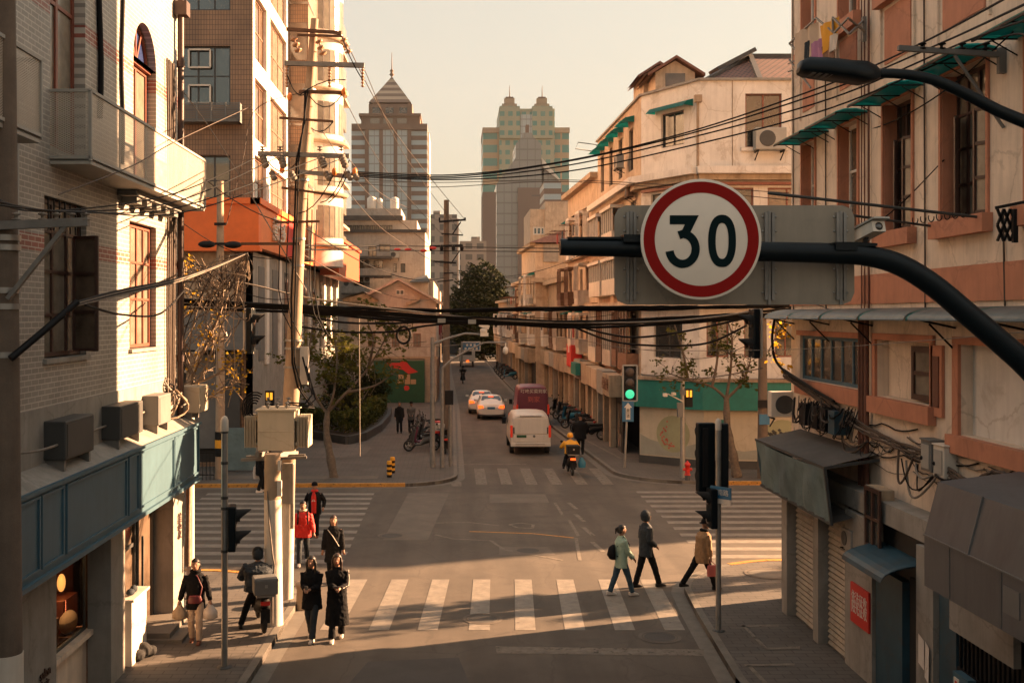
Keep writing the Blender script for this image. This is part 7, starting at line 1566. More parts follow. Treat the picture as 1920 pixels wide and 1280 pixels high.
tg = thing('wall_cables', 'loose thin cables stapled along the cream building above the shops', 'cable', (7.5, 17, 3.8))
for k in range(22):
    y0_ = rr.uniform(11, 22); y1_ = y0_+rr.uniform(1.2, 4.5); z0_ = rr.uniform(3.75, 4.65); z1_ = z0_+rr.uniform(-.35, .35); n_ = 14
    o = [V((7.57, min(y0_+(y1_-y0_)*i/n_, 24.4), z0_+(z1_-z0_)*i/n_-.09*math.sin(PI*((i*3/n_) % 1))+rr.uniform(-.012, .012))) for i in range(n_+1)]
    q = MB(); q.tube(o, rr.choice((.006, .009, .013)), 5); q.build('cable', MT[rr.choice(('cable_brown', 'cable_black', 'cable_grey'))], tg)
# ------------------------------------------------------------------ vehicles (local frames: rear at y = 0, front towards +Y, wheels on z = 0)
def section(y, zb, zt, wb, wm, wt, zbelt):
    h = [(wb, zb), (wm, zb+.12), (wm, zbelt), (wt+.02, zt-.1), (wt-.1, zt-.01)]
    return [V((x, y, z)) for x, z in h]+[V((-x, y, z)) for x, z in reversed(h)]
def wheels(t, xs, ys, r=.31, w_=.2):
    for x_ in xs:
        for y_ in ys:
            q = MB(); sg_ = 1 if x_ > 0 else -1; q.lathe((x_-sg_*w_/2, y_, r), [(r*.6, -w_/2), (r*.96, -w_/2), (r, -w_/3), (r, w_/3), (r*.96, w_/2), (r*.6, w_/2)], 22, (1, 0, 0)); tt = q.build('wheel', MT['rubber'], t)
            q = MB(); q.lathe((x_-sg_*w_/2, y_, r), [(.05, sg_*w_*.3), (r*.3, sg_*w_*.42), (r*.62, sg_*w_*.4), (r*.62, -sg_*w_*.3)], 14, (1, 0, 0)); q.build('rim', MT['steel'], tt)
def car(label, loc, rz, lamps='brake_light', group=None):
    t = thing('car', label, 'car', loc, rz, group, world=False)
    S = [(0, .32, .78, .7, .78, .7, .6), (.06, .24, 1.0, .8, .87, .76, .82), (.5, .22, 1.05, .84, .9, .74, .88), (.85, .22, 1.16, .85, .91, .68, .92), (1.35, .22, 1.42, .86, .92, .6, .93), (1.9, .22, 1.47, .86, .92, .6, .93), (2.6, .22, 1.45, .86, .92, .6, .93), (3.1, .22, 1.22, .86, .91, .66, .92), (3.5, .22, 1.0, .85, .9, .76, .88), (4.1, .22, .92, .82, .88, .76, .8), (4.5, .26, .72, .72, .8, .66, .6), (4.62, .34, .62, .6, .66, .55, .55)]
    q = MB(); q.loft([section(*s) for s in S]); b = q.build('body', MT['car_white'], t); m = b.modifiers.new('s', 'SUBSURF'); m.levels = 1; m.render_levels = 1
    g = MB(); g.poly((-.62, .86, 1.14), (.62, .86, 1.14), (.54, 1.3, 1.395), (-.54, 1.3, 1.395)); g.build('rear_window', MT['glass'], t)
    g = MB(); g.poly((-.54, 2.75, 1.41), (.54, 2.75, 1.41), (.68, 3.4, 1.08), (-.68, 3.4, 1.08)); g.build('windscreen', MT['glass'], t)
    for s in (-1, 1):
        g = MB(); g.poly((s*.905, 1.05, .98), (s*.915, 3.0, .98), (s*.67, 2.6, 1.37), (s*.67, 1.4, 1.36)); g.build('side_window', MT['glass'], t)
        g = MB(); g.prism([(.46, .72), (.8, .7), (.82, .9), (.52, .88)] if s > 0 else [(-.46, .72), (-.52, .88), (-.82, .9), (-.8, .7)], (0, -.015, 0), X3, Z3, Y3, .16); g.build('tail_lamp', MT[lamps], t)
        g = MB(); g.obox((s*.98, 3.0, 1.0), X3*.09, Y3*.06, Z3*.06); g.build('mirror', MT['car_white'], t)
    g = MB(); g.box(-.17, .17, 1.2, 1.24, 1.33, 1.37); g.build('high_brake_lamp', MT[lamps], t)
    g = MB(); g.box(-.24, .24, -.015, .01, .66, .8); g.build('number_plate', MT['sign_blue'], t)
    g = MB(); g.box(-.75, .75, .01, .2, .24, .34); g.build('bumper_insert', MT['grey_dark'], t)
    wheels(t, (-.86, .86), (.85, 3.55)); return t
def fsc(v, k): return k*v
def van(label, loc, rz, m, hgt=1.95, width=.95, purple=False):
    t = thing('van', label, 'van', loc, rz, None, world=False); w_ = width; h = hgt
    S = [(0, .42, h-.12, w_-.08, w_-.03, w_-.17, 1.0), (.05, .36, h-.03, w_-.05, w_, w_-.12, 1.05), (.4, .34, h, w_-.04, w_, w_-.12, 1.05), (2.8, .34, h, w_-.04, w_, w_-.12, 1.05), (3.5, .34, h-.1, w_-.04, w_, w_-.14, 1.05), (4.1, .34, 1.3, w_-.05, w_-.02, w_-.2, .95), (4.7, .36, .95, w_-.12, w_-.08, w_-.25, .75), (4.85, .42, .7, w_-.25, w_-.22, w_-.35, .6)]
    q = MB(); q.loft([section(*s) for s in S]); b = q.build('body', MT[m], t); mm = b.modifiers.new('s', 'SUBSURF'); mm.levels = 1; mm.render_levels = 1
    q = MB(); q.box(-w_+.15, w_-.15, -.035, .0, .98, h-.22); bevel(q.build('tailgate_window', MT['van_purple' if purple else 'van_white'], t), .03)
    q = MB(); q.box(-w_+.15, w_-.15, -.03, .0, .62, .95); bevel(q.build('tailgate', MT[m], t), .02)
    q = MB(); q.box(-w_+.02, w_-.02, -.06, .02, .4, .58); bevel(q.build('bumper', MT['black' if purple else m], t), .03)
    for s in (-1, 1):
        q = MB(); q.box(s*(w_-.12), s*(w_-.005), -.03, .1, .82, 1.38); lm = bevel(q.build('tail_lamp', MT['tail_red'], t), .02)
        q = MB(); q.box(s*(w_-.2), s*(w_-.14), -.05, .0, 1.0, 1.3) ; q.build('hinge', MT['grey_dark'], t)
        q = MB(); q.obox((s*(w_+.12), 3.75, 1.25), X3*.1, Y3*.06, Z3*.15); q.build('mirror', MT['black'], t)
        q = MB(); q.poly((s*(w_-.01), 3.0, 1.15), (s*(w_-.01), 3.9, 1.15), (s*(w_-.13), 3.45, h-.25), (s*(w_-.11), 3.0, h-.2)); q.build('side_window', MT['glass'], t)
    q = MB(); q.box(-.5, .5, -.045, -.02, h-.17, h-.13); q.box(-w_+.25, w_-.3, -.07, -.05, .5, .52); q.build('seam', MT['grey_dark'], t)
    q = MB(); q.box(-w_+.3, -w_+.75, -.05, -.025, .82, .94) if not purple else q.box(-w_+.35, -w_+.8, -.05, -.025, .68, .8); q.build('number_plate', MT['mural_green' if not purple else 'sign_blue'], t)
    q = MB(); q.lathe((.16, -.032, .88), [(.06, 0), (.05, .01), (.01, .012)], 16, (0, -1, 0)); q.build('emblem', MT['grey_mid'], t)
    wheels(t, (-w_+.02, w_-.02), (.9, 3.9), .33); return t
def gx(px_, py_, z=0): return G(px_, py_, z)
van('white panel van with a green number plate waiting behind the purple van', gx(995, 853), 0, 'van_white')
pv = van('tall purple van with white lettering across the top of its rear doors', V((4.45, 62.5, 0)), R(0), 'van_purple', 2.45, .95, True)
text('lettering', '叮咚买菜到家', MT['text_white'], pv, (.05, -.05, 2.12), X3, Z3, .25, .01); text('lettering', '到家', MT['cloth_pink'], pv, (.05, -.05, 1.65), X3, Z3, .36, .01)
car('white saloon car with lit brake lamps, nearer of the two', gx(921, 787), R(-1)); car('white saloon car with lit brake lamps, half hidden behind the nearer one', V((1.75, 71.5, 0)), R(-1))
# small truck far away
t = thing('truck', 'small pale truck with one red tail lamp under the blue direction sign', 'truck', V((1.5, 136, 0)), 0, None, world=False)
q = MB(); q.box(-1, 1, 0, 3.2, .7, 2.3); bevel(q.build('cargo_box', MT['van_white'], t), .06); q = MB(); q.box(-.95, .95, 3.3, 5, .5, 2.1); bevel(q.build('cab', MT['van_white'], t), .15); q = MB(); q.box(-.6, .6, -.02, 0, 1.5, 2.0); q.build('rear_window', MT['glass'], t); q = MB(); q.box(-.1, .25, -.04, 0, .6, .85); q.build('tail_lamp', MT['brake_light'], t); wheels(t, (-.85, .85), (.8, 4.1), .38)
# ---- scooters: local frame, front towards +Y
def scooter(label, loc, rz, body='black', box=None, group=None, red=False, lamp='red'):
    t = thing('scooter', label, 'scooter', loc, rz, group, world=False)
    for y_ in (-.62, .62):
        q = MB(); n = 20; q.tube([V((0, y_+.22*math.cos(2*PI*i/n), .27+.22*math.sin(2*PI*i/n))) for i in range(n)], .05, 8, closed=True); wl = q.build('wheel', MT['rubber'], t)
        q = MB(); q.lathe((-.04, y_, .27), [(.02, -.02), (.06, 0), (.06, .08), (.02, .1)], 10, (1, 0, 0))
        for k in range(5): a = 2*PI*k/5; q.bar((0, y_, .27), (0, y_+.2*math.cos(a), .27+.2*math.sin(a)), .02)
        q.tube([V((0, y_+.185*math.cos(2*PI*i/n), .27+.185*math.sin(2*PI*i/n))) for i in range(n)], .018, 5, closed=True); q.build('rim', MT['steel'], wl)
    def ring(y, z0, z1, w_): return [V((w_*math.cos(2*PI*k/10), y, (z0+z1)/2+(z1-z0)/2*math.sin(2*PI*k/10))) for k in range(10)]
    q = MB(); q.loft([ring(-.86, .62, .7, .05), ring(-.7, .48, .76, .13), ring(-.4, .38, .76, .16), ring(-.1, .3, .7, .15), ring(.08, .26, .4, .15), ring(.3, .26, .36, .14), ring(.4, .28, .42, .13)]); q.build('body', MT[body], t)
    q = MB(); q.loft([[V((x_, y_, z_)) for x_, y_ in ((-.17, .42+dy), (.17, .42+dy), (.1, .5+dy), (-.1, .5+dy))] for z_, dy in ((.3, 0), (.6, -.02), (.95, -.1), (1.02, -.12))]); q.build('leg_shield', MT[body], t)
    q = MB(); q.loft([ring(-.78, .76, .84, .1), ring(-.6, .74, .86, .14), ring(-.2, .72, .82, .14), ring(.0, .7, .78, .08)]); q.build('seat', MT['black_matt'], t)
    q = MB(); q.bar((0, .62, .27), (0, .4, 1.0), .06); q.tube([(-.33, .26, 1.08), (-.2, .34, 1.05), (0, .38, 1.02), (.2, .34, 1.05), (.33, .26, 1.08)], .018, 6); q.cyl((.0, .38, .95), (0, .4, 1.1), .06); q.build('handlebar', MT['grey_dark'], t)
    for s in (-1, 1):
        q = MB(); q.cyl((s*.24, .32, 1.06), (s*.3, .34, 1.24), .008, n=5); q.ball((s*.31, .34, 1.28), .06, .02, .045); q.build('mirror', MT['black'], t)
    q = MB(); q.lathe((0, .5, .92), [(.08, 0), (.07, .03), (.01, .04)], 14, (0, 1, 0)); q.build('headlamp', MT['glass'], t)
    q = MB(); q.box(-.1, .1, -.89, -.84, .66, .74); q.build('tail_lamp', MT[lamp], t)
    q = MB(); q.obox((0, -.86, .42), X3*.1, Y3*.01, Z3*.14); q.obox((0, -.8, .56), X3*.09, Y3*.1, Z3*.015); q.build('mudguard', MT['black'], t)
    if box:
        q = MB(); q.box(-.25, .25, -1.05, -.58, .92, 1.26); q.box(-.26, .26, -1.06, -.57, 1.2, 1.23); bx_ = bevel(q.build('top_box', MT[box], t), .02)
        q = MB(); q.box(-.2, .2, -1.0, -.6, .86, .9); q.build('box_rack', MT['steel'], t)
        q = MB(); q.box(-.03, .03, -1.08, -1.061, 1.08, 1.14); q.build('latch', MT['steel'], bx_)
        if red: q = MB(); q.box(-.26, .26, -1.07, -.5, .84, .95); q.build('red_label', MT['red'], bx_)
    return t
# ------------------------------------------------------------------ people (local frame: facing +Y, feet on z = 0, built for 1.70 m and scaled)
def ik(a, b, l1, l2, bend):
    d = b-a; L_ = min(d.length, (l1+l2)*.999); dn = d.normalized(); b = a+dn*L_; x_ = (l1*l1-l2*l2+L_*L_)/(2*L_); h_ = math.sqrt(max(l1*l1-x_*x_, 0)); bv = V(bend); bv = (bv-dn*bv.dot(dn)); bv = bv.normalized() if bv.length > 1e-5 else V((0, 1, 0)); return a+dn*x_+bv*h_, b
def remesh(o, vox, disp=0, sc=.12, sm=2):
    m = o.modifiers.new('fuse', 'REMESH'); m.mode = 'VOXEL'; m.voxel_size = vox; m.use_smooth_shade = True
    s = o.modifiers.new('soft', 'SMOOTH'); s.iterations = sm; s.factor = .5
    if disp:
        tx = bpy.data.textures.get('folds') or bpy.data.textures.new('folds', 'CLOUDS'); tx.noise_scale = sc
        d = o.modifiers.new('folds', 'DISPLACE'); d.texture = tx; d.strength = disp; d.mid_level = .5; d.texture_coords = 'LOCAL'
    return o
def oval(c, rx_, ry_, n=14, tilt=(0, 0)): return [V((c[0]+rx_*math.cos(2*PI*i/n), c[1]+ry_*math.sin(2*PI*i/n), c[2]+tilt[0]*math.cos(2*PI*i/n)+tilt[1]*math.sin(2*PI*i/n))) for i in range(n)]
def hand(q, w_, f, side, grip=.5):
    """palm and five separate fingers; w_ wrist, f forward direction of the forearm"""
    f = f.normalized(); s_ = f.cross(V((0, 1, 0)) if abs(f.y) < .8 else V((0, 0, 1))).normalized(); n_ = f.cross(s_).normalized()
    k = w_+f*.085; q.tube([w_-f*.02, w_+f*.03, k], [.024, .032, .03], 8)
    for i in range(4):
        o = s_*(-.027+.018*i); L_ = (.062, .072, .068, .052)[i]; a = k+o-f*.01; b_ = a+(f*(1-grip*.5)+n_*grip*.6).normalized()*L_*.55; c = b_+(f*(1-grip*1.3)+n_*grip*1.4).normalized()*L_*.5
        q.tube([a, b_, c], [.0095, .009, .0075], 6)
    a = w_+f*.02+s_*.03*(-side); b_ = a+(f*.6-s_*side*.5+n_*.3).normalized()*.04; q.tube([a, b_, b_+(f*.9+n_*.4).normalized()*.03], [.012, .0105, .009], 6)
def person(label, loc, rz, Hh=1.65, lf=(-.1, 0, 0), rf=(.1, 0, 0), lh=(-.27, .08, .78), rh=(.27, .08, .78), lean=0., hip=.0, jacket='cloth_black', jlen=.82, jw=1., trouser='cloth_black', shoe='black', hair='hair', long=0, hat=None, scarf=None, far=False, wide=1., head=(0, 0), hood=False, sleeve=None, grip=.45, flare=0., top=None, stripe=False, seated=False, neckm=None, open_=None, pz=None):
    t = thing('person', label, 'person', loc, rz, None, world=False); k = Hh/1.7; t.scale = (k, k, k)
    hz = (.93-hip); hipc = V((0, 0, hz)) if pz is None else V(pz); chest = hipc+V((0, lean*.35, .36)); sh = hipc+V((0, lean*.5, .5)); nk = hipc+V((0, lean*.55, .56)); hd = nk+V((head[0], .02+lean*.12+head[1], .155))
    HL, HR = hipc+V((-.09, 0, -.02)), hipc+V((.09, 0, -.02)); SL, SR = sh+V((-.175*wide, 0, -.03)), sh+V((.175*wide, 0, -.03))
    kb = (0, 1, .05)
    KL, AL = ik(HL, V(lf)+V((0, 0, .085)), .43, .42, kb); KR, AR = ik(HR, V(rf)+V((0, 0, .085)), .43, .42, kb)
    EL, WL = ik(SL, V(lh), .28, .25, (-.5, -1, -.2)); ER, WR = ik(SR, V(rh), .28, .25, (.5, -1, -.2))
    vx = .02 if far else .0105
    q = MB()
    q.loft([oval(hipc+V((0, 0, -.08)), .14, .1), oval(hipc+V((0, 0, .02)), .155, .11), oval(hipc+V((0, lean*.15, .18)), .125, .09), oval(chest, .15, .105), oval(sh+V((0, 0, -.02)), .165, .09), oval(sh+V((0, 0, .03)), .09, .07)])
    q.tube([sh, nk, hd-V((0, .01, .07))], [.06, .052, .05], 12)
    hr = []
    for dz, rx_, ry_, dy in ((-.115, .035, .04, .03), (-.1, .055, .065, .02), (-.06, .07, .085, .008), (0, .076, .095, 0), (.05, .074, .094, -.004), (.09, .055, .072, -.008), (.115, .02, .03, -.01)): hr.append(oval(hd+V((0, dy, dz)), rx_, ry_))
    q.loft(hr); q.tube([hd+V((0, .092, .02)), hd+V((0, .115, -.025)), hd+V((0, .09, -.03))], [.01, .015, .01], 6); q.ball(hd+V((-.078, -.005, -.01)), .012, .02, .03); q.ball(hd+V((.078, -.005, -.01)), .012, .02, .03)
    q.tube([hd+V((-.025, .092, -.062)), hd+V((.025, .092, -.062))], .01, 6)
    for S_, E_, W_ in ((SL, EL, WL), (SR, ER, WR)): q.tube([S_, E_, W_], [.05, .04, .027], 10)
    for H_, K_, A_ in ((HL, KL, AL), (HR, KR, AR)): q.tube([H_, H_.lerp(K_, .5), K_, K_.lerp(A_, .4), A_, A_-V((0, 0, .05))], [.085, .075, .055, .055, .036, .034], 10)
    if not far: hand(q, WL, WL-EL, -1, grip); hand(q, WR, WR-ER, 1, grip)
    else:
        for W_, E_ in ((WL, EL), (WR, ER)): q.tube([W_, W_+(W_-E_).normalized()*.1], [.035, .025], 6)
    for A_ in (AL, AR): q.tube([A_+V((0, -.03, -.05)), A_+V((0, .1, -.055))], [.035, .03], 8)
    remesh(q.build('body', MT['skin'], t), vx)
    # face
    if not far and hood != 'back':
        for s in (-1, 1): e_ = MB(); e_.ball(hd+V((s*.03, .09, .012)), .012, .008, .007, 8, 5); e_.build('eye', MT['hair'], t)
        e_ = MB(); e_.tube([hd+V((-.02, .1, -.06)), hd+V((0, .104, -.062)), hd+V((.02, .1, -.06))], .005, 5); e_.build('mouth', MT['cloth_darkred'], t)
    # hair
    if not hat or long:
        q = MB(); rings = []
        for dz, rx_, ry_, dy in ((-.07, .08, .06, -.055), (.01, .089, .084, -.038), (.045, .09, .1, -.022), (.08, .08, .1, -.01), (.118, .046, .06, -.012), (.132, .012, .014, -.01)): rings.append(oval(hd+V((0, dy, dz)), rx_, ry_))
        q.loft(rings)
        if long:
            rg = []
            for f_ in range(6): tt = f_/5; rg.append(oval(hd+V((0, -.06-.02*tt, .02-long*tt)), .09*(1+.15*math.sin(3*tt)), .045+.02*(1-tt)))
            q.loft(rg)
            if long > .2:
                for s in (-1, 1): q.tube([hd+V((s*.075, .03, .05)), hd+V((s*.088, .03, -.05)), hd+V((s*.095, .05, -long*.8))], [.022, .028, .018], 8)
        elif long == 0: pass
        remesh(q.build('hair', MT[hair], t), .018 if far else .012, .012, .05, 1)
    if hat:
        q = MB(); q.lathe(hd+V((0, -.01, .02)), [(.098, 0), (.102, .03), (.09, .085), (.05, .12), (.01, .128)], 16)
        if hat in ('cap', 'brim'): q.loft([oval(hd+V((0, .08, .028)), .07, .07), oval(hd+V((0, .085, .04)), .07, .07)]) if hat == 'cap' else q.loft([oval(hd+V((0, 0, .025)), .15, .16), oval(hd+V((0, 0, .035)), .14, .15)])
        q.build('hat', MT['cloth_black' if hat != 'yellow' else 'helmet_yellow'], t)
        if hat == 'helmet': q = MB(); q.lathe(hd+V((0, -.005, -.06)), [(.1, 0), (.12, .05), (.125, .1), (.11, .17), (.06, .215), (.01, .225)], 18); q.build('helmet', MT['black_paint'], t)
        if hat == 'yellow': q = MB(); q.lathe(hd+V((0, -.005, -.04)), [(.11, 0), (.125, .05), (.122, .1), (.1, .15), (.05, .185), (.01, .19)], 18); q.build('helmet', MT['helmet_yellow'], t)
    # jacket or coat
    q = MB(); b0 = hz-(jlen-.5) if not seated else hz-.08
    w_ = jw*wide; rings = [oval(V((hipc.x, hipc.y+.0, min(b0+.0, hz+.1))), (.185+flare)*w_, (.135+flare*.8)*w_)]
    if b0 < hz-.1: rings.append(oval(V((hipc.x, hipc.y, (b0+hz)/2)), (.18+flare*.5)*w_, (.135+flare*.4)*w_))
    rings += [oval(hipc+V((0, .0, .12)), .17*w_, .13*w_), oval(chest-V((0, 0, .08)), .175*w_, .14*w_), oval(chest+V((0, 0, .04)), .19*w_, .14*w_), oval(sh+V((0, 0, -.02)), .155*w_, .105*w_), oval(sh+V((0, 0, .045)), .11, .085), oval(nk+V((0, 0, .01)), .075, .075)]
    q.loft(rings)
    for S_, E_, W_ in ((SL, EL, WL), (SR, ER, WR)): q.tube([S_+V((0, 0, .0)), S_.lerp(E_, .5), E_, E_.lerp(W_, .5), W_.lerp(E_, .03)], [.066*w_, .064*w_, .058*w_, .054*w_, .048], 12)
    jk = remesh(q.build('jacket', MT[jacket], t), .022 if far else .014, .03 if not far else .01, .09)
    if hood:
        q = MB(); q.loft([oval(hd+V((0, -.015, -.11)), .1, .1), oval(hd+V((0, -.03, -.05)), .115, .115), oval(hd+V((0, -.03, .03)), .118, .122), oval(hd+V((0, -.03, .1)), .09, .1), oval(hd+V((0, -.04, .145)), .03, .04)]); remesh(q.build('hood', MT[jacket], t), .02, .012)
    if scarf: q = MB(); q.tube([nk+V((.085*math.cos(a), .075*math.sin(a), .01)) for a in [2*PI*i/14 for i in range(14)]], .038, 8, closed=True); q.build('scarf', MT[scarf], t)
    if open_:
        q = MB(); q.loft([[V((x_, chest.y+(.13+.03)*w_+dy, z_)) for x_, dy in ((-hw_, -.03), (0, 0), (hw_, -.03), (hw_, -.06), (-hw_, -.06))] for z_, hw_ in ((b0+.06, .075), (chest.z-.1, .085), (chest.z+.05, .07), (nk.z-.02, .03))]); q.build('shirt', MT[open_], t)
    if stripe:
        for dx in (0, .018, .036):
            q = MB(); q.tube([SL.lerp(EL, .0)+V((-.06-0, .03-dx, .03)), SL.lerp(EL, .5)+V((-.072, .02-dx, 0)), EL+V((-.064, -dx+.01, 0)), WL.lerp(EL, .1)+V((-.052, -dx, .0))], .0065, 5); q.build('sleeve_stripe', MT['text_white'], t)
    # trousers, shoes
    q = MB(); q.loft([oval(hipc+V((0, 0, -.12)), .15, .11), oval(hipc+V((0, 0, .05)), .16, .12), oval(hipc+V((0, 0, .14)), .14, .1)])
    for H_, K_, A_ in ((HL, KL, AL), (HR, KR, AR)): q.tube([H_, H_.lerp(K_, .5), K_, K_.lerp(A_, .5), A_+V((0, 0, -.01))], [.1, .092, .076, .07, .066+flare*.3], 12)
    remesh(q.build('trousers', MT[trouser], t), .022 if far else .014, .022, .08)
    for A_, f_ in ((AL, lf), (AR, rf)):
        q = MB(); c = A_-V((0, 0, .085)); up_ = .03 if len(f_) > 3 else 0
        q.loft([[c+V((x_*w2, y_, z_)) for x_, z_ in ((-1, .0), (1, .0), (1.05, .03), (.8, hh), (-.8, hh), (-1.05, .03))] for y_, w2, hh in ((-.085, .028, .07), (-.06, .038, .1), (.0, .04, .09), (.08, .044, .065), (.14, .04, .045), (.17, .02, .03))]); bevel(q.build('shoe', MT[shoe], t), .008)
    t['_k'] = 1; del t['_k']
    return t, dict(hip=hipc, chest=chest, sh=sh, nk=nk, hd=hd, WL=WL, WR=WR, SL=SL, SR=SR, k=k)
def held(name, label, cat, parent_person, fn, m, loc):
    """a thing carried by a person: built in the person's frame but standing on its own"""
    t = parent_person; q = MB(); fn(q); M_ = Matrix.Translation(t.location) @ Matrix.Rotation(t.rotation_euler.z, 4, 'Z') @ Matrix.Diagonal((t.scale[0],)*3+(1,))
    q.v = [tuple(M_ @ V(p)) for p in q.v]; return q.build(name, MT[m], None, label, cat)
CAM = PI
def bagfn(p, w_=.13, h_=.3):
    def f(q):
        p_ = V(p)-V((0, 0, .03)); q.loft([oval(p_+V((0, 0, -h_)), w_*.6, w_*.5), oval(p_+V((0, 0, -h_*.92)), w_*1.05, w_*.75), oval(p_+V((0, 0, -h_*.55)), w_, w_*.7), oval(p_+V((0, 0, -h_*.25)), w_*.45, w_*.3), oval(p_, .025, .02)])
    return f
# 1 woman with carrier bags, near left pavement
w1, j = person('person in cream trousers walking with a carrier bag in each hand', G(367, 1203, PAV), CAM+R(4), 1.57, lf=(-.09, .12, 0), rf=(.09, -.1, 0), lh=(-.34, .12, .82), rh=(.34, .1, .82), trouser='cloth_cream', shoe='shoe_brown', jw=1.12, jlen=.72, hat=None, long=.12, grip=.9, scarf='cloth_black')
for s, lb in ((-1, 'white plastic carrier bag in the left hand of the person in cream trousers'), (1, 'darker plastic carrier bag in the right hand of the person in cream trousers')):
    W_ = j['WL'] if s < 0 else j['WR']; held('carrier_bag', lb, 'bag', w1, bagfn(W_, .15, .36), 'bag_white' if s < 0 else 'plaster_beige', None)
held('shoulder_bag', 'maroon shoulder bag worn in front by the person in cream trousers', 'bag', w1, lambda q: (q.loft([oval((-.02, .22, .88), .14, .05), oval((-.02, .23, .95), .15, .055), oval((-.02, .22, 1.03), .12, .04)]), q.tube([(-.12, .2, 1.0), (-.16, .17, 1.2), (-.05, .12, 1.42), (.12, .0, 1.5)], .012, 6)), 'bag_maroon', None)
# 2 rider on the pavement
sc0 = scooter('dark electric scooter with a grey top box, ridden on the near left pavement', G(474, 1192, PAV)+V((0, .7, 0)), R(-8), 'black', 'grey_mid')
sc0.location = V((-3.98, 22.45, PAV)); sc0.rotation_euler = (0, 0, R(16)); sc0.scale = (.93,)*3
rd_, j = person('person in a black helmet sitting on the near scooter, seen from behind', V((-3.98, 22.15, PAV)), R(14), 1.62, lf=(-.36, .2, 0), rf=(.16, .42, .3), lh=(-.3, .5, 1.02), rh=(.28, .5, 1.02), hip=.02, pz=(0, .02, .84), lean=.3, jacket='cloth_navy', jw=1.42, wide=1.2, hat='helmet', seated=True, hood='back', jlen=.7)
# 3, 4 pair with phones
a, j = person('person in black looking at a phone, left of the near pair', G(585, 1198), CAM+R(-10), 1.62, lf=(-.07, .22, 0), rf=(.07, -.2, .02), lh=(-.05, .3, 1.12), rh=(.06, .3, 1.12), long=.36, jlen=.78, jw=1.12, shoe='shoe_white', trouser='cloth_navy', flare=.02, grip=.8, head=(0, .02))
held('phone', 'phone held by the person on the left of the pair', 'phone', a, lambda q: q.obox((0, .38, 1.16), X3*.035, V((0, .03, .06)), V((0, -.004, .003))), 'screen', None)
a, j = person('person in a long black coat with white sleeve stripes holding a phone', G(632, 1198), CAM+R(2), 1.66, lf=(-.08, -.16, .02), rf=(.09, .2, 0), lh=(-.08, .32, 1.12), rh=(.02, .32, 1.14), long=.34, hair='hair_brown', jlen=1.12, jw=1.15, shoe='shoe_white', flare=.035, grip=.8, stripe=True)
held('phone', 'phone held by the person in the long black coat', 'phone', a, lambda q: q.obox((-.02, .4, 1.17), X3*.075, V((0, .03, .02)), V((0, -.004, .003))), 'screen', None)
# 5 red jacket, 6 cap, 7 dark coat
a, j = person('person in a bright red jacket with a rucksack walking over the left zebra crossing', G(568, 1058), CAM+R(6), 1.6, lf=(-.1, -.3, .04), rf=(.1, .25, 0), lh=(-.3, .12, .9), rh=(.3, -.02, .88), jacket='cloth_red', jw=1.3, jlen=.66, trouser='cloth_navy', shoe='shoe_white', scarf='cloth_cream')
held('rucksack', 'dark rucksack on the back of the person in the red jacket', 'bag', a, lambda q: (q.loft([oval((0, -.22, .98), .13, .07), oval((0, -.25, 1.15), .15, .09), oval((0, -.22, 1.4), .12, .07)]), q.tube([(-.13, -.15, 1.42), (-.13, .03, 1.5), (-.13, .19, 1.36), (-.14, .17, 1.15)], .022, 6), q.tube([(.13, -.15, 1.42), (.13, .03, 1.5), (.13, .19, 1.36), (.14, .17, 1.15)], .022, 6)), 'cloth_black', None)
a, j = person('person in a black jacket over a red top wearing a flat cap', G(590, 1007), CAM+R(-4), 1.55, lf=(-.08, .02, 0), rf=(.1, .04, 0), lh=(-.3, .1, .98), rh=(.3, .1, .98), jw=1.2, jlen=.68, trouser='cloth_black', hat='cap', scarf='cloth_red', open_='cloth_red', shoe='shoe_brown')
q = text('print', '▲', MT['text_white'], a, (0, .185, 1.22), -X3*1.0, Z3, .13, .004)
a, j = person('person in a black coat with a thin pale shoulder strap', G(625, 1094), CAM+R(5), 1.6, lf=(-.09, .1, 0), rf=(.09, -.12, 0), lh=(-.27, .05, .8), rh=(.28, .06, .8), long=.2, hair='hair_brown', jlen=.86, jw=1.14, flare=.02)
q = MB(); q.tube([V((.14, .12, 1.42)), V((0, .19, 1.25)), V((-.15, .18, 1.0))], .009, 5); q.build('strap', MT['text_white'], a)
a, j = person('person in black with a white bag, crossing behind the transformer poles', G(487, 922), R(-60), 1.66, lf=(-.1, .16, 0), rf=(.1, -.1, 0), lh=(-.28, .1, .8), rh=(.28, .1, .85), jlen=.8, jw=1.1, shoe='shoe_white')
held('tote_bag', 'white bag hanging beside the person behind the transformer poles', 'bag', a, lambda q: (q.loft([oval((-.34, .02, .45), .07, .15), oval((-.34, .02, .7), .08, .17), oval((-.33, .02, .92), .05, .14)]), q.tube([(-.32, -.1, .9), (-.24, 0, 1.2), (-.32, .12, .9)], .01, 5)), 'bag_white', None)
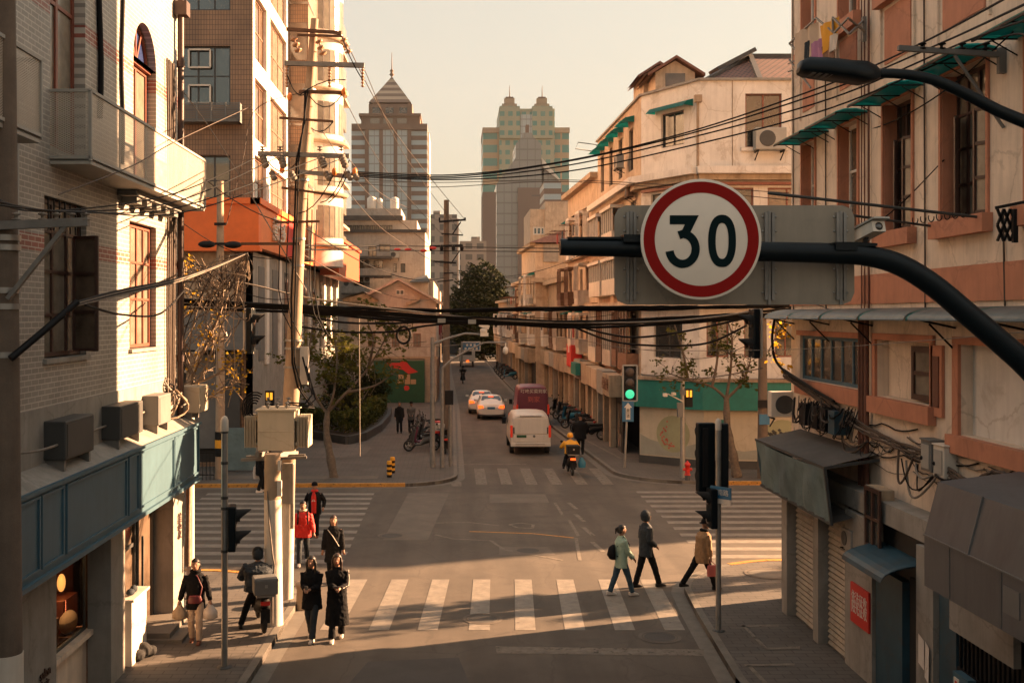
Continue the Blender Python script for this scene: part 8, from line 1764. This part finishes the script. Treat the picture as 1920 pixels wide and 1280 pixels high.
# 8, 9 the couple on the right end of the near zebra crossing
a, j = person('person in a mint green coat and jeans with a black rucksack', G(1165, 1116), R(-78), 1.58, lf=(-.08, -.28, .0), rf=(.08, .26, 0), lh=(-.16, .26, .95), rh=(.16, .26, .95), jacket='cloth_mint', jlen=.72, jw=1.14, trouser='jeans', shoe='shoe_white', long=.1, hair='hair')
q = MB(); q.tube([j['hd']+V((0, -.09, .06)), j['hd']+V((0, -.16, .02)), j['hd']+V((0, -.17, -.1))], [.03, .035, .012], 8); q.build('ponytail', MT['hair'], a)
held('rucksack', 'small black rucksack worn by the person in the mint green coat', 'bag', a, lambda q: (q.loft([oval((-.02, -.23, .92), .12, .07), oval((-.02, -.26, 1.02), .15, .1), oval((-.02, -.24, 1.2), .12, .07), oval((-.02, -.2, 1.27), .05, .03)]), q.tube([(.1, -.14, 1.24), (.11, .02, 1.5), (.12, .16, 1.3), (.13, .1, 1.05), (.08, -.15, 1.0)], .014, 6), q.tube([(-.1, -.14, 1.24), (-.11, .02, 1.5), (-.12, .16, 1.3), (-.13, .1, 1.05), (-.08, -.15, 1.0)], .014, 6)), 'cloth_black', None)
person('person in a dark hooded jacket on the near zebra crossing', G(1211, 1101), R(-74), 1.76, lf=(-.09, -.22, .0), rf=(.09, .3, 0), lh=(-.17, .17, .98), rh=(.17, .17, .98), jacket='cloth_navy', jlen=.7, jw=1.12, hood=True, trouser='cloth_black', shoe='black')
a, j = person('person in a tan jacket and black hat striding onto the right pavement', G(1316, 1106, PAV)+V((0, 0, -.02)), R(-72), 1.6, lf=(-.08, -.5, .12), rf=(.09, .34, 0), lh=(-.25, .05, .8), rh=(.26, .1, .82), jacket='cloth_tan', jlen=.72, jw=1.22, trouser='cloth_black', shoe='black', hat='brim', scarf='cloth_black', lean=.12)
held('pink_bag', 'pink bag swinging from the hand of the person in the tan jacket', 'bag', a, lambda q: (q.loft([oval((.27, .14, .42), .05, .15), oval((.27, .14, .6), .06, .16), oval((.27, .14, .68), .05, .14)]), q.tube([(.27, .02, .66), (.27, .1, .8), (.27, .24, .66)], .01, 5)), 'cloth_pink', None)
# far people
person('person in black, left of the two walking before the green hoarding', G(749, 811, PAV), CAM, 1.62, far=True, lh=(-.25, .05, .85), rh=(.25, .05, .85), jw=1.15, jlen=.75)
person('person in a grey jacket, right of the two walking before the hoarding', G(771, 811, PAV), CAM, 1.62, far=True, jacket='cloth_grey', lh=(-.08, .2, 1.0), rh=(.08, .2, 1.0), jw=1.15, jlen=.72, hat='cap')
person('large person in dark clothes standing beside the white van', G(1088, 851, PAV), R(-20), 1.75, far=True, jw=1.35, wide=1.15, jlen=.75, lh=(-.3, .15, .95), rh=(.3, .2, .95), hat='cap')
sc1 = scooter('scooter with a dark delivery box ridden over the far zebra crossing', V((4.72, 44.8, 0)), R(2), 'black', 'black', lamp='brake_light')
person('person in a yellow delivery jacket and yellow helmet riding the scooter away', V((4.72, 44.75, 0)), R(2), 1.68, far=True, lf=(-.26, .15, .2), rf=(.26, .2, .25), lh=(-.34, .36, 1.04), rh=(.34, .36, 1.04), pz=(0, -.1, .84), lean=.2, jacket='cloth_yellow', jw=1.3, wide=1.1, hat='yellow', seated=True, trouser='cloth_black')
q = MB(); q.loft([oval((5.12, 44.1, .35), .14, .1), oval((5.12, 44.1, .55), .16, .12), oval((5.1, 44.1, .75), .06, .05)]); q.build('blue_bag', MT['blue_plastic'], None, 'bright blue bag hanging at the right side of the delivery scooter', 'bag')
sc2 = scooter('small dark scooter far down the street near the left kerb', V((.75, 104, 0)), R(180), 'black'); person('person in dark clothes riding the small scooter far down the street', V((.75, 104, 0)), R(180), 1.7, far=True, lf=(-.2, .25, .3), rf=(.2, .25, .3), lh=(-.3, .45, 1.05), rh=(.3, .45, 1.05), pz=(0, -.1, .82), lean=.15, seated=True, hat='helmet', jw=1.2)
# parked scooters
rr = random.Random(21); base = scooter('grey scooter with a pale top box and red label, front of the parked row', V((-1.55, 51.2, PAV)), R(105), 'grey_dark', 'grey_light', 'scooters parked on the far left pavement', True)
cols = [('red topped scooter second in the parked row beside the grey mast', 'van_purple'), ('black scooter third in the parked row beside the grey mast', 'black'), ('silver grey scooter fourth in the parked row beside the grey mast', 'grey_light'), ('dark scooter fifth in the parked row by the utility pole', 'grey_dark'), ('blackened scooter sixth in the parked row by the utility pole', 'black'), ('farthest scooter of the parked row, by the arched shop doorway', 'grey_mid')]
for k, (lb, m) in enumerate(cols):
    scooter(lb, V((-1.35+rr.uniform(-.2, .2), 52.4+k*1.15, PAV)), R(100+rr.uniform(-14, 14)), m, 'red' if k == 0 else None, 'scooters parked on the far left pavement')
scooter('lone scooter parked at the kerb between thin post and utility pole', V((-.5, 50.6, PAV)), R(5), 'black', None, 'scooters parked on the far left pavement')
for k in range(6):
    scooter(['nearest dark scooter parked before the shops right of the white van', 'second scooter parked before the shops right of the white van', 'third scooter parked before the shops right of the white van', 'blue scooter parked before the shops right of the purple van', 'scooter parked by the shop pillars beyond the purple van', 'last scooter parked by the shop pillars beyond the purple van'][k], V((6.9-.04*k*1.6+.0, 56+k*2.6, PAV)), R(60+rr.uniform(-20, 20)), ['black', 'grey_dark', 'black', 'blue_plastic', 'grey_dark', 'black'][k], None, 'scooters parked on the right pavement')
for k in range(5):
    scooter(['nearest', 'second', 'middle', 'fourth', 'farthest'][k]+' of five dim scooters parked far up the street by the right kerb', V((5.3-.05*k, 108+k*4, PAV)), R(70+rr.uniform(-20, 20)), ['blue_plastic', 'black', 'grey_dark', 'blue_metal', 'black'][k], None, 'scooters parked far up the right kerb')
# ------------------------------------------------------------------ trees and planting
def tree(name, label, base, trunk, twigs, leafn, lsize, lm, bark='bark', seed=1, r0=.2, spread=1.0, spots=None, group=None, depth_=1.6, cat='tree'):
    """trunk: list of points; twigs: list of branch polylines; leaves in clumps along the outer halves of the branches and of their offshoots"""
    rr = random.Random(seed); t = thing(name, label, cat, base, 0, group)
    o, ra = smooth([V(p) for p in trunk], [r0*(1-.45*i/(len(trunk)-1)) for i in range(len(trunk))], 5)
    ra = [x*(1+.12*math.sin(i*1.7)) for i, x in enumerate(ra)]
    q = MB(); q.tube(o, ra, 12); q.build('trunk', MT[bark], t)
    tips = []
    for br in twigs:
        o, ra = smooth([V(p) for p in br], [r0*.27*(1-.8*i/(len(br)-1))+.01 for i in range(len(br))], 5); q = MB(); q.tube(o, ra, 7)
        for k in range(int(len(o)*.7)):
            p = o[rr.randrange(len(o)//4, len(o))]; d = V((rr.gauss(0, 1), rr.gauss(0, .8), rr.gauss(.2, .7))).normalized()*rr.uniform(.35, 1.0)*spread; m1 = p+d*.5+V((0, 0, rr.uniform(0, .12))); e_ = p+d; q.tube([p, m1, e_], [.018, .012, .006], 4, False)
            tips += [p.lerp(e_, .6), e_, m1]
            if rr.random() < .6: d2 = (d+V((rr.gauss(0, .5), rr.gauss(0, .5), rr.gauss(0, .5)))*.6)*.6; q.tube([m1, m1+d2], [.009, .004], 4, False); tips.append(m1+d2)
        q.build('branch', MT['branch' if bark == 'bark' else bark], t)
    q = MB(); leaves(q, tips, leafn, lsize, rr, .2*spread); q.build('foliage', MT[lm], t, kind='stuff')
    return t
def leaves(q, tips, n, size, rr, sp_):
    for i_ in range(n):
        if i_ % 7 == 0: c0 = rr.choice(tips)+V((rr.gauss(0, sp_), rr.gauss(0, sp_), rr.gauss(0, sp_*.8)))*.8
        c = c0+V((rr.gauss(0, .09), rr.gauss(0, .09), rr.gauss(0, .07))); s = size*rr.uniform(.5, 1.2)
        u = V((rr.gauss(0, 1), rr.gauss(0, 1), rr.gauss(0, .5))).normalized(); v_ = u.cross(V((rr.gauss(0, 1), rr.gauss(0, 1), rr.gauss(0, 1)))).normalized()
        q.add([c-u*s*.5, c-v_*s*.34+u*.08*s, c+u*s*.5, c+v_*s*.34+u*.08*s], [(0, 1, 2, 3)], False)
dL = 42.9
tree('plane_tree', 'plane tree with green foliage and a leaning trunk left of the hedge', P(628, 905, dL), [P(628, 906, dL), P(620, 860, dL), P(612, 810, dL), P(614, 770, dL)],
     [[P(614, 775, dL), P(590, 740, dL), P(578, 690, dL-1), P(585, 620, dL-1), P(598, 590, dL-1)], [P(614, 772, dL), P(626, 735, dL), P(632, 670, dL+1), P(622, 610, dL+1)], [P(616, 770, dL), P(650, 735, dL), P(690, 690, dL+1), P(725, 630, dL+1), P(738, 600, dL+1)], [P(690, 690, dL+1), P(700, 640, dL), P(690, 605, dL)], [P(590, 740, dL), P(568, 700, dL), P(560, 640, dL+1)], [P(650, 735, dL), P(705, 722, dL+.5), P(748, 690, dL+.5)]], 2300, .19, 'leaf_green', seed=4, r0=.19, spread=1.15)
dR = 42.9
tree('plane_tree', 'sparse plane tree with a bent trunk before the painted panels', P(1380, 893, dR), [P(1382, 894, dR), P(1374, 850, dR), P(1364, 800, dR), P(1362, 745, dR)],
     [[P(1362, 748, dR), P(1335, 725, dR), P(1290, 712, dR), P(1255, 700, dR-.5)], [P(1362, 748, dR), P(1385, 725, dR), P(1400, 700, dR), P(1408, 670, dR)], [P(1335, 725, dR), P(1345, 670, dR), P(1340, 610, dR)], [P(1290, 712, dR), P(1280, 660, dR), P(1262, 600, dR)], [P(1362, 745, dR), P(1370, 690, dR), P(1372, 630, dR), P(1360, 590, dR)]], 900, .17, 'leaf_green', seed=6, r0=.2, spread=.8)
dC = 24.4
tree('climbing_tree', 'pruned pale tree with yellow leaves growing through the cable tangle', P(356, 800, dC), [P(352, 1060, dC), P(354, 900, dC), P(356, 780, dC), P(362, 700, dC)],
     [[P(358, 740, dC), P(385, 690, dC), P(400, 640, dC), P(395, 590, dC)], [P(360, 700, dC), P(345, 640, dC), P(340, 570, dC), P(350, 500, dC)], [P(362, 705, dC), P(390, 640, dC), P(415, 580, dC), P(418, 530, dC)], [P(358, 760, dC), P(390, 745, dC), P(430, 725, dC), P(448, 712, dC)], [P(356, 720, dC), P(390, 710, dC), P(425, 690, dC), P(440, 675, dC)], [P(357, 700, dC), P(330, 640, dC), P(325, 590, dC)]], 420, .1, 'leaf_yellow', bark='vine', seed=8, r0=.07, spread=.55)
t = thing('yellow_branch', 'sprig of yellow leaves beside the left corner of the cream building', 'branch', P(1455, 640, 24.6)); rr = random.Random(2); q = MB(); pt = [P(1440, 660, 24.6), P(1455, 630, 24.6), P(1470, 605, 24.6)]; q.tube(pt, .012, 5); q.build('twig', MT['branch'], t); q = MB(); leaves(q, [P(1458, 622, 24.6), P(1466, 612, 24.6), P(1452, 606, 24.6), P(1462, 635, 24.6), P(1464, 690, 24.6), P(1466, 672, 24.6)], 90, .13, rr, .1); q.build('foliage', MT['leaf_yellow'], t, kind='stuff')
# big dark tree closing the street
def crownblob(name, label, base, h_, blobs, n, size, lm, seed=1, r0=.35, cat='tree'):
    rr = random.Random(seed); t = thing(name, label, cat, base); b_ = V(base); q = MB(); q.tube([b_, b_+V((.2, 0, h_*.4)), b_+V((0, 0, h_*.75))], [r0, r0*.7, r0*.3], 10); q.build('trunk', MT['bark'], t)
    q = MB()
    for c, r in blobs: q.tube([b_+V((0, 0, h_*.3)), (b_+V((0, 0, h_*.4))).lerp(V(c), .6), V(c)], [r0*.4, r0*.25, .04], 5, False)
    q.build('branch', MT['bark'], t); q = MB(); tot = sum(r**2 for _, r in blobs)
    for c, r in blobs:
        for _ in range(int(n*r*r/tot)):
            d = V((rr.gauss(0, 1), rr.gauss(0, 1), rr.gauss(0, 1))).normalized()*r*(rr.random()**.4); p = V(c)+d*(1+.25*math.sin(d.x*3+d.z*4)); s = size*rr.uniform(.5, 1.3); u = V((rr.gauss(0, 1), rr.gauss(0, 1), rr.gauss(0, .6))).normalized(); v_ = u.cross(V((rr.gauss(0, 1), rr.gauss(0, 1), rr.gauss(0, 1)))).normalized()
            q.add([p-u*s*.5, p-v_*s*.35, p+u*s*.5, p+v_*s*.35], [(0, 1, 2, 3)], False)
    q.build('foliage', MT[lm], t, kind='stuff'); return t
dT = 158.
def Bp(a, b1, d=dT): return P(a, b1, d)
crownblob('broad_tree', 'big dark rounded tree closing the far end of the street', (Bp(905, 0).x, dT, 0), 13, [(Bp(905, 520), 2.6), (Bp(890, 535), 2.6), (Bp(922, 538), 2.6), (Bp(905, 560), 3.2), (Bp(880, 575), 2.6), (Bp(932, 572), 2.6), (Bp(900, 600), 3.2), (Bp(925, 605), 2.8), (Bp(882, 618), 2.4), (Bp(915, 632), 2.6), (Bp(870, 560), 2.2), (Bp(860, 590), 2.2), (Bp(940, 640), 2.6), (Bp(890, 645), 2.6)], 34000, .42, 'leaf_dark', 3)
crownblob('broad_tree', 'second dark tree behind the blue direction sign at the far end of the street', (Bp(868, 0, 166).x, 166, 0), 9, [(Bp(868, 590, 166), 2.4), (Bp(860, 612, 166), 2.4), (Bp(880, 628, 166), 2.3), (Bp(945, 620, 166), 2.6), (Bp(940, 645, 166), 2.2)], 16000, .42, 'leaf_dark', 5)
# planter with hedge and shrubs
pl = thing('planter', 'low dark stone planter wall curving round the hedge', 'planter', (-6, 58, PAV)); q = MB()
pth = [(-9.5, 61), (-7.2, 56.2), (-5.3, 53.8), (-4.6, 55.5), (-4.1, 60), (-4.0, 66), (-4.2, 71)]
for (x0_, y0_), (x1_, y1_) in zip(pth, pth[1:]): q.bar((x0_, y0_, PAV+.2), (x1_, y1_, PAV+.2), .22, .4)
q.build('wall', MT['grey_dark'], pl); q = MB(); q.poly(*[(x_, y_, PAV+.36) for x_, y_ in pth]+[(-9.5, 71, PAV+.36)]); q.build('soil', MT['soil'], pl)
rr = random.Random(12)
hd_ = thing('hedge', 'clipped dark green hedge in the planter', 'hedge', (-6, 60, PAV+.36)); q = MB(); hp_ = [(-9.0, 61.3), (-7.1, 57.0), (-5.35, 54.8), (-4.95, 56.2), (-4.55, 60), (-4.45, 66), (-4.6, 70)]
for (x0_, y0_), (x1_, y1_) in zip(hp_, hp_[1:]):
    L_ = math.hypot(x1_-x0_, y1_-y0_)
    for _ in range(int(L_*620)):
        f_ = rr.random(); c = V((x0_+(x1_-x0_)*f_+rr.uniform(-.45, .25), y0_+(y1_-y0_)*f_+rr.uniform(-.1, .7), PAV+.4+rr.random()**.6*1.05)); s = rr.uniform(.06, .14); u = V((rr.gauss(0, 1), rr.gauss(0, 1), rr.gauss(0, .6))).normalized(); v_ = u.cross(V((rr.gauss(0, 1), rr.gauss(0, 1), rr.gauss(0, 1)))).normalized(); q.add([c-u*s*.6, c-v_*s*.4, c+u*s*.6, c+v_*s*.4], [(0, 1, 2, 3)], False)
q.build('foliage', MT['leaf_hedge'], hd_, kind='stuff')
crownblob('round_shrub', 'dark round clipped shrub rising behind the hedge', (-6.1, 59.5, PAV+.3), 2.4, [(V((-6.1, 59.5, 2.2)), 1.15)], 5000, .14, 'leaf_dark', 7, .08, 'shrub')
crownblob('leafy_shrub', 'loose dark shrub between the round shrub and the mural', (-5.2, 68, PAV+.3), 3.4, [(V((-5.4, 68, 2.3)), 1.0), (V((-4.9, 69, 1.8)), .8), (V((-5.7, 67, 1.5)), 1.0)], 4000, .17, 'leaf_dark', 8, .08, 'shrub')
crownblob('leafy_shrub', 'tall reddish green shrub left of the mural, behind the plane tree', (-6.6, 72, PAV+.3), 5, [(V((-6.9, 72, 3.6)), 1.2), (V((-7.8, 72.5, 3.0)), 1.4), (V((-7.4, 71, 4.6)), .9)], 2600, .2, 'leaf_green', 9, .1, 'shrub')
t = thing('palm_shrub', 'small palm with arching fronds at the right end of the hedge', 'palm', (-4.9, 64, PAV+.36)); q = MB()
for i in range(16):
    a = R(i*22.5+rr.uniform(-8, 8)); L_ = rr.uniform(.8, 1.2); pts_ = [V((-4.9+math.cos(a)*L_*f_, 64+math.sin(a)*L_*f_, 1.1+.75*math.sin(2.2*f_)-.3*f_)) for f_ in (0, .25, .5, .75, 1)]
    for p0, p1 in zip(pts_, pts_[1:]):
        s_ = V((-math.sin(a), math.cos(a), 0))*.09; q.poly(p0-s_*.8, p1-s_, p1, p0); q.poly(p0, p1, p1+s_, p0+s_*.8)
q.build('frond', MT['leaf_hedge'], t)
# unseen trees added in the cross street to throw shade streaks over the crossing
for k, (x_, y_, s_) in enumerate(((14.2, 29.3, 1.), (18.0, 30.1, 1.1), (24, 33.0, 1.), (19, 43, 1.))):
    b_ = V((x_, y_, 0)); rr = random.Random(30+k); tw = []
    for j in range(7): a = j*.9+k; tw.append([b_+V((0, 0, 2.3+j*.12)), b_+V((math.cos(a)*.6, math.sin(a)*.35, 3.2+.2*j)), b_+V((math.cos(a)*1.2, math.sin(a)*.6, 4.2+.22*j))])
    tree('street_tree', ['bare street tree beyond the corner of the cream building, nearest the junction', 'second bare street tree up the right side street', 'third bare street tree up the right side street', 'bare street tree on the north pavement of the right side street'][k], b_, [b_, b_+V((.1, 0, 1.3)), b_+V((0, .05, 3.0))], tw, 3200 if k < 2 else 1200, .19, 'leaf_green', seed=20+k, r0=.19, spread=.5)
# bits of street litter and objects by the shop door
q = MB(); c = G(268, 1232, PAV); q.ball(c+V((0, 0, .14)), .17, .14, .15); q.ball(c+V((.12, .1, .1)), .12, .12, .1); q.ball(c+V((-.05, -.2, .1)), .15, .13, .11); remesh(q.build('rubbish_bags', MT['black_matt'], None, 'heap of small dark bags at the foot of the white counter', 'bag'), .02, .03, .06)
t = thing('counter', 'sunlit white counter at the shop door with dark cloth on top', 'counter', (-5.95, 20.3, PAV)); q = MB(); q.box(-6.1, -5.85, 19.8, 20.75, PAV, 1.3); q.box(-6.12, -5.8, 19.75, 20.8, 1.3, 1.35); bevel(q.build('cabinet', MT['white_paint'], t), .01); 
q = MB(); q.ball((-5.95, 20.05, 1.42), .08, .12, .06); q.ball((-5.95, 20.25, 1.43), .07, .1, .07); q.build('cloth', MT['cloth_navy'], None, 'dark blue cloth lying on the white counter by the shop door', 'cloth')
q = MB(); c = G(568, 1100, 0)+V((0, 0, 0)); q.lathe(V((-3.35, 24.2, 0)), [(.17, 0), (.17, .1), (.15, .45), (.19, .52), (.19, .58), (.02, .6)], 16); q.build('bollard', MT['plaster_beige'], None, 'squat stone bollard with a reddish band at the kerb behind the two pole feet', 'bollard')
# ------------------------------------------------------------------ evening haze
hz = MB(); hz.box(-420, 480, -60, 760, -1.2, 160); ho_ = None
mh = bpy.data.materials.new('haze'); mh.use_nodes = True; th = mh.node_tree; th.nodes.clear()
oh = th.nodes.new('ShaderNodeOutputMaterial'); pv_ = th.nodes.new('ShaderNodeVolumePrincipled')
pv_.inputs['Color'].default_value = (.9, .86, .82, 1); pv_.inputs['Density'].default_value = .00006; pv_.inputs['Anisotropy'].default_value = 0
th.links.new(pv_.outputs[0], oh.inputs['Volume']); hz.build('haze', mh, kind='stuff')
